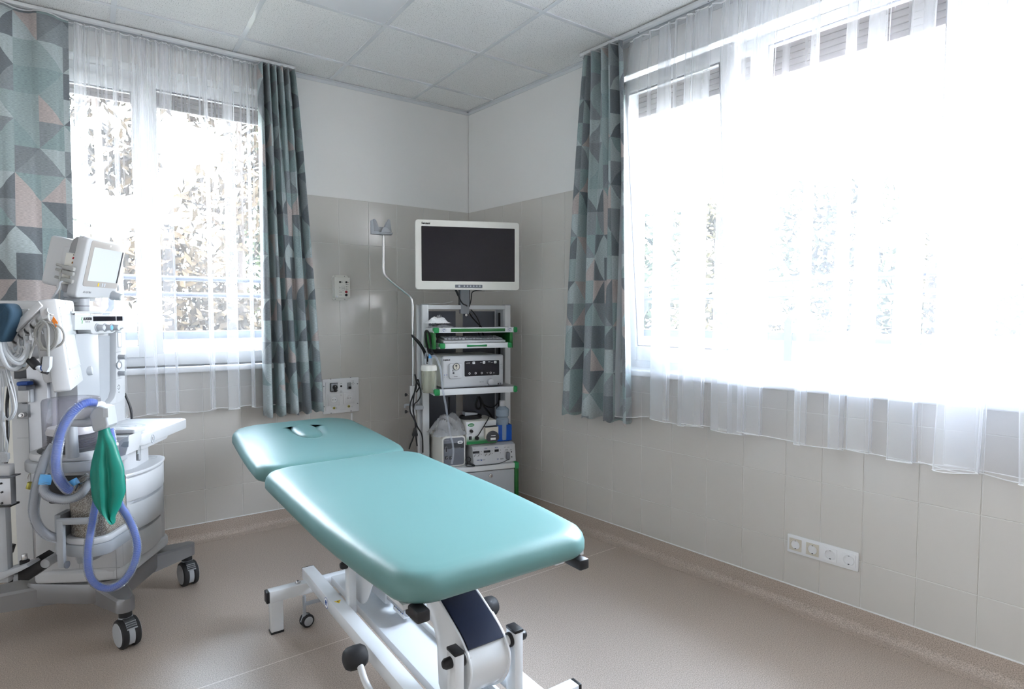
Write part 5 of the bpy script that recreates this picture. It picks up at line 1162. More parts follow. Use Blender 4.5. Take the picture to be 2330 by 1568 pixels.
for px_, py_ in ((560, 990), (1050, 930)):
    q = gq(*pc(px_, py_)); mb = MB(); mb.box(q.x - .040, q.x + .040, -.022, -.015, q.z - .040, q.z + .040, 'window_pvc', b=.002); mb.box(q.x - .030, q.x + .030, -.026, -.02, q.z - .030, q.z + .030, 'window_pvc', b=.002)
    mb.lathe([(.0205, 0), (.0215, .002), (.0205, .003), (.019, .001), (.001, .001)], 'window_pvc', T=Matrix.Translation((q.x, -.026, q.z)) @ Matrix.Rotation(R(90), 4, 'X'), n=28); so = part(mb, 'socket', t)
    mb = MB()
    for d in (-.0095, 0, .0095): mb.cyl((q.x + d, -.026, q.z), (q.x + d, -.0285, q.z), .0026 if d else .0015, 'ink', n=10)
    part(mb, 'contact_holes', so)
for px_, py_ in ((570, 1260), (1048, 1205)): q = gq(*pc(px_, py_)); mb = MB(); mb.cyl((q.x, -.015, q.z), (q.x, -.021, q.z), .0085, 'brass', n=20); mb.cyl((q.x, -.02, q.z), (q.x, -.0225, q.z), .004, 'dark_grey', n=12); part(mb, 'earth_terminal', t)
mb = MB()
for x, y, s_, f in ((760, 485, 'LAMP', .016), (470, 765, 'KAPCSOLO', .038), (1145, 395, 'C16', .014), (1160, 440, '230V', .013), (1140, 480, '50Hz 16A', .022), (1170, 515, 'IP', .008), (485, 1195, 'PE', .009), (485, 1240, 'N', .006)): q = gq(*pc(x, y)); mb.text(s_, 'ink_grey', (q.x, -.0165, q.z), (1, 0, 0), (0, 0, 1), .0065, fit=f)
q = gq(*pc(795, 735)); mb.tube([(q.x + a_, -.0168, q.z + b_) for a_, b_ in ((-.006, -.007), (.007, -.007), (.007, .007), (-.006, .007))], .0008, 'ink_grey', n=4, closed=True); mb.text('X', 'ink_grey', (q.x - .004, -.0168, q.z - .004), (1, 0, 0), (0, 0, 1), .011); mb.text('CE', 'ink_grey', (q.x - .005, -.0168, q.z - .026), (1, 0, 0), (0, 0, 1), .008)
for x, y in ((650, 1265), (1155, 1215)): q = gq(*pc(x, y)); mb.tube([(q.x - .004, -.0168, q.z), (q.x, -.0168, q.z - .005), (q.x + .004, -.0168, q.z), (q.x, -.0168, q.z + .005)], .0006, 'ink_grey', n=4, closed=True)
part(mb, 'markings', t)
for x, y in ((460, 320), (1105, 270), (235, 560), (240, 1220), (475, 1430), (1120, 1355), (1330, 475), (1335, 1110)): q = G.px(*pc(x, y), y=-.012); mb = MB(); mb.cyl((q.x, -.011, q.z), (q.x, -.0145, q.z), .004, 'mid_grey', n=10); mb.cyl((q.x + .001, -.0145, q.z), (q.x + .001, -.015, q.z), .0018, 'ink', n=6); part(mb, 'screw', t)
a, b = WA.px(797, 940, y=0), WA.px(803.5, 950, y=0); o = MB(); o.box(-.006, .006, -.012, 0, -.50, .01, 'window_pvc', b=.003); o = o.build('cable_conduit'); o.location = WA.w((a.x + b.x) / 2 - .002, 0, a.z - .01); tag(o, 'thin white conduit running down the tiles below the white wall panel', 'conduit')
# quadruple socket strip on the right wall
a, b = WB.px(1793, 1252, y=0), WB.px(1954, 1302, y=0); c = WB.px(1793, 1212, y=0); h_ = c.z - a.z; G = sub(WB, a.x, 0, (a.z + c.z) / 2 - .0); w_ = b.x - a.x
G = Fr(WB.w(a.x, 0, (a.z + WB.px(1954, 1302, y=0).z) / 2), WB.deg)
t = thing('socket_strip', 'white four-gang wall socket plate low on the right wall, two inserts beige', 'wall socket', G)
mb = MB(); mb.box(0, w_, -.009, 0, 0, h_, 'window_pvc', b=.002); part(mb, 'frame', t)
for i, (u, v, m_) in enumerate(((1814, 1240.3, 'warm_beige'), (1851, 1250.5, 'warm_beige'), (1889, 1262, 'window_pvc'), (1928.5, 1273.3, 'window_pvc'))):
    q = G.px(u, v, y=-.009); zc_ = h_ / 2; S_ = .0275; xc = w_ * (i + .5) / 4
    mb = MB(); n = 40; Rr = .0205
    sqp = []
    for k in range(n): c, s_ = math.cos(2 * PI * k / n), math.sin(2 * PI * k / n); m2 = S_ / max(abs(c), abs(s_)); sqp.append((xc + c * m2, -.012, zc_ + s_ * m2))
    ring = lambda r_, y: [(xc + r_ * math.cos(2 * PI * k / n), y, zc_ + r_ * math.sin(2 * PI * k / n)) for k in range(n)]
    rings = [[(p[0], -.008, p[2]) for p in sqp], sqp, ring(.0235, -.012), ring(.0225, -.0145), ring(.0205, -.0145), ring(.0195, -.002)]
    vs = [p for r_ in rings for p in r_]; fs = [(k * n + j, (k + 1) * n + j, (k + 1) * n + (j + 1) % n, k * n + (j + 1) % n) for k in range(len(rings) - 1) for j in range(n)] + [tuple(range((len(rings) - 1) * n, len(rings) * n))]
    mb.raw(vs, fs, m_); bmf = part(mb, 'socket_insert', t); tag(bmf, 'beige insert' if i < 2 else 'white insert')
    mb = MB()
    for d in (-.0095, .0095): mb.cyl((xc + d, -.0015, zc_), (xc + d, -.0035, zc_), .0027, 'ink', n=12)
    part(mb, 'contact_holes', bmf); mb = MB()
    for s_ in (-1, 1): mb.box(xc - .003, xc + .003, -.012, -.002, zc_ + s_ * .0185 - .0015, zc_ + s_ * .0185 + .0015, 'dark_grey')
    part(mb, 'earth_clips', bmf)
# ================================================================ ANAESTHESIA MACHINE on the left
M = Fr((-2.329, -1.115, 0), -29.8); mq = M.px
def P3(L): return [mq(u, v, y=y) for u, v, y in L]
am = thing('anaesthesia_machine', 'large white and grey anaesthesia machine on a four-wheeled base in front of the left window', 'anaesthesia machine', M)
def rpoly(pts, r, n=5):
    """rounds the corners of a polygon"""
    out = []; k = len(pts)
    for i in range(k):
        a, b, c = Vector((*pts[i - 1], 0)), Vector((*pts[i], 0)), Vector((*pts[(i + 1) % k], 0)); rr = r[i] if isinstance(r, (list, tuple)) else r
        d1 = (a - b).normalized() * min(rr, (a - b).length * .49); d2 = (c - b).normalized() * min(rr, (c - b).length * .49)
        for j in range(n + 1):
            t = j / n; p = (b + d1) * (1 - t) ** 2 + b * 2 * t * (1 - t) + (b + d2) * t * t; out.append((p.x, p.y))
    return out
# base and legs
mb = MB(); mb.prism(rpoly([(-.46, .10), (-.16, .06), (-.06, .14), (-.06, .42), (-.16, .50), (-.46, .48)], .05), 'z', .145, .235, 'grey_metal_paint', b=.012); part(mb, 'base_plate', am)
def leg(a, b, w0, w1, zt0, zt1, zb0, zb1):
    """a leg from the base (a) out to its castor (b), with a round end"""
    A, B = Vector((*a, 0)), Vector((*b, 0)); d = (B - A).normalized(); s_ = Vector((-d.y, d.x, 0)); st = []
    for i in range(9):
        t = i / 8; st.append((A.lerp(B, t), w0 + (w1 - w0) * t, zt0 + (zt1 - zt0) * t ** .8, zb0 + (zb1 - zb0) * t ** 1.4))
    for j in range(1, 7):
        an = PI / 2 * j / 6; st.append((B + d * w1 * math.sin(an), max(.002, w1 * math.cos(an)), zt1 - .004 * (1 - math.cos(an)), zb1))
    vs = []; fs = []
    for p, w_, zt, zb in st:
        q = .010 if w_ > .015 else .002
        vs += [tuple(p - s_ * w_ + Vector((0, 0, zb))), tuple(p - s_ * w_ + Vector((0, 0, zt - q))), tuple(p - s_ * (w_ - q * .8) + Vector((0, 0, zt))), tuple(p + s_ * (w_ - q * .8) + Vector((0, 0, zt))), tuple(p + s_ * w_ + Vector((0, 0, zt - q))), tuple(p + s_ * w_ + Vector((0, 0, zb)))]
    for i in range(len(st) - 1):
        for j in range(6): a_, b_ = i * 6 + j, i * 6 + (j + 1) % 6; fs.append((a_, a_ + 6, b_ + 6, b_))
    fs += [tuple(range(6)), tuple((len(st) - 1) * 6 + j for j in range(6))[::-1]]
    mb = MB(); mb.raw(vs, fs, 'grey_metal_paint'); return part(mb, 'base_leg', am)
leg((-.20, .20), (-.002, .0), .075, .036, .225, .208, .135, .150); leg((-.16, .40), (.0, .566), .075, .036, .225, .208, .135, .150)
leg((-.34, .20), (-.86, -.02), .085, .036, .225, .195, .135, .13); leg((-.36, .42), (-.80, .60), .075, .036, .225, .208, .135, .150)
def big_castor(x, y, steer, zt=.15):
    T0 = Matrix.Translation((x, y, 0)) @ Matrix.Rotation(R(steer), 4, 'Z'); r = .060
    mb = MB(); mb.cyl((x, y, zt - .028), (x, y, zt), .024, 'black_rubber', n=24); mb.cyl((x, y, zt - .034), (x, y, zt - .026), .026, 'light_grey', n=24); o = part(mb, 'castor', am)
    W = T0 @ Matrix.Translation((0, -.012, r)) @ Matrix.Rotation(R(90), 4, 'Y')
    for s_ in (-1, 1):
        q = MB(); q.lathe([(r * .5, s_ * .010), (r * .93, s_ * .011), (r, s_ * .016), (r, s_ * .026), (r * .94, s_ * .033), (r * .80, s_ * .036)], 'black_rubber', T=W, n=44); q.lathe([(r * .81, s_ * .0355), (r * .76, s_ * .038), (r * .3, s_ * .0395), (.0005, s_ * .0395)], 'light_grey', T=W, n=44); q.build('wheel', o)
    q = MB(); q.prism([(.0 + (r - .004) * math.cos(R(a_)), r + (r - .004) * math.sin(R(a_))) for a_ in range(-200, -130, 10)] + [(-.02, r), (-.0, r + .03), (-.03, r + .045)], 'x', -.0105, .0105, 'light_grey'); q.v = [T0 @ (v + Vector((0, -.012, 0))) for v in q.v]; q.build('fork', o)
    q = MB(); q.prism([(-.052, .098), (-.030, .122), (.02, .126), (.02, .108), (-.026, .104), (-.046, .086)], 'x', -.019, .019, 'dark_grey', b=.004)
    for k in range(4): q.box(-.019, .019, -.056 + .006 * k, -.053 + .006 * k, .090 + .007 * k, .095 + .007 * k, 'mid_grey')
    q.v = [T0 @ (v + Vector((0, -.012, 0))) for v in q.v]; q.build('brake_pedal', o)
big_castor(0, 0, 48); big_castor(0, .566, 42); big_castor(-.86, -.02, 20, .13); big_castor(-.80, .60, 10)
# lower cabinet body with its side panel, and the drawers on the front
mb = MB(); mb.prism(rpoly([(-.395, .085), (-.055, .085), (-.055, .50), (-.395, .50)], [.012, .05, .05, .012]), 'z', .245, .664, 'white_plastic', b=.006); mb.prism(rpoly([(-.395, .085), (-.26, .085), (-.26, .50), (-.395, .50)], .012), 'z', .66, .78, 'white_plastic', b=.006); part(mb, 'lower_housing', am)
mb = MB(); mb.prism(rpoly([(-.40, .075), (-.20, .072), (-.065, .090), (-.045, .12), (-.045, .48), (-.07, .51), (-.40, .51)], .02), 'z', .236, .292, 'white_plastic', b=.016, seg=3); part(mb, 'bottom_skirt', am)
mb = MB(); mb.box(-.056, -.0555, .10, .101, .3, .7, 'ink_grey'); mb.box(-.33, -.06, .0838, .0855, .2935, .2948, 'ink_grey'); mb.box(-.222, -.2212, .0838, .0855, .245, .66, 'ink_grey'); mb.box(-.076, -.0752, .0838, .0868, .245, .66, 'ink_grey'); part(mb, 'panel_seams', am)
front = lambda k: rpoly([(-.14, .092), (-.060 + k, .100), (-.012 + k, .20), (-.002 + k, .29), (-.012 + k, .40), (-.050 + k, .492), (-.14, .50)], [.01, .05, .2, .2, .2, .04, .01])
for i, (z0, z1, k) in enumerate(((.290, .405, -.028), (.420, .540, -.020), (.555, .658, -.012))):
    mb = MB(); mb.prism(front(k), 'z', z0, z1, 'white_plastic', b=.006); mb.prism(front(k - .018), 'z', z1 - .002, z1 + .018, 'white_plastic', b=.003); part(mb, 'drawer', am)
mb = MB(); mb.prism(front(-.006), 'z', .664, .680, 'white_plastic', b=.006); mb.tube([(-.10 + .028 * math.cos(a_), .44 + .03 * math.sin(a_), .6795) for a_ in [PI * i / 10 for i in range(-3, 9)]], .0012, 'light_grey', n=4); part(mb, 'drawer_lid', am)
# work table
tpz = .845
mb = MB(); mb.prism(rpoly([(-.30, .155), (-.06, .125), (.018, .150), (.018, .575), (-.04, .60), (-.30, .60)], [.02, .05, .045, .03, .03, .01]), 'z', tpz - .048, tpz, 'white_plastic', b=.006); tb = part(mb, 'work_table', am)
mb = MB(); mb.prism(rpoly([(-.30, .19), (-.05, .165), (-.01, .20), (-.02, .45), (-.06, .52), (-.30, .54)], .03), 'z', tpz - .075, tpz - .045, 'white_plastic', b=.008); mb.prism(rpoly([(-.30, .20), (-.09, .19), (-.07, .24), (-.09, .42), (-.30, .48)], .03), 'z', .66, tpz - .07, 'white_plastic', b=.01); part(mb, 'table_bracket', am)
mb = MB(); mb.tube([(x, y, tpz + .0006) for x, y in rpoly([(-.27, .175), (-.06, .148), (-.002, .17), (-.002, .565), (-.05, .585), (-.27, .585)], .03)], .0011, 'light_grey', n=4, closed=True)
for r_, m_ in ((.085, 'light_grey'), (.070, 'white_plastic'), (.05, 'light_grey'), (.042, 'white_plastic'), (.02, 'light_grey')): mb.cyl((-.17, .36, tpz), (-.17, .36, tpz + .0006 + (.09 - r_) * .012), r_, m_, n=44)
part(mb, 'table_marking', tb)
c = mq(347, 998, x=.018); mb = MB(); mb.tube([(.0195, c.y + .013 * math.cos(a_), c.z + .018 * math.sin(a_)) for a_ in [2 * PI * i / 24 for i in range(24)]], .0022, 'cable_light', n=6, closed=True); mb.text('S', 'ink_grey', (.0192, c.y - .006, c.z - .008), (0, 1, 0), (0, 0, 1), .022); part(mb, 'round_badge', tb)
q = mq(314, 1022, y=.15); mb = MB(); mb.box(q.x - .008, q.x + .008, .145, .160, q.z - .05, q.z + .03, 'clear_plastic', b=.003); mb.box(q.x - .005, q.x + .005, .142, .148, q.z - .045, q.z - .02, 'ink_grey'); part(mb, 'drain_tube', tb)
t = thing('shallow_tray', 'small white instrument tray lying on the work table', 'tray', sub(M, -.10, .205, tpz)); mb = MB(); mb.prism(rpoly([(-.09, -.035), (.07, -.035), (.085, .035), (-.09, .035)], .01), 'z', .004, .022, 'white_plastic', b=.005); part(mb, 'dish', t); mb = MB(); mb.box(-.08, .06, -.028, .028, 0, .005, 'dark_grey'); part(mb, 'mat', t)
# upper column: housing, recessed grey face, control panel
CX = -.27; cy0, cy1 = mq(186, 800, x=CX).y, mq(283.5, 800, x=CX).y; ctop = mq(235, 714, x=CX).z
mb = MB(); mb.prism(rpoly([(-.50, cy0 + .01), (CX, cy0 + .01), (CX, cy1), (-.50, cy1)], [.01, .02, .02, .01]), 'z', .755, ctop - .01, 'white_plastic', b=.004); part(mb, 'column_housing', am)
mb = MB(); a = mq(262, 940, x=CX + .012).y; mb.box(CX - .002, CX + .006, cy0 + .03, a, .86, mq(220, 765, x=CX).z, 'light_grey', b=.002); part(mb, 'column_face', am)
# flow strip on the right of the face, ending in a curved chin
strip = [(mq(u, v, x=CX + .03).y, mq(u, v, x=CX + .03).z) for u, v in ((262, 757), (281, 745), (283, 900), (276, 912), (262, 920), (244, 922), (258, 905), (262, 890))]
mb = MB(); mb.prism(strip, 'x', CX - .01, CX + .035, 'white_plastic', b=.004); fs_ = part(mb, 'flow_strip', am)
XS = CX + .035
mb = MB(); a, b = mq(268, 791, x=XS), mq(273, 756, x=XS); mb.box(XS - .002, XS + .002, a.y, b.y + .006, a.z, b.z, 'mid_grey'); mb.box(XS, XS + .003, a.y + .002, b.y, a.z + .004, b.z - .004, 'ink_white'); part(mb, 'flow_tube', fs_)
for v, l_ in ((813, .032), (850, .032)): c = mq(267, v, x=XS); mb = MB(); mb.cyl((XS, c.y + .012, c.z), (XS + l_, c.y + .012, c.z), .0115, 'mid_grey', n=20, b=.002); part(mb, 'valve_knob', fs_)
c = mq(270, 831, x=XS); mb = MB(); mb.tube([(XS + .003, c.y + .019 * math.cos(a_), c.z + .017 * math.sin(a_)) for a_ in [2 * PI * i / 28 for i in range(28)]], .0032, 'mid_grey', n=6, closed=True); mb.cyl((XS, c.y, c.z), (XS + .002, c.y, c.z), .017, 'ink_white', n=28); part(mb, 'pressure_gauge', fs_)
c = mq(270, 881, x=XS); mb = MB(); [mb.cyl((XS, c.y + .009 * math.cos(a_), c.z + .010 * math.sin(a_)), (XS + .002, c.y + .009 * math.cos(a_), c.z + .010 * math.sin(a_)), .0024, 'ink_grey', n=8) for a_ in [2 * PI * i / 7 for i in range(7)]]; mb.cyl((XS, c.y, c.z - .024), (XS + .002, c.y, c.z - .024), .003, 'ink_grey', n=8); mb.box(XS - .0005, XS + .001, c.y - .026, c.y + .026, mq(270, 862, x=XS).z, mq(270, 861.3, x=XS).z, 'ink_grey'); mb.box(XS - .0005, XS + .001, c.y - .026, c.y + .026, mq(270, 801.3, x=XS).z, mq(270, 800.5, x=XS).z, 'ink_grey'); part(mb, 'outlet_marks', fs_)
# control panel
XP = CX + .05; pa = lambda u, v: (mq(u, v, x=XP).y, mq(u, v, x=XP).z)
mb = MB(); mb.prism([pa(171, 716), pa(285, 717.5), pa(285.5, 742), pa(279, 746), pa(268, 748), pa(262, 755), pa(257, 758.5), pa(212, 760), pa(208, 757), pa(206.5, 751), pa(171, 751)], 'x', CX - .10, XP, 'white_plastic', b=.004); cp = part(mb, 'control_panel', am)
mb = MB(); mb.box(CX - .18, XP - .006, pa(168, 714)[0], cy1 + .03, ctop, ctop + .010, 'white_plastic', b=.003); part(mb, 'top_shelf', am)
mb = MB(); (y0, z0), (y1, z1) = pa(212, 731), pa(281, 719.8); mb.box(XP - .002, XP + .002, y0, y1, z0, z1, 'black_gloss'); y2 = pa(262, 725)[0]; y3 = pa(272, 725)[0]; mb.box(XP - .001, XP + .003, y2, y2 + .006, z0, z1, 'light_grey'); mb.box(XP - .001, XP + .003, y3 + .02, y3 + .034, z0, z1, 'light_grey'); part(mb, 'slot_window', cp)
for i, u in enumerate((221, 238.5, 254.5)):
    y, z = pa(u, 745.5); mb = MB(); mb.cyl((XP - .002, y, z), (XP + .004, y, z), .019, 'mid_grey', n=28, b=.001); mb.cyl((XP + .003, y, z), (XP + .030, y, z), .0145, 'light_grey', r2=.0125, n=24, b=.002); mb.cyl((XP + .029, y, z), (XP + .031, y, z), .0105, 'sky_blue_plastic' if i == 1 else 'cable_light', n=20); kb_ = part(mb, 'flow_knob', cp)
mb = MB(); y, z = pa(189.5, 728.5); y9 = pa(208.5, 728)[0]; mb.text('ALADDIN', 'ink', (XP + .0006, y, z), (0, 1, 0), (0, 0, 1), .016, bold=.0008, fit=y9 - y); y, z = pa(194, 733.8); mb.text('MEDICAL', 'ink_grey', (XP + .0006, y, z), (0, 1, 0), (0, 0, 1), .007, fit=pa(205, 733)[0] - y); y, z = pa(186, 729); mb.tube([(XP + .001, y, z - .014), (XP + .001, y + .004, z), (XP + .001, y - .003, z), (XP + .001, y + .002, z + .014)], .0012, 'ink_green', n=4); part(mb, 'lettering', cp)
# side panels, rail and gas module facing the camera
YS = .10
def sbox(name, u0, u1, v0, v1, y, d, m, par=am, b=.004):
    a, c = mq(u0, v1, y=y), mq(u1, v0, y=y); mb = MB(); mb.box(a.x, c.x, y, y + d, a.z, c.z, m, b=b); return part(mb, name, par)
sbox('side_panel', 118, 172, 760, 1040, YS + .03, .16, 'light_grey')
sbox('side_panel', 40, 78, 840, 1290, YS + .03, .20, 'white_plastic'); sbox('rear_panel', 20, 41, 880, 1290, YS + .16, .15, 'ivory_plastic'); sbox('rear_panel', 0, 21, 700, 1255, YS + .22, .05, 'light_grey')
sbox('mounting_rail', 77.5, 100, 700, 1290, YS, .05, 'brushed_aluminium', b=.002); sbox('mounting_rail', 84.5, 119, 700, 1292, YS + .02, .04, 'brushed_aluminium', b=.002); 
for u in (84.5, 92, 101, 110):
    a = mq(u, 1280, y=YS + .019); mb = MB(); mb.box(a.x, a.x + .0015, YS + (.018 if u > 85 else -.001), YS + .022, .30, 1.05, 'mid_grey'); part(mb, 'rail_groove', am)
gm = sbox('gas_module', 36, 68, 863, 917, YS - .02, .10, 'light_grey'); sbox('module_face', 40, 64, 889, 916, YS - .025, .01, 'white_plastic', gm); sbox('water_trap', 40, 60, 878, 889, YS - .06, .05, 'slate_grey', gm); sbox('connector_block', 36, 62, 869, 879, YS - .05, .04, 'ink_blue', gm, b=.006)
sbox('module_bay', 32, 72, 836, 862, YS + .02, .02, 'dark_grey', gm, b=.001); sbox('module_frame', 38, 71, 918, 953, YS + .0, .04, 'light_grey', gm)
c = mq(57, 943, y=YS); mb = MB(); mb.cyl((c.x, YS, c.z), (c.x, YS - .02, c.z), .010, 'steel', n=20, b=.001); mb.cyl((c.x, YS - .018, c.z), (c.x, YS - .03, c.z), .006, 'steel', n=16); part(mb, 'gas_inlet', gm)
# seams on the white panels
mb = MB(); a = mq(40, 997, y=YS + .03); b = mq(77, 997, y=YS + .03)
for v in (953, 997): z = mq(58, v, y=YS + .03).z; mb.box(a.x, b.x, YS + .028, YS + .031, z, z + .0015, 'ink_grey')
part(mb, 'panel_seams', am)
# breathing system block that juts out towards the camera
YB = -.16; a = mq(64, 1030, y=YB); zb = .800
mb = MB(); mb.prism(rpoly([(-.345, .10), (-.325, -.07), (-.26, -.125), (-.10, -.125), (-.04, -.09), (-.02, .10)], [.01, .04, .05, .05, .04, .01]), 'z', zb - .045, zb - .005, 'light_grey', b=.006); mb.prism(rpoly([(-.335, .10), (-.315, -.06), (-.25, -.110), (-.10, -.110), (-.045, -.08), (-.03, .10)], [.01, .04, .05, .05, .04, .01]), 'z', zb - .006, zb + .028, 'white_plastic', b=.012); bs_ = part(mb, 'breathing_block', am)
mb = MB(); mb.box(-.23, -.05, -.05, .10, zb - .075, zb - .044, 'white_plastic', b=.01); mb.box(-.30, -.04, .02, .09, zb - .21, zb - .07, 'black_plastic', b=.015); part(mb, 'block_underside', am)
jb = [mq(u, v, y=-.03) for u, v in ((272, 1003), (296, 990), (296, 1010), (289, 1034), (272, 1040))]
mb = MB(); mb.prism([(p.x, p.z) for p in jb], 'y', -.04, .06, 'white_plastic', b=.004); hb = part(mb, 'release_handle', am); c = mq(284, 1012, y=-.04); mb = MB(); mb.prism([(c.x - .017, c.z - .006), (c.x - .004, c.z + .011), (c.x + .016, c.z + .013), (c.x + .014, c.z - .009), (c.x, c.z - .011)], 'y', -.0415, -.038, 'mid_grey', b=.001); part(mb, 'finger_recess', hb)
# bellows under its clear dome
bx, by = -.175, -.005; br = .098; dz0, dz1 = zb + .026, mq(155, 905, y=by).z
mb = MB(); mb.lathe([(.001, dz0), (br + .016, dz0), (br + .018, dz0 + .006), (br + .006, dz0 + .012), (br - .01, dz0 + .012)], 'dark_grey', c=(bx, by, 0), n=44); part(mb, 'bellows_base', am)
mb = MB(); mb.lathe([(br, dz0 + .008), (br, dz1 - .012), (br - .004, dz1 - .003), (br - .014, dz1), (.001, dz1 + .003)], 'smoky_clear', c=(bx, by, 0), n=48); part(mb, 'bellows_dome', am)
mb = MB(); pr_ = [(.001, dz0 + .012)]; 
for k in range(6): z = dz0 + .012 + k * .009; pr_ += [(br - .022, z), (br - .014, z + .0045), (br - .022, z + .009)]
mb.lathe(pr_ + [(.001, dz0 + .068)], 'black_rubber', c=(bx, by, 0), n=40); bl = part(mb, 'bellows', am)
mb = MB(); mb.lathe([(.001, dz0 + .066), (br - .012, dz0 + .066), (br - .010, dz0 + .074), (br - .016, dz0 + .092), (.03, dz0 + .098), (.001, dz0 + .098)], 'ivory_plastic', c=(bx, by, 0), n=40); part(mb, 'bellows_disc', bl)
# absorber with granules in its holder
ax0, ax1 = mq(132, 1180, y=-.10).x, mq(236, 1180, y=-.10).x; az0, az1 = mq(160, 1225, y=-.10).z, mq(170, 1103, y=-.08).z
oct_ = lambda x0, x1, y0, y1: rpoly([(x0 + .03, y0 + .02), (x1 - .05, y0), (x1, y0 + .04), (x1, y1), (x0, y1), (x0, y0 + .05)], .025)
mb = MB(); mb.prism(oct_(ax0 + .022, ax1, -.115, .075), 'z', az0, az1 - .004, 'granules', b=.008); ab = part(mb, 'absorber', am)
mb = MB(); mb.prism(oct_(ax0 + .020, ax1 + .002, -.118, .077), 'z', az0 - .001, az1, 'clear_plastic', b=.008); part(mb, 'clear_canister', ab)
mb = MB(); mb.prism(oct_(ax0 + .010, ax1 + .012, -.130, .085), 'z', az0 - .022, az0 + .002, 'white_plastic', b=.005); part(mb, 'canister_rim', ab)
mb = MB(); mb.prism(oct_(ax0 + .006, ax1 + .016, -.134, .085), 'z', az0 - .070, az0 - .022, 'mid_grey', b=.005); mb.prism(oct_(ax0 + .03, ax1 - .05, -.11, .08), 'z', az0 - .105, az0 - .068, 'mid_grey', b=.008)
mb.box(ax0 - .012, ax0 + .012, -.105, -.03, az0 - .062, az0 + .095, 'mid_grey', b=.004)
mb.box(ax0 + .022, ax0 + .048, -.152, -.132, az0 - .098, az0 + .085, 'mid_grey', b=.006); mb.box(ax0 + .022, ax1 - .0, -.150, -.134, az0 + .068, az0 + .094, 'mid_grey', b=.006); mb.cyl((ax0 + .050, -.142, az0 - .088), (ax0 + .056, -.142, az0 - .088), .014, 'slate_grey', n=20); part(mb, 'absorber_holder', am)
# arm, bag mount and gas outlet
mb = MB(); a, b = mq(158, 962, y=-.16), mq(220, 960, y=-.20); mb.tube([a, (a + b) / 2 + Vector((0, 0, -.004)), b], .014, 'light_grey', n=12, smooth=4); c = mq(157, 1000, y=-.10); mb.cyl((a.x - .006, -.14, zb + .02), (a.x - .006, -.14, a.z + .012), .022, 'mid_grey', r2=.018, n=20, b=.003); part(mb, 'bag_arm', am)
bp = [mq(u, v, y=-.21) for u, v in ((219, 928), (232, 922), (247, 925), (255, 965), (250, 972), (224, 981), (219, 978), (211, 944))]
mb = MB(); mb.prism([(p.x, p.z) for p in bp], 'y', -.235, -.165, 'light_grey', b=.008, seg=3); bm_ = part(mb, 'bag_mount', am); c = mq(240, 940, y=-.235); mb = MB(); mb.box(c.x - .008, c.x + .010, -.2365, -.233, c.z - .016, c.z + .018, 'cable_light', b=.001); part(mb, 'latch', bm_)
mb = MB(); mb.tube(P3([(168, 952, -.13), (188, 946, -.15), (205, 935, -.16), (222, 928, -.17), (232, 924, -.185)]), .024, 'white_plastic', n=16, smooth=5, rf=lambda u: .75 + .45 * math.sin(PI * u)); part(mb, 'swivel_housing', am)
# green breathing bag
t = thing('breathing_bag', 'empty dark green rubber breathing bag hanging from the grey mount', 'breathing bag', sub(M, *mq(237, 968, y=-.20)))
o0 = mq(237, 968, y=-.20)
st = [(968, 224, 250), (985, 223.5, 252), (995, 221, 258), (1015, 217, 266), (1035, 211, 274), (1050, 206, 278), (1070, 204, 285), (1090, 205, 284.5), (1110, 206, 287), (1122, 207, 287), (1140, 212, 280), (1155, 220, 275), (1166, 231, 268), (1174, 240, 264), (1180, 247, 261), (1186, 252, 262), (1192, 257, 260.5)]
vs = []; n = 40
for k, (v, u0, u1) in enumerate(st):
    a, b = mq(u0, v, y=-.20), mq(u1, v + (2 if k > 3 else 0), y=-.19); c = (a + b) / 2; hw_ = (b.x - a.x) / 2; f = k / (len(st) - 1)
    th = .016 * (1 - f) + .004 if f < .12 else .010 + .020 * math.sin(PI * f) ** .7
    for j in range(n):
        w_ = 2 * PI * j / n; cx_ = math.cos(w_); s_ = math.sin(w_); fold = 0
        if f > .1: fold = (.018 * math.exp(-((cx_ - .18) / .16) ** 2) - .010 * math.exp(-((cx_ + .12) / .2) ** 2)) * min(1, (f - .1) * 4) * (1 if s_ < 0 else -.3)
        vs.append(Vector((c.x + hw_ * cx_, c.y + th * s_ + fold + .003 * math.sin(k * 2.1 + cx_ * 3), c.z)) - o0)
fs = [(k * n + j, k * n + (j + 1) % n, (k + 1) * n + (j + 1) % n, (k + 1) * n + j) for k in range(len(st) - 1) for j in range(n)] + [tuple(range(n))[::-1], tuple((len(st) - 1) * n + j for j in range(n))]
mb = MB(); mb.raw(vs, fs, 'rubber_green'); part(mb, 'bag', t, angle=60, sub=1)
def hose(label, L, r, m, m2=None, pitch=.0062, parts=None, n=12):
    P = P3(L); o = P[0]; t = thing('breathing_hose', label, 'hose', sub(M, *o)); mb = MB(); mb.ribbed([p - o for p in P], r, m, m2, pitch=pitch, n=n); part(mb, 'corrugated_tube', t, angle=60)
    for nm, mm, u0, v0, y0, u1, v1, y1, rr in parts or (): q = MB(); q.cyl(mq(u0, v0, y=y0) - o, mq(u1, v1, y=y1) - o, rr, mm, n=20, b=.001); part(q, nm, t)
    return t
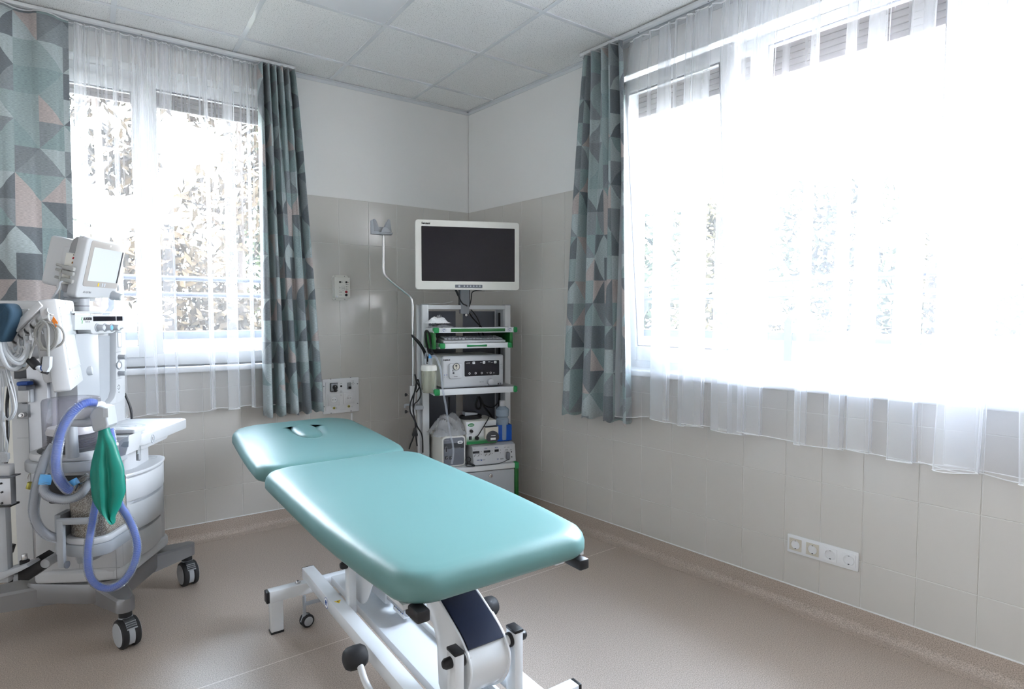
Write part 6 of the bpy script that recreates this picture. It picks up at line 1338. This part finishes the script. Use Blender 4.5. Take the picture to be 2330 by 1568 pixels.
hose('upper blue-cored clear hose arching left from the bag mount', [(216, 917, -.21), (200, 916, -.23), (180, 925, -.25), (158, 947, -.26), (142, 975, -.26), (133, 1005, -.26), (127, 1040, -.25), (128, 1070, -.24), (136, 1092, -.22), (152, 1112, -.20), (160, 1116, -.19)], .0175, 'hose_clear', 'hose_blue',
     parts=[('collar', 'clear_plastic', 163, 1116, -.18, 170, 1098, -.17, .014), ('blue_ring', 'sky_blue_plastic', 164, 1092, -.17, 172, 1104, -.17, .016), ('y_piece', 'clear_plastic', 176, 1098, -.17, 202, 1083, -.16, .013)])
hose('long blue-cored clear hose hanging in a loop below the green bag', [(236, 990, -.14), (230, 1050, -.14), (222, 1120, -.15), (214, 1165, -.17), (206, 1210, -.19), (200, 1255, -.20), (201, 1295, -.20), (213, 1325, -.20), (240, 1339, -.20), (270, 1331, -.20), (294, 1306, -.19), (309, 1270, -.18), (312, 1240, -.17), (304, 1205, -.16), (288, 1172, -.14), (272, 1145, -.12), (262, 1090, -.11), (256, 1010, -.10), (250, 975, -.10)], .0150, 'hose_clear', 'hose_blue')
hose('white corrugated hose hanging from the breathing block down to the absorber', [(121, 1012, -.14), (110, 1030, -.15), (98, 1055, -.16), (88, 1090, -.17), (80, 1130, -.17), (77, 1165, -.17), (86, 1195, -.17), (104, 1215, -.16), (122, 1223, -.14), (136, 1225, -.12)], .0165, 'hose_clear', 'white_plastic', pitch=.005)
hose('short white corrugated hose with a bright blue end cap', [(103, 1098, -.18), (98, 1112, -.19), (106, 1126, -.20), (124, 1134, -.21), (148, 1137, -.21), (170, 1133, -.20), (188, 1122, -.18), (199, 1106, -.16), (206, 1090, -.14)], .0160, 'hose_clear', 'white_plastic', pitch=.0058,
     parts=[('blue_cap', 'sky_blue_plastic', 106, 1080, -.17, 101, 1103, -.18, .0195)])
t = thing('gas_connector', 'small metal connector hanging from a thin ring left of the hoses', 'connector', sub(M, *mq(70, 1106, y=.02))); o = mq(70, 1106, y=.02); mb = MB(); mb.cyl(mq(66, 1112, y=.02) - o, mq(70, 1098, y=.02) - o, .011, 'brass', n=16, b=.001); part(mb, 'plug', t); mb = MB(); c = mq(78, 1088, y=.03) - o; mb.tube([c + Vector((.024 * math.cos(a_), 0, .026 * math.sin(a_))) for a_ in [2 * PI * i / 24 for i in range(24)]], .0012, 'steel', n=5, closed=True); part(mb, 'ring', t)
cable('mains_cord', 'black cord curving down behind the machine to the wall', 'cord', [Vector(M.w(*mq(u, v, y=.58))) for u, v in ((284, 895), (290, 910), (296, 925), (299, 940), (300, 960), (300, 1010))], .0055, fr=W0)
# ---- ventilator screen on the machine's side
V = Fr(M.w(-.19, -.02, 0), -7.1); vq = lambda u, v: V.px(u, v, x=0)
tilt = 9.5; zt_v = vq(147, 682).z; zb_v = vq(178, 866).z; yl = vq(127, 690).y; yr = vq(167, 690).y
yb0, yb1 = vq(161, 878).y, vq(197, 857).y
Vc = Fr(V.w(0, 0, 0), V.deg)
mb = MB()
def vface(d):                                # the screen slab is a leaning box: x grows towards the bottom
    return [vq(126, 681), vq(168, 684), vq(197, 857), vq(161, 878)]
# solve the lean: take width along local y from the top edge, push the bottom edge towards +x until it meets the photo's outline
def lean_pt(y, z, u):
    best = min(range(0, 260), key=lambda k: abs(uof(V.w(k / 1000, y, z)) - u)); return best / 1000
def uof(P):
    ya, pi = R(YAW), R(PITCH); F = Vector((math.sin(ya) * math.cos(pi), math.cos(ya) * math.cos(pi), -math.sin(pi))); Rt = Vector((math.cos(ya), -math.sin(ya), 0)); d = P - CAM; return 1165 + FPX * d.dot(Rt) / d.dot(F)
lx = lean_pt(yr, zb_v, 197)
Hs = math.hypot(lx, zt_v - zb_v); la = math.degrees(math.atan2(lx, zt_v - zb_v))
vt = bpy.data.objects.new('ventilator_screen', None); COL.objects.link(vt); vt.location = V.w(lx, 0, zb_v); vt.rotation_euler = (0, R(-la), R(V.deg)); tag(vt, 'tall leaning touch screen with a silver knob on the near side of the anaesthesia machine', 'screen')
hwv = yr - yl; mb = MB(); mb.prism(rpoly([(yl, 0), (yr, .012), (yr, Hs), (yl, Hs)], .012), 'x', -.055, 0, 'white_plastic', b=.006); mb.prism(rpoly([(yl + .02, .04), (yr - .02, .04), (yr - .02, Hs - .03), (yl + .02, Hs - .03)], .02), 'x', -.085, -.05, 'white_plastic', b=.01); part(mb, 'housing', vt)
mb = MB(); s0_, s1_, t0_, t1_ = yl + hwv * .10, yr - hwv * .08, Hs * .235, Hs * .91; mat('screen_reflection', (.66, .69, .71), .08); mb.box(-.002, .0015, s0_, s1_, t0_, t1_, 'screen_reflection'); mb.box(-.001, .003, s1_ - hwv * .10, s1_, t0_, t1_, 'black_gloss'); mb.box(-.001, .003, s0_, s1_, t1_ - .004, t1_, 'mid_grey'); mb.box(-.001, .003, s0_, s1_, t0_ - .004, t0_, 'mid_grey'); part(mb, 'screen', vt)  # pale screen colour: a bright reflection painted into the base colour
mb = MB(); mb.cyl((0, yr - .035, Hs * .13), (.032, yr - .035, Hs * .13), .021, 'light_grey', r2=.019, n=28, b=.003); part(mb, 'knob', vt)
mb = MB(); mb.box(-.0005, .001, (yl + yr) / 2 - .003, (yl + yr) / 2 + .003, Hs * .945, Hs * .975, 'mid_grey'); [mb.box(-.0005, .001, yl + hwv * (.2 + .13 * i), yl + hwv * (.25 + .13 * i), Hs * .10, Hs * .12, 'cable_light') for i in range(4)]; part(mb, 'icons', vt)
mb = MB(); mb.tube([V.w(0, 0, 0) * 0 + Vector((-.08, (yl + yr) / 2, Hs * .45)), Vector((-.16, (yl + yr) / 2 + .03, Hs * .42))], .025, 'light_grey', n=14); part(mb, 'support_arm', vt)
# ---- patient monitor on top
PX = -.27; pm = lambda u, v, x=PX: mq(u, v, x=x)
a, b, c, d = pm(202, 540), pm(289, 558), pm(272, 684), pm(172, 673)
yl, yr = a.y, b.y; zt_, zb_ = (a.z + b.z) / 2, (c.z + d.z) / 2
def uofM(x, y, z): return uof(M.w(x, y, z))
lx = min(range(-200, 200), key=lambda k: abs(uofM(PX + k / 1000, yl, zb_) - 172)) / 1000
Hs = math.hypot(lx, zt_ - zb_); la = math.degrees(math.atan2(lx, zt_ - zb_))
pt = bpy.data.objects.new('patient_monitor', None); COL.objects.link(pt); pt.location = M.w(PX + lx, 0, zb_); pt.rotation_euler = (0, R(-la), R(M.deg)); tag(pt, 'boxy white patient monitor with a grey carrying handle above the control panel', 'patient monitor')
W_ = yr - yl; L2 = lambda s_, t_: (yl + W_ * s_, Hs * t_)
mb = MB(); mb.prism(rpoly([L2(.0, .0), L2(1, .02), L2(1, 1), L2(0, 1)], .022), 'x', -.045, 0, 'white_plastic', b=.008, seg=3); mb.prism(rpoly([L2(.06, .10), L2(.94, .10), L2(.94, .90), L2(.06, .90)], .02), 'x', -.17, -.04, 'white_plastic', b=.012, seg=3); part(mb, 'housing', pt)
mb = MB(); mb.prism(rpoly([L2(.09, .20), L2(.98, .20), L2(.98, .965), L2(.09, .965)], .016), 'x', -.002, .002, 'warm_grey' if 'warm_grey' in MATS else (mat('warm_grey', (.42, .39, .37), .4) and 'warm_grey'), b=.001); part(mb, 'bezel', pt)
mb = MB(); mb.prism([L2(.17, .30), L2(.93, .30), L2(.93, .86), L2(.17, .86)], 'x', .001, .003, 'screen_reflection'); mb.prism([L2(.90, .30), L2(.935, .30), L2(.935, .86), L2(.90, .86)], 'x', .002, .0036, 'black_gloss'); part(mb, 'screen', pt)  # reflection of window and wall painted as the pale screen colour
mb = MB(); y, z = L2(.90, .075); mb.cyl((-.002, y, z), (.045, y, z), .024, 'light_grey', r2=.017, n=26, b=.003); mb.cyl((.044, y, z), (.047, y, z), .013, 'ink_white', n=20); part(mb, 'knob', pt)
mb = MB(); y, z = L2(.14, .085); mb.text('ALADDIN', 'ink_grey', (.0006, y, z), (0, 1, 0), (0, 0, 1), .014, fit=W_ * .19); y, z = L2(.56, .925); mb.cyl((.001, y, z), (.003, y, z), .005, 'ink_white', n=14)
for s_, m_ in ((.46, 'yellow_sign'), (.56, 'cable_light'), (.62, 'cable_light')): y, z = L2(s_, .245); mb.box(.001, .003, y - .005, y + .005, z - .008, z + .008, m_)
part(mb, 'markings', pt)
# the side facing the camera: module with sockets and plugs
ys = yl + W_ * .06
def pside(u, v):                             # photo point -> local (x, z) of the monitor on its near side
    p = mq(u, v, y=ys); dx, dz = p.x - (PX + lx), p.z - zb_; a_ = R(la); return (dx * math.cos(a_) + dz * math.sin(a_), -dx * math.sin(a_) + dz * math.cos(a_))
def sidepoly(name, L, m, d=.004, par=pt, b=.0):
    mb = MB(); mb.prism([pside(u, v) for u, v in L], 'y', ys - d, ys + .003, m, b=b); return part(mb, name, par)
sidepoly('module', [(153, 575), (187, 580), (172, 648), (140, 645)], 'ivory_plastic', .008, b=.002)
sidepoly('rear_housing', [(145, 562), (195, 566), (176, 668), (128, 655)], 'white_plastic', .004, b=.003)
sidepoly('red_socket', [(169, 585), (183, 587), (182, 592), (167, 590)], 'red_button', .010); mat('amber', (.30, .10, .01), .4); sidepoly('amber_socket', [(167, 595.5), (181, 598), (180, 602), (165.5, 600)], 'amber', .010)
sidepoly('module_marks', [(170, 579.5), (172, 580), (171.5, 582), (169.5, 581.5)], 'ink', .0105); sidepoly('module_marks', [(166, 606.5), (177, 608.5), (176.6, 610), (165.8, 608)], 'ink_grey', .0105)
for v in (613, 624, 641):
    x0, z0 = pside(178 - (v - 613) * .12, v + 1); mb = MB(); mb.box(x0 - .05, x0, ys - .034, ys - .004, z0 - .010, z0 + .009, 'cable_grey', b=.005); mb.cyl((x0 - .05, ys - .02, z0 + .002), (x0 - .08, ys - .022, z0 + .004), .006, 'cable_grey', n=10); part(mb, 'plug', pt)
mb = MB(); H_ = [pside(u, v) for u, v in ((166, 577), (169, 560), (176, 546), (186, 542), (197, 545))]
for s_ in (0,): mb.tube([(p[0], ys + .012, p[1]) for p in H_] + [(H_[-1][0], ys + W_ * .8, H_[-1][1])], .012, 'grey_metal_paint', n=8, smooth=5)
mb.prism([pside(u, v) for u, v in ((158, 574), (163, 556), (169, 544), (176, 538.5), (190, 540), (199, 543), (198, 547), (187, 545), (182, 549), (178, 560), (174, 577))], 'y', ys - .006, ys + .030, 'grey_metal_paint', b=.002); part(mb, 'carrying_handle', pt)
mb = MB(); mb.prism([pside(u, v) for u, v in ((142, 646), (160, 648), (158, 662), (150, 666), (144, 662))], 'y', ys - .010, ys + .02, 'grey_metal_paint', b=.003); part(mb, 'latch', pt)
mb = MB(); mb.prism([pside(u, v) for u, v in ((126, 556), (147, 560), (133, 619), (112, 614))], 'y', ys + .02, ys + .032, 'grey_metal_paint', b=.006); part(mb, 'rear_bracket', pt)
mb = MB(); mb.box(-.12, -.03, (yl + yr) / 2 - .05, (yl + yr) / 2 + .05, -.02, .03, 'light_grey', b=.006); part(mb, 'foot_plate', pt)
pc_ = mq(187, 705, y=yl + .10); mb = MB(); mb.cyl((pc_.x, pc_.y, ctop), (pc_.x, pc_.y, zb_ + .0), .030, 'light_grey', n=28, b=.003); mb.cyl((pc_.x, pc_.y, ctop + .034), (pc_.x, pc_.y, ctop + .037), .0305, 'ink', n=28); mb.box(pc_.x - .06, pc_.x + .01, pc_.y - .03, pc_.y + .03, zb_ - .02, zb_ + .002, 'mid_grey', b=.004); part(mb, 'monitor_post', am)
cable('monitor_lead', 'thin grey lead looping from the patient monitor side down behind the leaning screen', 'cable', P3([(148, 612, ys - .02), (138, 617, ys - .03), (136, 632, ys - .03), (136, 650, ys - .03), (135, 680, ys - .0), (134, 700, ys + .02)]), .0035, 'cable_grey', fr=M)
cable('monitor_lead', 'pale double lead dropping from the lower monitor plug to the machine', 'cable', P3([(144, 640, ys - .03), (137, 643, ys - .035), (134, 655, ys - .03), (126, 668, ys - .02), (119, 680, ys - .0), (112, 700, ys + .02)]), .0040, 'cable_light', fr=M)
# ---- rack of cable hooks, cuff and leads at the far left
YR = -.10
t = thing('cable_hook_rack', 'white slanting bar with seven cable hooks at the left edge', 'hook rack', sub(M, *mq(76, 732, y=YR))); o = mq(76, 732, y=YR)
mb = MB(); A = [mq(u, v, y=YR) - o for u, v in ((29, 755), (105, 685), (114, 697), (38, 771))]; mb.prism([(p.x, p.z) for p in A], 'y', -.045, -.02, 'white_plastic', b=.004); mb.prism([((mq(u, v, y=YR) - o).x, (mq(u, v, y=YR) - o).z) for u, v in ((47, 714), (62, 702), (70, 708), (42, 738))], 'y', .0, .02, 'white_plastic', b=.003); part(mb, 'bar', t)
for k in range(7):
    f = k / 6; u, v = 31 + 82 * f, 779 - 68 * f; c = mq(u, v, y=YR - .02) - o
    mb = MB(); mb.lathe([(.0135, -.012), (.0165, -.012), (.0165, .012), (.0135, .012), (.0135, -.012)], 'white_plastic', T=Matrix.Translation(c) @ Matrix.Rotation(R(62), 4, 'Y') @ Matrix.Rotation(R(20), 4, 'X'), n=22)
    mb.tube([c + Vector(p) for p in ((.006, -.016, -.004), (.008, -.020, -.022), (.018, -.024, -.036), (.030, -.028, -.034), (.036, -.030, -.044))], .0035, 'white_plastic', n=6, smooth=4); part(mb, 'hook', t)
t = thing('shelf_plate', 'thin white shelf plate above the cable hooks', 'shelf', sub(M, *mq(45, 690, y=.02))); o = mq(45, 690, y=.02); a, b = mq(-20, 703, y=.02) - o, mq(93, 684.5, y=.02) - o; mb = MB(); mb.box(a.x, b.x, -.006, .0, a.z, b.z - .004, 'white_plastic', b=.001); mb.box(a.x, b.x, -.006, .16, b.z - .005, b.z, 'white_plastic', b=.001); part(mb, 'plate', t)
t = thing('pressure_cuff', 'rolled dark navy blood pressure cuff hanging at the left edge', 'blood pressure cuff', sub(M, *mq(20, 730, y=-.16))); o = mq(20, 730, y=-.16)
rd = random.Random(2); sec = [(u, v) for u, v in ((-14, 690), (6, 691), (28, 690), (36, 697), (42, 710), (40, 725), (33, 745), (25, 765), (16, 781), (8, 770), (-2, 757), (-14, 755))]
pp = [((mq(u, v, y=-.16) - o).x, (mq(u, v, y=-.16) - o).z) for u, v in sec]; mb = MB(); mb.prism(rpoly(pp, .012), 'y', -.035, .03, 'cuff_navy', b=.010, seg=3); part(mb, 'cuff', t, angle=60)
def bundle(name, label, cat, rings_, r, m, extra=None):
    t = thing(name, label, cat, sub(M, *mq(*rings_[0][0][:2], y=rings_[0][0][2]))); o = mq(*rings_[0][0][:2], y=rings_[0][0][2])
    for L in rings_: mb = MB(); mb.tube([p - o for p in P3(L)], r, m, n=8, smooth=7); part(mb, 'lead', t)
    if extra: extra(t, o)
    return t
def ell(cu, cv, ru, rv, y, a0=0, a1=360, n=14, dy=0): return [(cu + ru * math.cos(R(a0 + (a1 - a0) * i / n)), cv + rv * math.sin(R(a0 + (a1 - a0) * i / n)), y + dy * i / n) for i in range(n + 1)]
def tagx(t, o): mb = MB(); A = [mq(u, v, y=-.165) - o for u, v in ((122, 719.5), (132, 734), (128, 745.5), (118.5, 730))]; mb.prism([(p.x, p.z) for p in A], 'y', A[0].y - .0015, A[0].y + .0, 'orange_tag'); x_ = part(mb, 'paper_tag', t); tag(x_, 'bright orange tag')
bundle('coiled_cable', 'coil of grey cable with an orange tag below the right hooks', 'cable',
       [ell(106, 760, 27, 33, -.14, 150, 880, 44, .02), ell(104, 764, 23, 30, -.15, 100, 470, 20), ell(110, 766, 21, 31, -.16, -90, 270, 20), [(126, 737, -.165), (140, 748, -.16), (146, 763, -.155), (142, 780, -.15), (128, 789, -.145), (110, 795, -.14), (92, 796, -.14)], [(82, 772, -.13), (76, 790, -.14), (69, 808, -.15), (66, 825, -.15), (58, 838, -.15), (40, 843, -.15), (20, 840, -.14), (0, 835, -.14)]], .0042, 'cable_grey', tagx)
def sensor(t, o):
    mb = MB(); A = [mq(u, v, y=-.17) - o for u, v in ((104, 811), (121.5, 811), (120.5, 835), (114, 846), (105, 845.5), (101, 838))]; mb.prism([(p.x, p.z) for p in A], 'y', A[0].y - .020, A[0].y, 'cable_light', b=.005); x_ = part(mb, 'finger_clip', t); mb = MB(); A = [mq(u, v, y=-.165) - o for u, v in ((101.5, 811), (105, 811), (104, 829), (100, 828))]; mb.prism([(p.x, p.z) for p in A], 'y', A[0].y - .018, A[0].y, 'black_plastic', b=.002); part(mb, 'clip_pad', x_)
    c = mq(100.5, 837, y=-.17) - o; mb = MB(); mb.sph(c + Vector((0, -.01, 0)), .009, 'ink_blue', (.7, 1, 1.2)); part(mb, 'pivot', x_)
bundle('sensor_cable', 'grey cable with a pale blue finger clip hanging in front of the leaning screen', 'cable', [[(97, 730, -.15), (104, 735, -.16), (109, 745, -.17), (110, 765, -.17), (110, 790, -.17), (110, 812, -.17)]], .0046, 'cable_grey', sensor)
bundle('lead_bundle', 'thick bundle of pale hoses looping down from the cuff and hooks at the left edge', 'hose bundle',
       [[(2, 765, -.17), (6, 785, -.17), (14, 806, -.17), (28, 822, -.17), (44, 828, -.16), (57, 820, -.15), (65, 800, -.14), (67, 775, -.13)],
        [(8, 772, -.16), (15, 795, -.16), (26, 812, -.16), (42, 819, -.16), (55, 808, -.15), (60, 790, -.14), (60, 765, -.13)],
        [(-4, 770, -.18), (2, 800, -.18), (12, 826, -.18), (22, 838, -.17), (36, 840, -.16), (48, 832, -.15)],
        [(52, 775, -.12), (50, 795, -.13), (45, 810, -.14), (38, 816, -.15)], [(47, 770, -.12), (45, 790, -.13), (40, 805, -.14), (34, 813, -.15)]], .0078, 'cable_light')
def clips(t, o):
    for u, v in ((4, 1040), (9, 1034), (14, 1038), (2, 1046), (11, 1044)): c = mq(u, v, y=-.15) - o; mb = MB(); mb.box(c.x - .010, c.x + .010, c.y - .008, c.y + .008, c.z - .014, c.z + .012, 'light_grey', b=.004); part(mb, 'clip', t)
bundle('electrode_leads', 'thin pale blue-grey electrode leads hanging down the left edge to a cluster of clips', 'cable',
       [[(4, 845, -.16), (8, 880, -.16), (6, 930, -.16), (8, 980, -.15), (6, 1036, -.15)], [(10, 840, -.16), (17, 870, -.16), (24, 905, -.16), (27, 935, -.16), (20, 952, -.16), (12, 950, -.15), (6, 935, -.15)], [(14, 838, -.16), (22, 872, -.16), (31, 905, -.16), (34, 930, -.16), (26, 950, -.16), (14, 955, -.15)],
        [(18, 838, -.15), (28, 870, -.15), (36, 905, -.15), (37, 932, -.15), (28, 952, -.15), (18, 956, -.15)], [(2, 850, -.16), (3, 900, -.16), (9, 960, -.15), (13, 1000, -.15), (12, 1036, -.15)], [(0, 860, -.15), (1, 940, -.15), (10, 985, -.15), (17, 1012, -.15), (13, 1036, -.15)]], .0026, 'cable_light', clips)
t = thing('ecg_connector', 'black connector with a short grey plug beside the pale finger clip', 'connector', sub(M, *mq(85, 832, y=-.14))); o = mq(85, 832, y=-.14)
mb = MB(); mb.cyl(mq(68, 818, y=-.14) - o, mq(86, 836, y=-.15) - o, .016, 'black_plastic', n=14, b=.004); mb.cyl(mq(84, 834, y=-.15) - o, mq(97, 845, y=-.15) - o, .009, 'cable_light', n=12); mb.cyl(mq(95, 845, y=-.15) - o, mq(108, 848.5, y=-.155) - o, .007, 'black_plastic', n=10); part(mb, 'body', t); mb = MB(); mb.tube([p - o for p in P3([(70, 820, -.14), (66, 806, -.14), (72, 795, -.13)])], .004, 'cable_grey', n=8, smooth=4); part(mb, 'lead', t)
# ---- suction stand at the very left
S_ = sub(M, 0, 0, 0); t = thing('suction_stand', 'grey stand with steel plate holder at the very left edge', 'stand', M)
def sb(name, u0, u1, v0, v1, y, d, m, b=.003): a, c = mq(u0, v1, y=y), mq(u1, v0, y=y); mb = MB(); mb.box(a.x, c.x, y, y + d, a.z, c.z, m, b=b); return part(mb, name, t)
sb('pole', -9, 12, 1150, 1330, -.12, .035, 'light_grey', b=.012); sb('plate_holder', -30, 23, 1088, 1152, -.15, .03, 'brushed_aluminium'); sb('holder_lip', -30, 26, 1085, 1089, -.155, .05, 'slate_grey', b=.001); sb('white_bracket', -30, 21, 1058, 1085, -.14, .03, 'white_plastic', b=.004); sb('lower_lip', -30, 23, 1150, 1156, -.155, .05, 'black_plastic', b=.001)
for u, v in ((3, 1100), (5, 1120), (5, 1145)): c = mq(u, v, y=-.15); mb = MB(); mb.cyl((c.x, -.15, c.z), (c.x, -.154, c.z), .004, 'ink', n=8); part(mb, 'screw', t)
mb = MB(); A = [mq(u, v, y=-.12) for u, v in ((-30, 1315), (2, 1302), (64, 1282), (69, 1288), (50, 1298), (10, 1316), (-30, 1330))]; mb.prism([(p.x, p.z) for p in A], 'y', -.13, -.06, 'light_grey', b=.004); part(mb, 'foot_arm', t)
c = mq(56, 1275, y=-.09); mb = MB(); mb.cyl((c.x, -.09, c.z - .02), (c.x, -.09, c.z), .016, 'black_rubber', n=18); mb.cyl((c.x, -.09, c.z), (c.x, -.09, c.z + .025), .010, 'steel', n=16, b=.001); part(mb, 'leveling_bolt', t)
mb = MB(); A = [mq(u, v, y=-.05) for u, v in ((44, 1300), (86, 1266), (104, 1276), (112, 1282), (106, 1292), (68, 1319), (44, 1318))]; mb.prism([(p.x, p.z) for p in A], 'y', -.06, .02, 'black_plastic', b=.004); part(mb, 'clamp', t); c = mq(104, 1282, y=-.06); mb = MB(); mb.cyl((c.x, -.065, c.z), (c.x, .01, c.z), .018, 'light_grey', n=22, b=.002); part(mb, 'clamp_bolt', t)
cable('floor_cable', 'black cable hanging behind the stand down to a flat plug at the left edge', 'cable', P3([(22, 868, .08), (16, 920, .08), (18, 985, .06), (13, 1040, .04), (18, 1090, .03), (19, 1150, .02), (17, 1200, .0), (15, 1235, -.02)]), .0060, fr=M,
      extra=lambda ob, o: (lambda mb: (mb.prism([((mq(u, v, y=-.02) - o).x, (mq(u, v, y=-.02) - o).z) for u, v in ((13, 1224), (18, 1222), (20, 1238), (33, 1240), (27, 1259), (12, 1256))], 'y', (-.02 - o.y) - .012, (-.02 - o.y) + .012, 'black_plastic', b=.003), mb.build('plug', ob)))(MB()))
